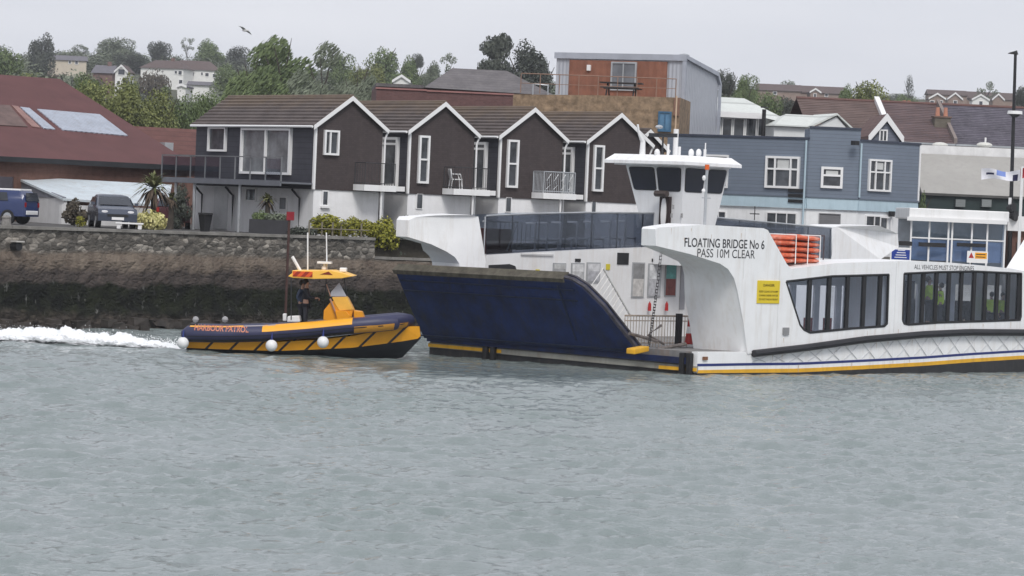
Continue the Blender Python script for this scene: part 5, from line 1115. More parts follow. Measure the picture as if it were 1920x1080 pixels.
for i in range(9): u=q(930+i*8,440,FI+1.3)[0]; m.tube([(u,FI+1.3,3.9),(u,FI+1.3,5.0)],.02,4)
m.build('inner_railing',GREYM,fe)
m=MB(FF); m.box(-.3,1.5,FI+.5,FI+1.2,3.8,4.75); m.build('rust_red_locker',M('rust_red',S(88,50,50),rough=.7,var=.2),fe)
# far casing right end (mirrored rise)
e=[q(x,y,FI) for x,y in ((1562,425),(1580,424),(1640,428),(1688,436))]
A=[(gt[-1][0]+.05,FI,.8),(gt[-1][0]+.05,FI,gb[-1][1]),(e[0][0]+.2,FI,e[0][1]),(e[1][0],FI,e[1][1]+.03),(e[2][0]+.3,FI,e[2][1]+.12),(UFE,FI+.6,5.15),(UFE+.1,FI+.6,4.6),(UFE-1.9,FI,4.05),(UFE-2.7,FI,3.6),(UFE-3.3,FI,2.6),(UFE-3.5,FI,.8)]
m=MB(FF); m.loft(A,[(a[0],FO,a[2]) for a in A]); m.build('far_prow',FW,fe)
# posters, doors, vents on inner far wall
def fbox(x0,y0,x1,y1,mat,name,v=FI,d=.03,proud=0):
    a=FF.rect(x0,y0,x1,y1,v); return MB(FF).box(a[0],a[1],v-d-proud,v-.002-proud,a[2],a[3]).build(name,mat,fe)
PF=M('poster_frame_grey',(.33,.34,.35),rough=.4)
posters=[((1036,493,1060,520),(.45,.45,.44),(.3,.3,.3)),((1070,493,1094,530),(.6,.6,.6),(.45,.45,.45)),((1099,492,1124,530),(.55,.55,.56),(.38,.38,.4)),((1184,492,1207,558),(.22,.22,.22),(.5,.48,.46)),((1214,494,1238,557),(.6,.61,.62),(.42,.42,.44)),((1246,494,1267,556),S(95,160,155),S(120,62,56))]
for i,((x0,y0,x1,y1),c1,c2) in enumerate(posters):
    a=FF.rect(x0,y0,x1,y1,FI); p=MB(FF).box(a[0],a[1],FI-.04,FI-.002,a[2],a[3]).build('poster',PF,fe)
    m=MB(FF); zm=(a[2]+a[3])/2+.05; m.box(a[0]+.05,a[1]-.05,FI-.05,FI-.041,zm,a[3]-.05,0); m.box(a[0]+.05,a[1]-.05,FI-.05,FI-.041,a[2]+.05,zm-.003,1); m.build('print',[M('print_%s'%'abcdef'[i],c1,rough=.4,var=.3,scale=4),M('print_lower_%s'%'abcdef'[i],c2,rough=.4,var=.35,scale=5)],p)
fbox(1157,474,1178,496,BLACK,'vent'); fbox(1078,485,1088,491,BLACK,'deck_lamp'); fbox(1222,485,1230,491,BLACK,'deck_lamp')
fbox(1136,495,1143,506,M('notice_yellow',S(205,190,50)),'notice'); fbox(1004,505,1011,512,M('notice_yellow',S(205,190,50)),'notice')
fbox(976,476,1036,479,M('handrail_grey',(.5,.5,.5)),'handrail',d=.06)  # thin strip in one even mid grey
RED=M('fire_red',S(170,40,38),rough=.4)
for x in (1218,1250):
    u,z=q(x,575,FI-.15); m=MB(FF); m.tube([(u,FI-.15,z-.16),(u,FI-.15,z+.1)],[.07,.06],8); m.ball((u,FI-.15,z+.1),.06,8,half=True); m.tube([(u,FI-.15,z+.12),(u,FI-.15,z+.2)],.025,6); m.build('fire_extinguisher',RED,fe)
# inner structure right of the posters: door and dark slot
fbox(1275,492,1284,580,M('slot_grey',(.3,.3,.32)),'door_frame'); fbox(1290,520,1298,570,BLACK,'door_window')
# chain holding the ramp
cm=M('chain_steel',S(60,56,56),rough=.6); m=MB(FF)
a=P2(1240,470,1.4); b=P2(1216,650,2.0)
for i in range(34):
    p=a.lerp(b,i/34.)+Vector((0,0,-.25*math.sin(math.pi*i/34.))); 
    o1=Vector((.045,0,0)) if i%2 else Vector((0,.045,0)); m.tube([p-o1+Vector((0,0,.05)),p+o1+Vector((0,0,.05)),p+o1-Vector((0,0,.07)),p-o1-Vector((0,0,.07)),p-o1+Vector((0,0,.05))],.018,4)
m.build('ramp_chain',cm,fe)
# WHEELHOUSE
zc=q(1281,318,9.05); uc=q(1281,340,9.05)[0]
WHW=M('wheelhouse_white',(.72,.73,.74),rough=.4,var=.04,dirt=((.5,.48,.45),.35))
zt=q(1281,312,9.05)[1]; zw0=q(1281,362,9.05)[1]; zb=q(1281,430,9.05)[1]; print('wh',uc,zt,zw0,zb)
VN=9.05; VF=12.05; U0=uc; U1=uc+2.7
# outward leaning walls: bottoms inset
def ring(z,k): return [(U0+.0*k,VN+.0,z),(U1-.75*k,VN,z),(U1-.75*k,VF-1.0*k,z),(U0,VF-1.0*k,z)]
kz=lambda z: min(1,max(0,(zt-z)/(zt-zb)))
R0=ring(zb-1.4,1); R1=ring(zb,1); R2=ring(zw0,kz(zw0)); R3=ring(zt,0)
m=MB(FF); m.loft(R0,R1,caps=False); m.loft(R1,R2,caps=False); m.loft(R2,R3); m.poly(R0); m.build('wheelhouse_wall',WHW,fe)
WGL=glass('wheelhouse_glass',(.01,.014,.024),rough=.04,spec=.22)
def wpan(face,s0,s1,t0,t1,fr_=True):
    """panel on a wheelhouse face; s along the face, t up between R2 and R3"""
    k,j={'front':(3,0),'near':(0,1)}[face]
    a,b,c,d=[Vector(x) for x in (R2[k],R2[j],R3[j],R3[k])]
    def P(s,t): return (a.lerp(b,s)).lerp(d.lerp(c,s),t)
    n_=(b-a).cross(d-a).normalized(); cen=Vector(((U0+U1)/2,(VN+VF)/2,(zt+zw0)/2))
    if (P(.5,.5)-cen).dot(n_)<0: n_=-n_
    r_=.1; pts=[]
    for (sx,tx,ds,dt) in ((s0,t0,1,1),(s1,t0,-1,1),(s1,t1,-1,-1),(s0,t1,1,-1)):
        e1=(sx,tx+dt*.07); e2=(sx+ds*.015,tx+dt*.018); e3=(sx+ds*.05,tx); 
        seq=[e1,e2,e3] if (ds,dt) in ((1,1),(-1,-1)) else [e3,e2,e1]; pts+=seq
    A=[tuple(P(*x)+n_*.003) for x in pts]; B=[tuple(P(*x)+n_*.022) for x in pts]
    g=MB(FF).loft(A,B).build('wheelhouse_window',BLACK,fe)
    pts2=[(s0+(x-s0)*1 if 0 else (s0+s1)/2+(x-(s0+s1)/2)*.94,(t0+t1)/2+(y-(t0+t1)/2)*.93) for x,y in pts]
    A=[tuple(P(*x)+n_*.0225) for x in pts2]; B=[tuple(P(*x)+n_*.027) for x in pts2]; MB(FF).loft(A,B).build('pane',WGL,g)
wpan('front',.04,.49,.06,.94); wpan('front',.53,.96,.04,.95); wpan('near',.04,.48,.04,.95); wpan('near',.56,.96,.04,.95)
# roof with overhang and bevelled edge
o1=[(U0-.65,VN-.6),(U1+.05,VN-.6),(U1+.05,VF+.55),(U0-.65,VF+.55)]; o2=[(U0-.35,VN-.35),(U1-.3,VN-.35),(U1-.3,VF+.3),(U0-.35,VF+.3)]
m=MB(FF); m.loft([(a,b,zt+.05) for a,b in o1],[(a,b,zt+.17) for a,b in o1]); m.loft([(a,b,zt+.171) for a,b in o1],[(a,b,zt+.42) for a,b in o2]); m.loft([(a,b,zt+.001) for a,b in o2],[(a,b,zt+.05-.001) for a,b in o2]); m.build('wheelhouse_roof',FW,fe)
# roof kit
zr=zt+.42
def onroof(px): # u on roof centreline for pixel
    return q(px,300,10.4)[0]
def mast(px,y0,r=.05,v=10.4,name='aerial',mat=UPVC,zb_=None,r2=None):
    u,z=q(px,y0,v); return MB(FF).tube([(u,v,zb_ or zr-.02),(u,v,z)],[r,r2 or r],8).build(name,mat,fe)
mast(1268,242,.1); mast(1269,180,.03,mat=M('pole_tan',S(190,165,140))); mast(1274,275,.06); mast(1253,270,.05); mast(1322,280,.06); mast(1323,268,.025)
for px in (1232,1296,1310):
    u,z=q(px,287,10.2); m=MB(FF); m.ball((u,10.2,z),.17,10,sz=(.8,.6,1)); m.tube([(u,10.2,zr),(u,10.2,z)],.04,5); m.build('searchlight',UPVC,fe,smooth=True)
u,z=q(1205,275,11.2); m=MB(FF); m.tube([(u,11.2,zr),(u,11.2,z+.2),(u-.25,11.2,z+.5),(u-.35,11.2,z+.85)],[.12,.1,.05,.04],8); m.build('horn',UPVC,fe)
u,z=q(1243,262,10.6); m=MB(FF); m.tube([(u,10.6,zr),(u,10.6,z+.1)],.04,6); m.box(u-.05,u+.05,9.9,11.3,z+.1,z+.25); m.build('radar',DARK,fe)
u,z=q(1236,238,10.6); MB(FF).ball((u,10.6,z),.12,8,sz=(1.6,1,.7)).build('radar_dome',STEEL,fe)
u,z=q(1238,340,8.95); 
# brown framed locker with oval white panel on the front
u,z=q(1246,388,VN-.05); m=MB(FF)
fa=Fr(*FF.w(U0,0,0).xy,46.3)
v0=10.55; 
def fpt(x,y): v,zz=FF.side(x,y,U0-.16); return v,zz
va,za=fpt(1237,368); vb,zb1=fpt(1255,368); _,zl=fpt(1246,438)
m=MB(FF); m.box(U0-.16,U0-.01,vb,va,zl-.4,za); m.build('lifebuoy_board',M('dark_brown_board',S(48,36,36),rough=.6),fe)
m=MB(FF); vc=(va+vb)/2; L_=[(vc+.13*math.cos(t),(za+zl)/2+.08+.62*math.sin(t)+(.0)) for t in [2*math.pi*i/20 for i in range(20)]]; m.loft([(U0-.2,a,b) for a,b in L_],[(U0-.161,a,b) for a,b in L_]); m.build('white_oval_panel',UPVC,fe)
m=MB(FF); m.tube([(U0-.35,vc-.3,za+.1),(U0-.35,vc+.3,za+.1)],.12,8); m.tube([(U0-.2,vc,za-.05),(U0-.35,vc,za+.1)],.05,6); m.build('floodlight',M('floodlight_bronze',S(70,60,56),rough=.4),fe)
u,z=q(1263,389,VN); DK=M('stencil_black',(.05,.05,.05))
for (x,y) in ((1263,388),(1260,404),(1279,404)): a=FF.rect(x-3,y-4,x+3,y+4,VN-.001); MB(FF).box(a[0],a[0]+.12,VN-.012,VN-.001,a[2],a[3]).build('small_mark',M('mark_grey',(.3,.3,.3)),fe)
# beacon mast on the near casing
u,z=q(1325,318,1.2); m=MB(FF); ub_,zz=q(1321,425,1.2); m.tube([(ub_,1.2,5.15),(ub_,1.2,z)],.05,8); m.tube([(ub_-.2,1.2,z-1.0),(ub_+.25,1.2,z-1.0)],.02,5); m.build('beacon_mast',STEEL,fe)
MB(FF).tube([(ub_,1.2,z),(ub_,1.2,z+.18)],.08,10).build('orange_beacon',M('beacon_orange',S(220,100,40),rough=.3),fe)
m=MB(FF); m.ball((ub_-.14,1.2,z-.3),.1,8,sz=(.7,.7,1)); m.ball((ub_-.14,1.2,z-.75),.1,8,sz=(.7,.7,.8)); m.build('mast_lamp',UPVC,fe)
# lettering on near side
LT=M('lettering_black',(.025,.025,.03),rough=.5)
a=q(1283,464); b=q(1433,466); c=q(1300,446); d=q(1300,463)
text('lettering','FLOATING BRIDGE No 6',FF,a[0],(a[1]+b[1])/2,-.006,q(1350,448)[1]-q(1350,465)[1],b[0]-a[0],LT,fe,bold=.012)
a=q(1307,483); b=q(1415,484); text('lettering','PASS 10M CLEAR',FF,a[0],(a[1]+b[1])/2,-.006,q(1350,468)[1]-q(1350,484)[1],b[0]-a[0],LT,fe,bold=0)
a=q(1714,504.5); b=q(1826,503); text('lettering','ALL VEHICLES MUST STOP ENGINES',FF,a[0],a[1],-.006,q(1750,494.5)[1]-q(1750,503)[1],b[0]-a[0],LT,fe)
m=MB(FF)
for u in (1.9,3.9,10.72,19.6):
    z1=5.15 if u<3.2 else 3.9+.02*u; z0=zs(max(u,2.6))+.16 if u>2.4 else 3.4
    m.box(u-.007,u+.007,-.0025,.0,z0,min(z1,4.1) if u>3.2 else z1)
m.box(2.5,10.5,-.0025,0,1.36,1.372) if 0 else None
m.build('plate_seam',M('seam_grey',(.55,.55,.55)),fe)
rg=random.Random(8)
for i in range(26):
    u=rg.uniform(2.7,19); z1=rg.choice((zs(u)-.16,hullp(u)+.3,zs(u)+.0+rg.uniform(.25,.5))); 
    if i<6: u=rg.uniform(-2.4,3); z1=rg.uniform(4.75,5.1)
    h=rg.uniform(.1,.34); w_=rg.uniform(.008,.022)
    m=MB(FF); m.poly([(u-w_,-.003,z1),(u+w_,-.003,z1),(u+w_*.3,-.003,z1-h),(u-w_*.3,-.003,z1-h)]); m.build('rust_streak',M('rust_run_brown',(.56,.46,.37),rough=.8),fe)
# yellow notice
a=FF.rect(1419,526,1461,569,0); n_=MB(FF).box(a[0],a[1],-.03,-.001,a[2],a[3]).build('yellow_notice',M('notice_board_yellow',S(222,196,45),rough=.4,var=.05),fe,bevel=.01)
BR=M('notice_text_brown',S(90,74,10)); h_=a[3]-a[2]; w_=a[1]-a[0]
text('notice_lettering','DANGER',FF,a[0]+w_*.25,a[2]+h_*.74,-.036,h_*.11,w_*.5,BR,fe,bold=.02)
for i,s_ in enumerate(('KEEP CLEAR OF RAMP','CHAINS UNDER WATER','DO NOT PASS IN FRONT')): text('notice_lettering',s_,FF,a[0]+w_*.08,a[2]+h_*(.48-.17*i),-.036,h_*.08,w_*.84,BR,fe,bold=.01)
a=FF.rect(1467,614,1478,628,0); MB(FF).box(a[0],a[1],-.05,-.001,a[2],a[3]).build('side_vent',M('vent_louvre_grey',(.35,.35,.36),pat='clad',pitch=.05),fe)
# rope fairlead rust marks at hull corner
m=MB(FF); u,z=q(1322,672,0); m.box(u-.12,u+.12,-.03,.02,z-.06,z+.06); m.build('rusty_bracket',M('rust',S(120,84,62),rough=.9,var=.3,scale=6),fe)
m=MB(FF)   # curved plate edge panel
m.build if 0 else None
# mid gantry end wall behind the near casing's inner side (deck furniture)
# life jackets / inflatable raft stack in orange net on the roof of the near casing
_u=q(1448,470,1.3)[0]; _u2=q(1517,470,1.3)[0]; zr_=3.95
OR=M('orange_inflatable',S(205,104,74),rough=.55,var=.3,scale=7,dirt=((.75,.62,.54),.6))
lr=femp('life_raft_stack',FF,(_u+_u2)/2,1.3,zr_,'stack of bright orange inflatable rafts on the ferry roof behind the lettering','life raft')
rg=random.Random(5)
zt_=q(1480,440,1.3)[1]; n=5; hh=(zt_-zr_)/n
for i in range(n):
    m=MB(FF); z=zr_+hh*(i+.5)
    for j in range(3):
        x0=_u+(_u2-_u)*j/3+.03; x1=_u+(_u2-_u)*(j+1)/3-.0
        m.ball(((x0+x1)/2,1.3+rg.uniform(-.05,.05),z+rg.uniform(-.03,.03)),1,14,sz=((x1-x0)/2*1.08,.75,hh*.56))
    m.build('inflatable_layer',OR,lr,smooth=True)
m=MB(FF)
for j in (.17,.5,.83): x=_u+(_u2-_u)*j; m.tube([(x,.5,zr_),(x,.5,zt_),(x,2.1,zt_),(x,2.1,zr_)],.025,4)
m.build('strap',UPVC,lr)
m=MB(FF); u=_u2+.25
for x in (u,u+.7,u+1.6): m.tube([(x,2.1,3.95),(x,2.1,5.0)],.03,5)
m.tube([(u,2.1,5.0),(u+1.6,2.1,5.0)],.03,5); m.box(u+.05,u+.65,2.05,2.09,4.05,4.95); m.build('roof_screen',M('roof_screen_dark',S(70,58,62),rough=.5),fe)
# traffic cones on deck by the casing end
def cone(px,pyb,pyt,v,label):
    u,z0=q(px,pyb,v); z1=q(px,pyt,v)[1]; z0=max(z0,.801); t=femp('traffic_cone',FF,u,v,z0,label,'traffic cone','traffic cones on the ferry deck')
    H=z1-z0; rr=.16
    MB(FF).box(u-.2,u+.2,v-.2,v+.2,z0,z0+.04).build('base',RED,t)
    for k,(a,b,mt) in enumerate(((.04,.38,RED),(.38,.62,UPVC),(.62,1,RED))): MB(FF).tube([(u,v,z0+H*a),(u,v,z0+H*b)],[rr*(1-a*.85),rr*(1-b*.85)],12).build('cone' if mt is RED else 'white_band',mt,t)
cone(1291,645,592,2.7,'red traffic cone standing against the casing end on the car deck')
# ================================================================ PEOPLE
SKIN=M('skin',(.45,.27,.2),rough=.6); HAIR=M('hair_dark',(.03,.022,.018),rough=.8); HV=M('hi_vis_yellow',S(215,250,70),rough=.6,var=.1,scale=4); TRS=M('dark_trousers',(.02,.022,.03),rough=.8); JKD=M('dark_jacket',(.022,.026,.036),rough=.8,var=.3); LIFE=M('lifejacket_blue',S(60,72,95),rough=.7)
def skin(name,verts,edges,mat,par,fr,lvl=1):
    me=bpy.data.meshes.new(name); me.from_pydata([tuple(fr.w(*v[:3])) for v in verts],edges,[]); o=bpy.data.objects.new(name,me); COL.objects.link(o)
    s=o.modifiers.new('s','SKIN'); s.use_smooth_shade=True
    for i,v in enumerate(verts): me.skin_vertices[0].data[i].radius=(v[3],v[4] if len(v)>4 else v[3]); me.skin_vertices[0].data[i].use_root=(i==0)
    u=o.modifiers.new('u','SUBSURF'); u.levels=u.render_levels=lvl
    dg=bpy.context.evaluated_depsgraph_get(); dg.update(); m2=bpy.data.meshes.new_from_object(o.evaluated_get(dg)); bpy.data.objects.remove(o)
    inv=mw(par).inverted(); m2.transform(inv); m2.materials.clear(); m2.materials.append(mat); o=bpy.data.objects.new(name,m2); COL.objects.link(o); o.parent=par; return o
def person(fr,u,v,z,H,deg,label,jacket=HV,legs=TRS,arm='down',group=None,hat=None):
    p=fr.w(u,v,z); r=emp('person',p,fr.deg+deg,label,'person',group); L=Fr(p.x,p.y,fr.deg+deg); k=H/1.75
    def V(x,y,zz,*r_): return (x*k,y*k,z+zz*k)+tuple(a*k for a in r_)
    ar={'down':((.24,.02,1.12),(.25,-.06,.88),(.24,-.1,.80)),'front':((.24,-.1,1.15),(.16,-.34,1.12),(.12,-.42,1.13)),'hip':((.3,.06,1.14),(.22,-.12,1.0),(.16,-.16,1.02))}[arm]
    vs=[V(0,0,.95,.15,.11),V(0,0,1.15,.14,.1),V(0,0,1.36,.15,.1),V(0,0,1.47,.06),V(0,-.01,1.54,.055),V(0,-.015,1.64,.088,.1),V(0,-.01,1.7,.07)]
    es=[(i,i+1) for i in range(6)]
    for s_ in (-1,1):
        b=len(vs); vs+=[V(s_*.19,0,1.41,.065),V(s_*ar[0][0],ar[0][1],ar[0][2],.045),V(s_*ar[1][0],ar[1][1],ar[1][2],.033),V(s_*ar[2][0],ar[2][1],ar[2][2],.032)]; es+=[(2,b),(b,b+1),(b+1,b+2),(b+2,b+3)]
        b=len(vs); vs+=[V(s_*.1,0,.88,.095),V(s_*.11,-.01,.5,.06),V(s_*.12,.02,.09,.042),V(s_*.13,-.1,.04,.04)]; es+=[(0,b),(b,b+1),(b+1,b+2),(b+2,b+3)]
    skin('body',vs,es,SKIN,r,L)
    g=.025
    js=[V(0,0,.86,.17+g,.12+g),V(0,0,1.12,.15+g,.11+g),V(0,0,1.36,.16+g,.11+g),V(0,0,1.45,.09)]; je=[(0,1),(1,2),(2,3)]
    for s_ in (-1,1):
        b=len(js); js+=[V(s_*.2,0,1.41,.08),V(s_*ar[0][0],ar[0][1],ar[0][2],.062),V(s_*ar[1][0],ar[1][1],ar[1][2]+.01,.05)]; je+=[(2,b),(b,b+1),(b+1,b+2)]
    skin('jacket',js,je,jacket,r,L)
    ls=[V(0,0,.93,.15,.12)]; le=[]
    for s_ in (-1,1):
        b=len(ls); ls+=[V(s_*.1,0,.84,.11),V(s_*.11,-.01,.48,.078),V(s_*.12,.01,.1,.065)]; le+=[(0,b),(b,b+1),(b+1,b+2)]
    skin('trousers',ls,le,legs,r,L)
    m=MB(L)
    for s_ in (-1,1): m.box(s_*.12*k-.05*k,s_*.12*k+.05*k,-.18*k,.09*k,z,z+.08*k)
    m.build('shoes',BLACK,r,bevel=.02)
    m=MB(L); m.ball((0,.012*k,z+1.665*k),.112*k,12,sz=(.92,1.02,1.05)); 
    # trim away the face side of the hair: shift backwards and up
    hm=m.build('hair' if not hat else 'hat',HAIR if not hat else hat,r,smooth=True); hm.location=Vector((0,.025*k,.028*k))
    m=MB(L)
    for s_ in (-1,1): m.ball((s_*.035*k,-.103*k,z+1.64*k),.012*k,6)
    m.build('eyes',BLACK,r)
    MB(L).ball((0,-.112*k,z+1.605*k),.02*k,6,sz=(.7,1,1.2)).build('nose',SKIN,r)
    m=MB(L)   # hands: palm with fingers
    for s_ in (-1,1):
        hx,hy,hz=s_*ar[2][0]*k,ar[2][1]*k,z+ar[2][2]*k
        for f_ in range(4): m.tube([(hx+(f_-1.5)*.016*k,hy-.03*k,hz-.02*k),(hx+(f_-1.5)*.017*k,hy-.055*k,hz-.06*k),(hx+(f_-1.5)*.016*k,hy-.04*k,hz-(.085+.006*(f_ in(1,2)))*k)],.0085*k,5)
        m.tube([(hx-s_*.02*k,hy-.02*k,hz),(hx-s_*.05*k,hy-.05*k,hz-.035*k)],.01*k,5)
    m.build('fingers',SKIN,r); return r
pg='people standing inside the ferry cabin'
for px,v,dg_,H,lb,am in ((1741,1.25,20,1.78,'person in a yellow hi-vis jacket, tallest and leftmost inside the ferry cabin','front'),(1763,1.05,200,1.66,'person in a yellow hi-vis jacket and dark trousers, second from left in the cabin','down'),(1859,1.45,150,1.6,'person in a hi-vis jacket behind the third cabin pane from the right','hip'),(1881,1.5,-20,1.6,'person in a hi-vis jacket nearest the right photo edge','down')):
    u=q(px,560,v)[0]; person(FF,u,v,{1741:1.78,1763:1.68,1859:1.42,1881:1.4}[px],H,dg_,lb,arm=am,group=pg)
m=MB(FF); m.box(11,13.6,.3,2.09,.901,1.68); m.box(11,12.35,.9,2.09,1.681,1.78); m.box(13.601,18.9,.3,2.09,.901,1.4); m.box(15,17.6,1.2,2.09,1.401,1.42); m.build('raised_cabin_floor',M('cabin_floor_grey',(.25,.25,.26)),fe)
# seats in the cabin
m=MB(FF)
for i in range(4): u=5.6+i*1.15; m.box(u,u+.45,1.5,2.0,1.3,1.38); m.box(u,u+.45,1.96,2.03,1.38,1.95); m.box(u+.18,u+.24,1.7,1.8,.9,1.3)
m.build('cabin_seat',M('seat_red',S(140,50,50),rough=.6),fe)
# ================================================================ PATROL BOAT
_b=gz(600,666); BF_=Fr(at(565,660,_b.y).x,_b.y,-2.0); q2=BF_.hit
pb=femp('patrol_boat',BF_,0,0,0,'yellow and navy rigid inflatable patrol boat with a canopy, speeding beside the quay','boat')
BY=M('boat_yellow',S(232,165,40),rough=.4,var=.06); BN=M('boat_navy_tube',S(52,54,82),rough=.45,var=.1); BK_=M('boat_black',(.015,.016,.022),rough=.45); BYB=M('boat_hull_panels',S(215,150,30),rough=.4,var=.08,pat='stripes',pitch=.86,depth=.02,col2=(.015,.015,.02))
VW=-1.25
X=lambda px,py=640,v=VW: q2(px,py,v)[0]
xs_,xb=X(338),X(786,600,-.3)
# side line heights (top & bottom of the tube) by pixel
def curve(pts,v=VW): return [q2(x,y,v) for x,y in pts]
tubepath=curve([(352,626),(420,627),(500,625),(580,619),(650,612),(700,608)])
bow=curve([(738,604)],-1.0)+curve([(757,602)],-.55)
pth=[(tubepath[0][0]-.22,VW,tubepath[0][1]-.02)]+[(u,VW,z) for u,z in tubepath]+[(bow[0][0],-1.02,bow[0][1]),(bow[1][0]-.05,-.5,bow[1][1]+.0)]
path_all=pth+[(bow[1][0]+.14,0,bow[1][1]+.02)]+[(a,-b,c) for a,b,c in pth[::-1]]
rad=[.12]+[.29]*7+[.25,.22,.25]+[.29]*7+[.12]
rad=rad[:len(path_all)]
m=MB(BF_); m.tube(path_all,rad,20)
# colour faces: near side upper band yellow between some x
m.build('inflatable_tube',BN,pb,smooth=True)
def band(x0,x1,a0,a1,mat,name,off=.012,n=14,side=-1):
    """patch lying on the tube between pixel x0..x1, angles (0=up, 90=outward)"""
    m=MB(BF_); P=[Vector(p) for p in pth]
    def pt(u):
        for a,b in zip(P,P[1:]):
            if a.x<=u<=b.x: return a.lerp(b,(u-a.x)/(b.x-a.x)),(b-a).normalized()
        return P[-1],(P[-1]-P[-2]).normalized()
    u0,u1=X(x0),X(x1)
    rows=[]
    for i in range(n+1):
        u=u0+(u1-u0)*i/n; c,d=pt(u); sidev=Vector((0,0,1)).cross(d).normalized()*-1
        if sidev.y>0: sidev=-sidev
        up=Vector((0,0,1)); r_=.29+off
        if u>P[7].x: r_=.29-.04*(u-P[7].x)/(P[8].x-P[7].x)+off
        row=[]
        for j in range(7): t=R(a0+(a1-a0)*j/6); row.append(m.P(tuple(c+up*math.cos(t)*r_+sidev*math.sin(t)*r_)))
        rows.append(row)
    for A_,B_ in zip(rows,rows[1:]):
        for j in range(6): m.f.append([A_[j],A_[j+1],B_[j+1],B_[j]]); m.m.append(0)
    return m.build(name,mat,pb,smooth=True)
band(356,456,-40,32,BY,'yellow_tube_patch'); band(457,516,-40,30,M('grey_tube_patch',S(150,145,150),rough=.6),'grey_tube_patch')
band(492,660,-30,78,BY,'yellow_tube_patch'); band(664,768,95,150,M('boat_dull_yellow',S(190,135,50),rough=.5),'yellow_tube_underside')
band(352,663,128,150,BK_,'black_strake')
band(352,768,100,106,BK_,'rub_strip',off=.03)
# hull below the tubes
def sec(px,yt,yb,w,keel):  # section: top outer, chine, keel
    u,zt_=q2(px,yt,-w); _,zc_=q2(px,yb,-w*.9); return [(u,-w,zt_),(u,-w*.92,zc_),(u,-w*.5,keel+(zc_-keel)*.35),(u,0,keel),(u,w*.5,keel+(zc_-keel)*.35),(u,w*.92,zc_),(u,w,zt_)]
S_=[sec(349,638,652,1.2,-.35),sec(420,640,655,1.22,-.35),sec(520,641,658,1.22,-.33),sec(600,637,655,1.2,-.3),sec(660,630,652,1.1,-.25),sec(710,620,646,.9,-.15),sec(755,612,640,.55,.05)]
u,z=q2(786,612,-.1); ub_,zb2=q2(789,634,0); S_.append([(u,-.06,z),(ub_,-.05,zb2),(ub_-.02,-.03,zb2-.03),(ub_-.05,0,zb2-.06),(ub_-.02,.03,zb2-.03),(ub_,.05,zb2),(u,.06,z)])
m=MB(BF_); m2=MB(BF_)
for a,b in zip(S_,S_[1:]):
    for j in (0,5): m.poly([a[j],a[j+1],b[j+1],b[j]])
    for j in (1,2,3,4): m2.poly([a[j],a[j+1],b[j+1],b[j]])
m2.poly(S_[0][::-1])
m.build('hull_side',BYB,pb,smooth=False); m2.build('hull_bottom',BK_,pb,smooth=True)
m=MB(BF_); m.loft([(a[0][0],a[0][1]+.05,a[0][2]+.1) for a in S_[:7]]+[(a[0][0],-a[0][1]-.05,a[0][2]+.1) for a in S_[:7][::-1]],[(a[0][0],a[0][1]+.05,a[0][2]+.16) for a in S_[:7]]+[(a[0][0],-a[0][1]-.05,a[0][2]+.16) for a in S_[:7][::-1]]); m.build('deck',M('boat_deck_grey',(.12,.12,.13),rough=.8),pb)
# lettering on the tube
u0,z0=q2(364,619,-1.55); u1,_=q2(466,617,-1.55)
def tv(u,z): 
    c=np.interp(u,[t[0] for t in tubepath],[t[1] for t in tubepath]); dz=min(.28,abs(z-(c+.0))); return VW-math.sqrt(max(.302**2-dz**2,0))-.006
text('lettering','HARBOUR PATROL',BF_,u0,q2(380,620,-1.55)[1],tv,q2(400,610,-1.55)[1]-q2(400,621,-1.55)[1],u1-u0,M('lettering_orange',S(195,125,100),rough=.5),pb,bold=.02)
# grab line
m=MB(BF_); pp=[q2(x,y,VW-.12) for x,y in ((498,613),(560,608),(620,602),(660,598),(700,596))]; m.tube([(a,VW-.1,b+.02) for a,b in pp],.018,5); m.build('grab_line',M('red_rope',S(120,60,50)),pb)
# console, seat pod, windscreen
def pr(pts,v0,v1,mat,name,par=pb,bev=.02): return MB(BF_).prism([q2(x,y,v0) for x,y in pts],v0,v1).build(name,mat,par,bevel=bev)
pr([(606,600),(607,582),(620,566),(636,560),(650,558),(662,582),(658,600)],-.45,.45,M('console_amber',S(225,150,20),rough=.4,var=.05),'console')
pr([(622,557),(650,556),(662,581),(636,583),(628,570)],-.48,-.0,M('console_pale_yellow',S(235,180,75),rough=.4),'console_panel')
pr([(628,583),(648,583),(656,592),(655,600),(632,600)],-.62,-.1,M('console_amber',S(225,150,20)),'seat_pod')
pr([(664,600),(663,582),(678,584),(683,597)],-.5,.1,M('console_amber',S(225,150,20)),'bow_locker')
cn=pr([(619,556),(620,548),(636,530),(650,556)],-.5,-.46,M('windscreen_pale',S(170,172,180),rough=.2),'windscreen')
m=MB(BF_); A_=q2(619,560,-.52); B_=q2(634,599,-.52); m.tube([(A_[0],-.52,A_[1]),(B_[0],-.52,B_[1])],.035,6); A_=q2(612,533,-.5); B_=q2(620,556,-.5); m.tube([(A_[0],-.5,A_[1]),(B_[0],-.5,B_[1])],.02,5); m.build('console_rail',M('rail_pale',S(170,130,110),rough=.4),pb)
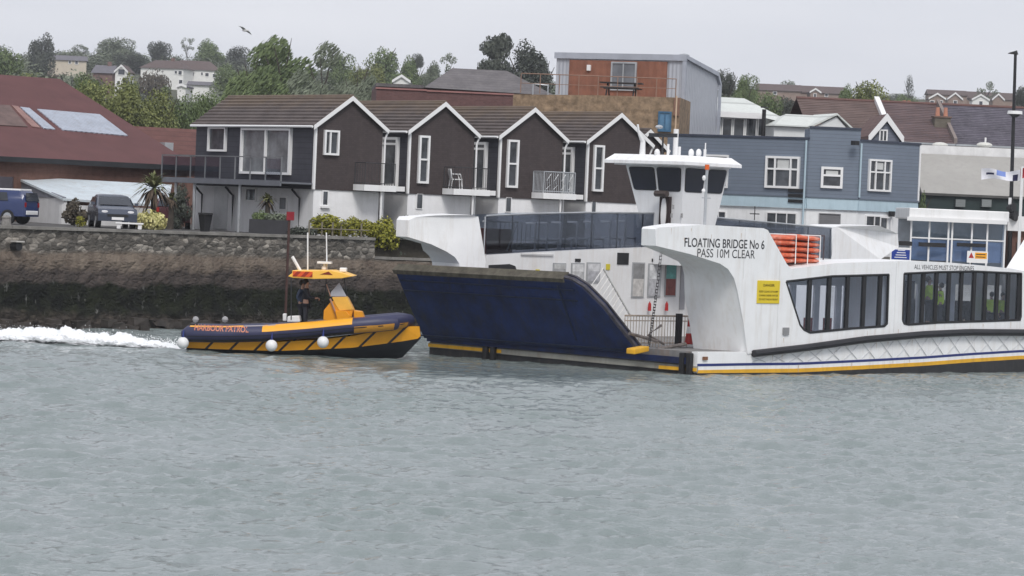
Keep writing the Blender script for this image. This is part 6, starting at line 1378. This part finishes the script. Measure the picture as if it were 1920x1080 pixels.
# canopy on posts
TC_=[q2(x,y,-.9) for x,y in ((540,518),(548,512),(548,507),(585,507),(622,507),(645,512),(662,518),(640,522),(590,523),(550,521))]
MB(BF_).prism(TC_,-.95,.95).build('canopy',M('canopy_yellow',S(245,190,80),rough=.4,var=.05),pb,bevel=.02)
a=BF_.rect(549,509,586,519,-.96); MB(BF_).box(a[0],a[1],-.975,-.952,a[2],a[3]).build('canopy_hazard_stripes',M('hazard_orange',S(215,85,35),rough=.4,pat='stripes',pitch=.3,depth=.9,col2=S(150,45,25)),pb)
a=BF_.rect(600,509,624,515,-.96); MB(BF_).prism([(a[0],a[2]),(a[1],a[2]),(a[0]+.3,a[3])],-.962,-.951).build('canopy_red_flash',M('flash_red',S(120,40,20)),pb)
m=MB(BF_)
for x0,y0,x1,y1,v in ((546,522,546,600,-.85),(546,522,546,600,.85),(612,522,606,590,.7),(645,520,652,560,.4)): 
    A_=q2(x0,y0,v); B_=q2(x1,y1,v); m.tube([(A_[0],v,A_[1]),(B_[0],v,B_[1])],.02,5)
m.build('canopy_post',DARK,pb)
m=MB(BF_)
for x0,y0,x1,y1,v,r_ in ((577,508,577,436,-.2,.028),(613,508,612,436,.2,.024),(564,509,548,481,-.3,.06)):
    A_=q2(x0,y0,v); B_=q2(x1,y1,v); m.tube([(A_[0],v,A_[1]),(B_[0],v,B_[1])],r_,6)
A_=q2(596,492,0); B_=q2(622,492,0); m.box(A_[0],B_[0],-.3,.3,A_[1]-.03,A_[1]+.04); A_=q2(608,503,0); m.ball((A_[0],-.1,A_[1]),.09,10); m.tube([(A_[0],0,A_[1]-.1),(A_[0],0,A_[1]+.2)],.04,6); m.build('aerials_and_radar',UPVC,pb)
a=BF_.rect(637,502,650,510,-.3); MB(BF_).box(a[0],a[1],-.4,0,a[2],a[3]).build('roof_box',UPVC,pb,bevel=.03)
pr([(538,604),(539,593),(561,592),(563,604)],-.3,.3,UPVC,'white_engine_box',bev=.04)
pr([(530,602),(530,588),(537,588),(537,602)],.2,.5,UPVC,'small_bottle',bev=.03)
m=MB(BF_)
for px in (367,422): u,z=q2(px,599,.9); m.ball((u,.9,z),.12,8)
m.build('deck_buoy',M('buoy_grey',(.35,.35,.36)),pb,smooth=True)
# outboard
pr([(352,628),(352,612),(358,606),(366,606),(368,628)],-.35,.35,BK_,'outboard_engine')
fg='white ball fenders hung along the patrol boat'
for px,py,lb in ((343,643,'white ball fender at the stern of the patrol boat beside the wake'),(509,648,'white ball fender hanging at the middle of the patrol boat, lowest of the three'),(605.5,641.5,'white ball fender hanging nearest the bow of the patrol boat')):
    v=VW-.42 if px>400 else VW-.3
    u,z=q2(px,py,v); t=femp('ball_fender',BF_,u,v,z-.21,lb,'fender',fg); MB(BF_).ball((u,v,z),.21,20).build('ball',M('fender_white',(.75,.75,.75),rough=.4),t,smooth=True)
    MB(BF_).tube([(u,v,z+.2),(u,v,z+.28),(u+.0,v+.12,z+.45)],[.05,.035,.015],6).build('rope_eye',FB,t)
u,z=q2(574,602,0); person(BF_,u-.35+.3,.15,q2(574,601,.15)[1]-.33,1.78,90,'person in dark waterproofs steering the patrol boat under its canopy',jacket=JKD,legs=TRS,arm='front',hat=HAIR)
u=q2(562,602,.4)[0]; person(BF_,u+.05,.45,q2(574,601,.15)[1]-.33,1.72,70,'person in a dark jacket standing behind the helmsman on the patrol boat',jacket=LIFE,legs=TRS,arm='hip')
# wake foam
def foam():
    rg=np.random.default_rng(3); V=[];Fc=[]
    f=at(350,648,_b.y)
    xs=np.arange(f.x-14,f.x+.9,.07); ys=np.arange(_b.y-4.5,_b.y+5.5,.09)
    def nz(x,y,s,k): 
        return sum(math.sin(x*s*(1+.7*i)+y*s*(.6+.5*i)*(-1)**i+k*i*2.3)*math.cos(y*s*(1+.3*i)-x*s*.5*i+k) for i in range(1,5))/4
    X_,Y_=np.meshgrid(xs,ys); d=f.x+.3-X_; cy=_b.y+.6+d*.06
    n1=sum(np.sin(X_*1.9*(1+.6*i)+Y_*1.3*(.6+.7*i)*(-1)**i+i*2.1)*np.cos(Y_*2.1*(1+.4*i)-X_*.8*i+1.7*i) for i in range(1,7))/6
    n2=rg.random(X_.shape)
    wd=.35+np.clip(d,0,20)*.17; cr=np.exp(-((Y_-cy)/wd)**2)
    hgt=1.15*np.clip(.12+.42*np.exp(-((d-4.5)/3.2)**2)+.2*np.exp(-((d-10)/4)**2),0,2)*np.clip(d/1.2,0,1)
    Z_=cr*hgt*(.75+.6*n1)+(n2-.5)*.13*cr-.07+.05*cr
    n,m=X_.shape; v=np.stack([X_,Y_,Z_],-1).reshape(-1,3); idx=np.arange(n*m).reshape(n,m); fc=np.stack([idx[:-1,:-1],idx[:-1,1:],idx[1:,1:],idx[1:,:-1]],-1).reshape(-1,4)
    keep=cr[:-1,:-1].ravel()>.02; fc=fc[keep]
    # spray drops
    dv=[];df=[];b=len(v)
    for i in range(3500):
        dd=abs(rg.normal(5,3.6)); x=f.x-dd; y=_b.y+.6+dd*.06+rg.normal(0,.5); z=.12+abs(rg.normal(0,.2))*math.exp(-((dd-4.5)/5)**2)
        s=rg.uniform(.006,.018); k=len(dv); dv+=[(x-s,y,z),(x+s,y,z),(x,y-s,z-s),(x,y+s,z-s*.4),(x,y,z+s)]; df+=[(k,k+2,k+4),(k+2,k+1,k+4),(k+1,k+3,k+4),(k+3,k,k+4),(k,k+2,k+1),(k,k+1,k+3)]
    me=bpy.data.meshes.new('wake_foam'); me.from_pydata(v.tolist()+dv,[],fc.tolist()+[tuple(a+b for a in t) for t in df]); me.polygons.foreach_set('use_smooth',[True]*len(me.polygons))
    mt=M('foam_white',(.82,.84,.86),rough=.8,var=.08,scale=3); bs=mt.node_tree.nodes['Principled BSDF']; bs.inputs['Subsurface Weight'].default_value=.3; bs.inputs['Subsurface Radius'].default_value=(.3,.3,.3)
    at_=me.attributes.new('foam','FLOAT','POINT'); fa=np.ones(len(me.vertices),dtype=np.float32); fa[:b]=np.clip(cr+.30*n1,0,1).ravel(); at_.data.foreach_set('value',fa)
    nt=mt.node_tree; an_=nt.nodes.new('ShaderNodeAttribute'); an_.attribute_name='foam'; gp=nt.nodes.new('ShaderNodeNewGeometry'); mq=nt.nodes.new('ShaderNodeMapping'); mq.inputs['Scale'].default_value=(.6,1.6,2); nt.links.new(gp.outputs['Position'],mq.inputs[0])
    al=ramp(nt,mnode(nt,'ADD',an_.outputs['Fac'],mnode(nt,'MULTIPLY',mnode(nt,'SUBTRACT',noise(nt,mq.outputs[0],3.5,6,.75),.5),1.5)),.22,.62); nt.links.new(al,bs.inputs['Alpha'])
    me.materials.append(mt); o=bpy.data.objects.new('wake_foam',me); COL.objects.link(o); tag(o,'churned white wake and spray trailing behind the patrol boat','wake',kind='stuff')
foam()
# ================================================================ CARS
def car(fr,u,v,z,deg,L,Wd,H,mat,label,style='hatch',roofmat=None,scale=1):
    p=fr.w(u,v,z); r=emp('parked_car',p,fr.deg+deg,label,'car','cars parked in the quayside yard'); C=Fr(p.x,p.y,fr.deg+deg)
    h=H
    if style=='hatch': pr_=[(-L/2,.3),(-L/2-.02,.62),(-L/2+.15,.82),(-L/2+1.0,.95),(-L/2+1.75,h-.04),(L/2-1.3,h),(L/2-.35,h-.15),(L/2-.05,.95),(L/2,.6),(L/2-.03,.3)]
    else: pr_=[(-L/2,.3),(-L/2-.02,.8),(-L/2+.12,1.02),(-L/2+1.1,1.1),(-L/2+1.65,h-.05),(-L/2+2.0,h),(L/2-.35,h),(L/2-.1,h-.2),(L/2,1.0),(L/2,.35)]
    # body as loft of inset profiles across the width
    m=MB(C); W2=Wd/2
    lay=[(-W2,.86,.0),(-W2+.1,.97,.0),(-W2+.35,1,0),(W2-.35,1,0),(W2-.1,.97,0),(W2,.86,0)]
    rings=[]
    for y,k,_ in lay:
        rings.append([(x*(.97 if abs(y)==W2 else 1),(y if zz<.95 else y*(1-(zz-.95)*.28)),z+(.3+(zz-.3)*(k if zz>.9 else 1) if zz>.9 else zz)) for x,zz in pr_])
    for A_,B_ in zip(rings,rings[1:]):
        n=len(A_)
        for i in range(n): m.poly([A_[i],A_[(i+1)%n],B_[(i+1)%n],B_[i]])
    for rr in (rings[0],rings[-1]):
        for t in tessellate_polygon([[Vector(a) for a in rr]]): m.poly([rr[i] for i in t])
    m.build('body',mat,r,smooth=True,ang=35)
    gm_=glass('car_glass',(.03,.035,.045))
    zb,ztp=z+.98,z+h-.1
    m=MB(C)
    f0,f1=(-L/2+1.02,-L/2+1.72) if style=='hatch' else (-L/2+1.15,-L/2+1.62)
    yb,yt=W2*.86,W2*.74
    m.poly([(f0-.03,-yb,zb+.02),(f0-.03,yb,zb+.02),(f1-.03,yt,ztp+.02),(f1-.03,-yt,ztp+.02)]); m.build('windscreen',gm_,r)
    m=MB(C); b0,b1=(L/2-.08,L/2-.36) if style=='hatch' else (L/2+.015,L/2-.09)
    m.poly([(b0+.02,yb*.95,zb+.03),(b0+.02,-yb*.95,zb+.03),(b1+.04,-yt*.95,ztp-.02),(b1+.04,yt*.95,ztp-.02)]); m.build('rear_window',gm_,r)
    for s_ in (-1,1):
        m=MB(C); y0=s_*(W2*.985); y1=s_*(W2*.87)
        for a0,a1,b0_,b1_ in ((f0+.25,-.02,f1+.12,-.02),(.06,L/2-.75,.06,L/2-.85)): m.poly([(a0,y0+s_*.012,zb+.02),(a1,y0+s_*.012,zb+.02),(b1_,y1+s_*.012,ztp-.03),(b0_,y1+s_*.012,ztp-.03)])
        m.build('side_window',gm_,r)
        for x in (-L/2+.78,L/2-.75):
            w_=MB(C); w_.tube([(x,s_*(W2-.2),z+.31),(x,s_*(W2+.01),z+.31)],.31,18); o_=w_.build('wheel',BLACK,r,smooth=True)
            MB(C).tube([(x,s_*(W2+.011),z+.31),(x,s_*(W2+.02),z+.31)],.19,12).build('rim',STEEL,o_)
        MB(C).ball((-L/2+.1,s_*(W2-.28),z+.68),.14,10,sz=(.7,1.3,.6)).build('headlight',M('lamp_clear',(.6,.6,.62),rough=.15),r)
        MB(C).box(L/2-.06,L/2+.015,s_*(W2-.16)-.07,s_*(W2-.16)+.07,z+.75,z+.95).build('tail_light',M('lamp_red',S(150,25,25),rough=.2),r)
        MB(C).box(f0+.1,f0+.24,s_*(W2+.1)-.07,s_*(W2+.1)+.07,z+.98,z+1.1).build('wing_mirror',mat,r)
    MB(C).box(-L/2-.04,-L/2-.02,-.26,.26,z+.36,z+.48).build('number_plate',UPVC,r)
    MB(C).box(-L/2-.035,-L/2-.0,-.45,.45,z+.5,z+.6).build('grille',BLACK,r)
    if roofmat: m=MB(C); m.box(-L/2+1.75,L/2-.3,-W2*.72,W2*.72,z+h*.96,z+h+.035); m.box(L/2-.02,L/2+.03,-W2*.72,W2*.72,z+.42,z+.6); m.build('white_roof',roofmat,r,bevel=.03)
    return r
DKC=M('car_charcoal',S(66,72,86),rough=.25,var=.03,spec=.6); BLC=M('car_blue',S(40,54,96),rough=.25,var=.03,spec=.6); RDC=M('car_dark_red',S(70,36,40),rough=.3)
p=at(196,432,147.); YF=Fr(0,0,0)
car(YF,p.x+.05,p.y+2.1,3.98,104,3.9,1.68,1.45,DKC,'dark grey hatchback facing the water between two shrubs')
p=at(30,430,146); car(YF,p.x-1.4,p.y+1.4,3.98,-16,4.0,1.66,1.48,BLC,'blue estate car with a white roof at the left end of the yard',style='box',roofmat=UPVC)
p=at(352,430,158); car(YF,p.x-.75,p.y,3.98,-84,3.9,1.65,1.42,RDC,'dark red car half hidden behind the balcony posts')
# ================================================================ YARD: shrubs, palms, pots, bench
def bush(px,yt,wp,Y,label,mat,kind='dome',i=0,n=1600,size=.09,name='shrub',zb=3.95,group=None): return tree(px,yt,wp,Y,label,kind,mat,i,n=n,size=size,name=name,cat='shrub',base=0,zb=zb,group=group)
bush(141,372,50,151,'ragged olive shrub against the white annex wall, left of the hatchback',G_BROWN,'round',1,n=2200)
bush(284,390,60,149.5,'rounded shrub covered in cream yellow blossom in front of the annex',G_CREAM,'dome',0,n=2200)
bush(283,410,64,150.2,'dark leafy base of the cream blossoming shrub',G_DARK,'dome',2,n=900)
bush(150,412,30,147.5,'small yellowish plant at the front bumper side of the hatchback',G_YEL,'oval',1,n=500)
bush(342,345,44,156,'dark evergreen shrub under the corner balcony of the end house',G_DARK,'oval',0,n=2200,size=.07)
bush(612,398,72,149.9,'largest yellow green hedge bush below the first gable',G_YEL,'round',0,n=3000,size=.07,group='yellow green hedge bushes')
bush(636,408,50,150.4,'low yellow green hedge bush between the largest and the middle one',G_YEL,'round',3,n=2400,size=.07,group='yellow green hedge bushes')
bush(692,412,50,151.2,'low yellow green hedge bush between the middle and the rightmost one',G_YEL,'round',1,n=2400,size=.07,group='yellow green hedge bushes')
bush(662,406,60,151,'middle yellow green hedge bush on the quay edge',G_YEL,'round',1,n=2400,size=.07,group='yellow green hedge bushes')
bush(722,402,66,151.6,'rightmost yellow green hedge bush beside the ferry prow',G_YEL,'round',2,n=3000,size=.07,zb=3.0,group='yellow green hedge bushes')
bush(748,425,60,152.6,'dark green bush tucked against the ferry prow',G_DARK,'round',3,n=1200,zb=3.0)
bush(765,398,44,155,'low dark shrub at the foot of the second gabled house',G_DARK,'dome',1,n=700)
bush(568,428,60,149.2,'low dark creeping shrub at the quay edge beside the red sign',G_DARK,'dome',3,n=900)
def palm(px,yt,yb,Y,label,wp,nf=26,dead=.4):
    p=at(px,yt,Y); z0=3.95; H=(p.z-z0)*1.08; r=emp('cordyline_palm',(p.x,Y,z0),0,label,'palm'); L=Fr(p.x,Y,0); rg=random.Random(px); rad=wp/2/(F/Y)
    MB(L).tube([(0,0,z0),(.03,0,z0+H*.3),(0,.02,z0+H*.62)],[.16,.12,.1],8).build('trunk',BARK,r)
    m=MB(L); m2=MB(L)
    for i in range(nf*3):
        a=rg.random()*6.28; e=rg.uniform(-.9,1.25); l=rad*rg.uniform(.8,1.15); w_=.06
        c=Vector((0,0,z0+H*.62)); d=Vector((math.cos(a)*math.cos(e),math.sin(a)*math.cos(e),math.sin(e))); s_=Vector((-math.sin(a),math.cos(a),0))*w_
        mid=c+d*l*.55; tip=c+d*l+Vector((0,0,-l*.3)); mm=m2 if e<.0 else m
        mm.poly([tuple(c-s_*.5),tuple(mid-s_),tuple(mid+s_),tuple(c+s_*.5)]); mm.poly([tuple(mid-s_),tuple(tip),tuple(mid+s_)])
    m.build('fronds',leafmat('frond_green',(.06,.075,.025),(.2,.2,.09)),r); m2.build('dead_fronds',M('frond_brown',(.09,.065,.045),rough=.9,var=.3,scale=6),r)
palm(290,314,432,150.5,'larger shaggy palm beside the cream blossoming shrub',96,nf=44)
palm(503,345,420,152.3,'smaller palm rising from the raised planter in front of the end house',48,nf=20)
palm(322,345,430,154,'palm behind the balcony corner, right of the larger shaggy palm',40,nf=18)
# raised planter
a=W0.rect(468,412,540,440,149.6) ; pl=emp('raised_planter',(at(502,438,149.6).x,149.6,3.9),0,'dark grey raised planter box with rounded shrubs in front of the end house','planter')
MB(W0).box(a[0],a[1],149.2,150.6,3.9,a[3]).build('box',M('planter_charcoal',(.035,.035,.04),rough=.7,var=.2),pl)
bush(490,393,36,149.9,'clipped round green shrub at the left of the raised planter',G_MID,'dome',0,n=800,zb=a[3]-.1); bush(518,400,50,149.8,'low grey green cushion plant at the right of the raised planter',G_GREY,'dome',1,n=800,zb=a[3]-.1)
p=at(384,438,149.2); pt=emp('black_pot',(p.x,p.y,3.98),0,'tapered black plant pot between the balcony posts','pot'); L=Fr(p.x,p.y,0)
MB(L).tube([(0,0,3.98),(0,0,4.72)],[.2,.31],4).build('pot_body',BLACK,pt); MB(L).box(-.3,.3,-.3,.3,4.725,4.8).build('pot_rim',BLACK,pt)
p=at(240,432,147.); bn=emp('white_bench',(p.x,147.4,3.98),0,'low white slab bench on the quay beside the hatchback','bench'); L=Fr(p.x,147.4,8)
MB(L).box(-.6,.6,-.18,.18,4.18,4.25).build('seat',UPVC,bn,bevel=.01)
for s_ in (-.45,.45): MB(L).box(s_-.08,s_+.08,-.14,.14,3.98,4.178).build('leg',UPVC,bn)
p=at(30,452,138.0); qf=Q.hit(28,440,-.3)
bo=femp('stone_bollard',Q,qf[0],.3,3.9,'grey stone mooring bollard on top of the quay at the left edge','bollard'); u=qf[0]
MB(Q).tube([(u,.3,3.9),(u,.3,4.35)],[.22,.17],8).build('shaft',M('granite',(.2,.19,.18),rough=.9,var=.3,scale=6),bo); MB(Q).ball((u,.3,4.33),.2,10,sz=(1,1,.5)).build('cap',M('granite',(.2,.19,.18)),bo)
u,z=Q.hit(31,462,-.25); pi=femp('drain_pipe_end',Q,u,-.2,z-.2,'dark round pipe outlet with a pale rim in the quay wall','pipe'); MB(Q).tube([(u,-.42,z),(u,.1,z)],.17,12).build('pipe',BLACK,pi); MB(Q).box(u-.2,u+.2,-.5,-.1,z+.17,z+.22).build('rim',M('pale_stone',(.5,.48,.45)),pi)
# low garden fence posts with a rail on the quay edge
m=MB(Q); fp=femp('garden_fence',Q,12,.2,3.98,'low wooden post and rail fence in front of the yellow green hedge','fence')
for px in (580,604,624,640,678): u,z=Q.hit(px,420,.3); m_=MB(Q); m_.tube([(u,.3,3.98),(u,.3,4.62)],.04,6); m_.build('post',M('fence_wood',S(118,112,98),rough=.9,var=.2),fp)
ua=Q.hit(580,430,.3)[0]; ub=Q.hit(690,430,.3)[0]; MB(Q).tube([(ua,.24,4.32),(ub,.24,4.32)],.025,5).build('rail',M('fence_wood',S(118,112,98)),fp)
# red board on a tall post in front of the wall
u,zt=Q.hit(543,397,-.9); _,zb=Q.hit(543,413,-.9); ns=femp('navigation_mark',Q,u,-.9,-.5,'square red board on a tall brown post standing in front of the quay','sign')
MB(Q).tube([(u,-.9,-.5),(u,-.9,zb)],.055,8).build('post',M('post_rust',S(72,50,46),rough=.8,var=.2),ns); MB(Q).box(u-.2,u+.2,-.98,-.94,zb,zt).build('board',M('board_red',S(140,30,42),rough=.5,var=.1),ns)
# ================================================================ STREET LAMP, FLAGS, GULL
p=at(1893,490,162); lp=emp('street_lamp',(p.x,162,3.),0,'tall black street lamp with a white saucer light and loudspeakers at the right edge','street lamp'); L=Fr(p.x,162,0); q=lambda x,y:(at(x,y,162).x-p.x,at(x,y,162).z)
zt=q(1904,100)[1]; x0=0; tilt=(q(1904,100)[0])
MB(L).tube([(0,0,3.),(tilt*.45,0,8),(tilt,0,zt)],[.11,.09,.07],10).build('pole',BLACK,lp)
MB(L).loft([(tilt-.36,-.1,zt-.03),(tilt+.12,-.1,zt-.06),(tilt+.12,.1,zt-.06),(tilt-.36,.1,zt-.03)],[(tilt-.3,-.08,zt+.02),(tilt+.06,-.08,zt+.14),(tilt+.06,.08,zt+.14),(tilt-.3,.08,zt+.02)]).build('lamp_head',BLACK,lp)
zs_=q(1903,212)[1]; xx=q(1903,212)[0]; MB(L).tube([(xx,0,zs_-.05),(xx,0,zs_+.1)],[.36,.34],16).build('saucer_light',UPVC,lp); MB(L).tube([(xx,0,zs_-.2),(xx,0,zs_-.052)],[.12,.3],12).build('saucer_base',DARK,lp)
for (x,y) in ((1892,390),(1896,405)): a,z=q(x,y); MB(L).tube([(a-.1,-.1,z),(a+.18,-.3,z)],[.1,.26],10).build('loudspeaker',BLACK,lp)
a,z=q(1893,377); MB(L).box(a-.07,a+.07,-.13,-.1,z-.16,z+.16).build('notice',UPVC,lp)
def flag(x0,y0,x1,y1,Y,mats,label,poletop,name='flag',polepx=None):
    p=at(polepx or x1,y1,Y); r=emp(name,(p.x,Y,3.),0,label,'flag'); L=Fr(p.x,Y,0); s=F/Y
    zt=at(polepx or x1,poletop,Y).z; MB(L).tube([(0,0,3.),(0,0,zt)],.045,8).build('pole',UPVC,r)
    m=MB(L); n=16; xa=at(x0,y0,Y).x-p.x; xb=at(x1,y0,Y).x-p.x; za=at(x0,y0,Y).z; zb=at(x0,y1,Y).z; rows=[]
    for i in range(n+1):
        t=i/n; x=xa+(xb-xa)*t; row=[]
        for j in range(6):
            k=j/5; z=zb+(za-zb)*k; sh=1-.25*math.sin(t*3)**2; row.append(m.P((x,.12*math.sin(t*9+k*2),(z-(za+zb)/2)*sh+(za+zb)/2+.05*math.sin(t*7))))
        rows.append(row)
    for i in range(n):
        for j in range(5): m.f.append([rows[i][j],rows[i+1][j],rows[i+1][j+1],rows[i][j+1]]); m.m.append(mats[1](i/n,j/5))
    m.build('cloth',mats[0],r,smooth=True); return r
FWt=M('flag_white',(.7,.7,.75),rough=.8); FBl=M('flag_blue',S(120,140,200),rough=.8); FNv=M('flag_navy',S(35,35,70),rough=.8); FRd=M('flag_red',S(190,60,66),rough=.8)
flag(1841,316,1914,337,160.5,([FWt,FBl,FNv],lambda t,k:1 if .35<t<.62 and k>.3 else 2 if (.75<t<.88 and k<.5) or (.1<t<.3 and .3<k<.5) else 0),'white and blue flag streaming left beside the street lamp',312,polepx=1917)
flag(1914,316,1950,336,158,([FRd],lambda t,k:0),'red flag cut by the right photo edge on a thin white pole',312,polepx=1915)
p=at(460,57,260); gl=emp('gull',p,0,'gull gliding in the sky above the willows','bird'); GM=M('gull_grey',(.3,.3,.31),rough=.8); gb=MB()
gb=MB(Fr(p.x,p.y,0)); gb.ball((0,0,p.z),.1,8,sz=(2.6,1,1)); gb.build('body',M('gull_white',(.6,.6,.6),rough=.8),gl,smooth=True)
for s_,tip in ((-1,(-.5,-.5,.28)),(1,(.45,.5,-.3))): m=MB(Fr(p.x,p.y,0)); m.loft([(-.15,0,p.z),(.12,0,p.z),(tip[0]*.5+.1,tip[1]*.5,p.z+tip[2]*.55+.06),(tip[0],tip[1],p.z+tip[2]),(tip[0]*.5-.1,tip[1]*.5,p.z+tip[2]*.55+.05)],[(-.15,0,p.z+.03),(.12,0,p.z+.03),(tip[0]*.5+.1,tip[1]*.5,p.z+tip[2]*.55+.08),(tip[0],tip[1],p.z+tip[2]+.01),(tip[0]*.5-.1,tip[1]*.5,p.z+tip[2]*.55+.07)]); m.build('wing',GM,gl)

# ================================================================ thin damp air that softens the hillside
hz=MB(); hz.box(-6060,6060,-260,6060,-1.9,66); ho=hz.build('haze',M('unused_haze',(1,1,1)),None,label='thin grey haze softening the far hillside',cat='haze',kind='stuff')
hm=bpy.data.materials.new('haze_air'); hm.use_nodes=True; nt=hm.node_tree; nt.nodes.clear(); ov=nt.nodes.new('ShaderNodeOutputMaterial'); pv=nt.nodes.new('ShaderNodeVolumePrincipled'); pv.inputs['Color'].default_value=(.9,.93,1,1); pv.inputs['Density'].default_value=.00016
nt.links.new(pv.outputs[0],ov.inputs['Volume']); ho.data.materials.clear(); ho.data.materials.append(hm)
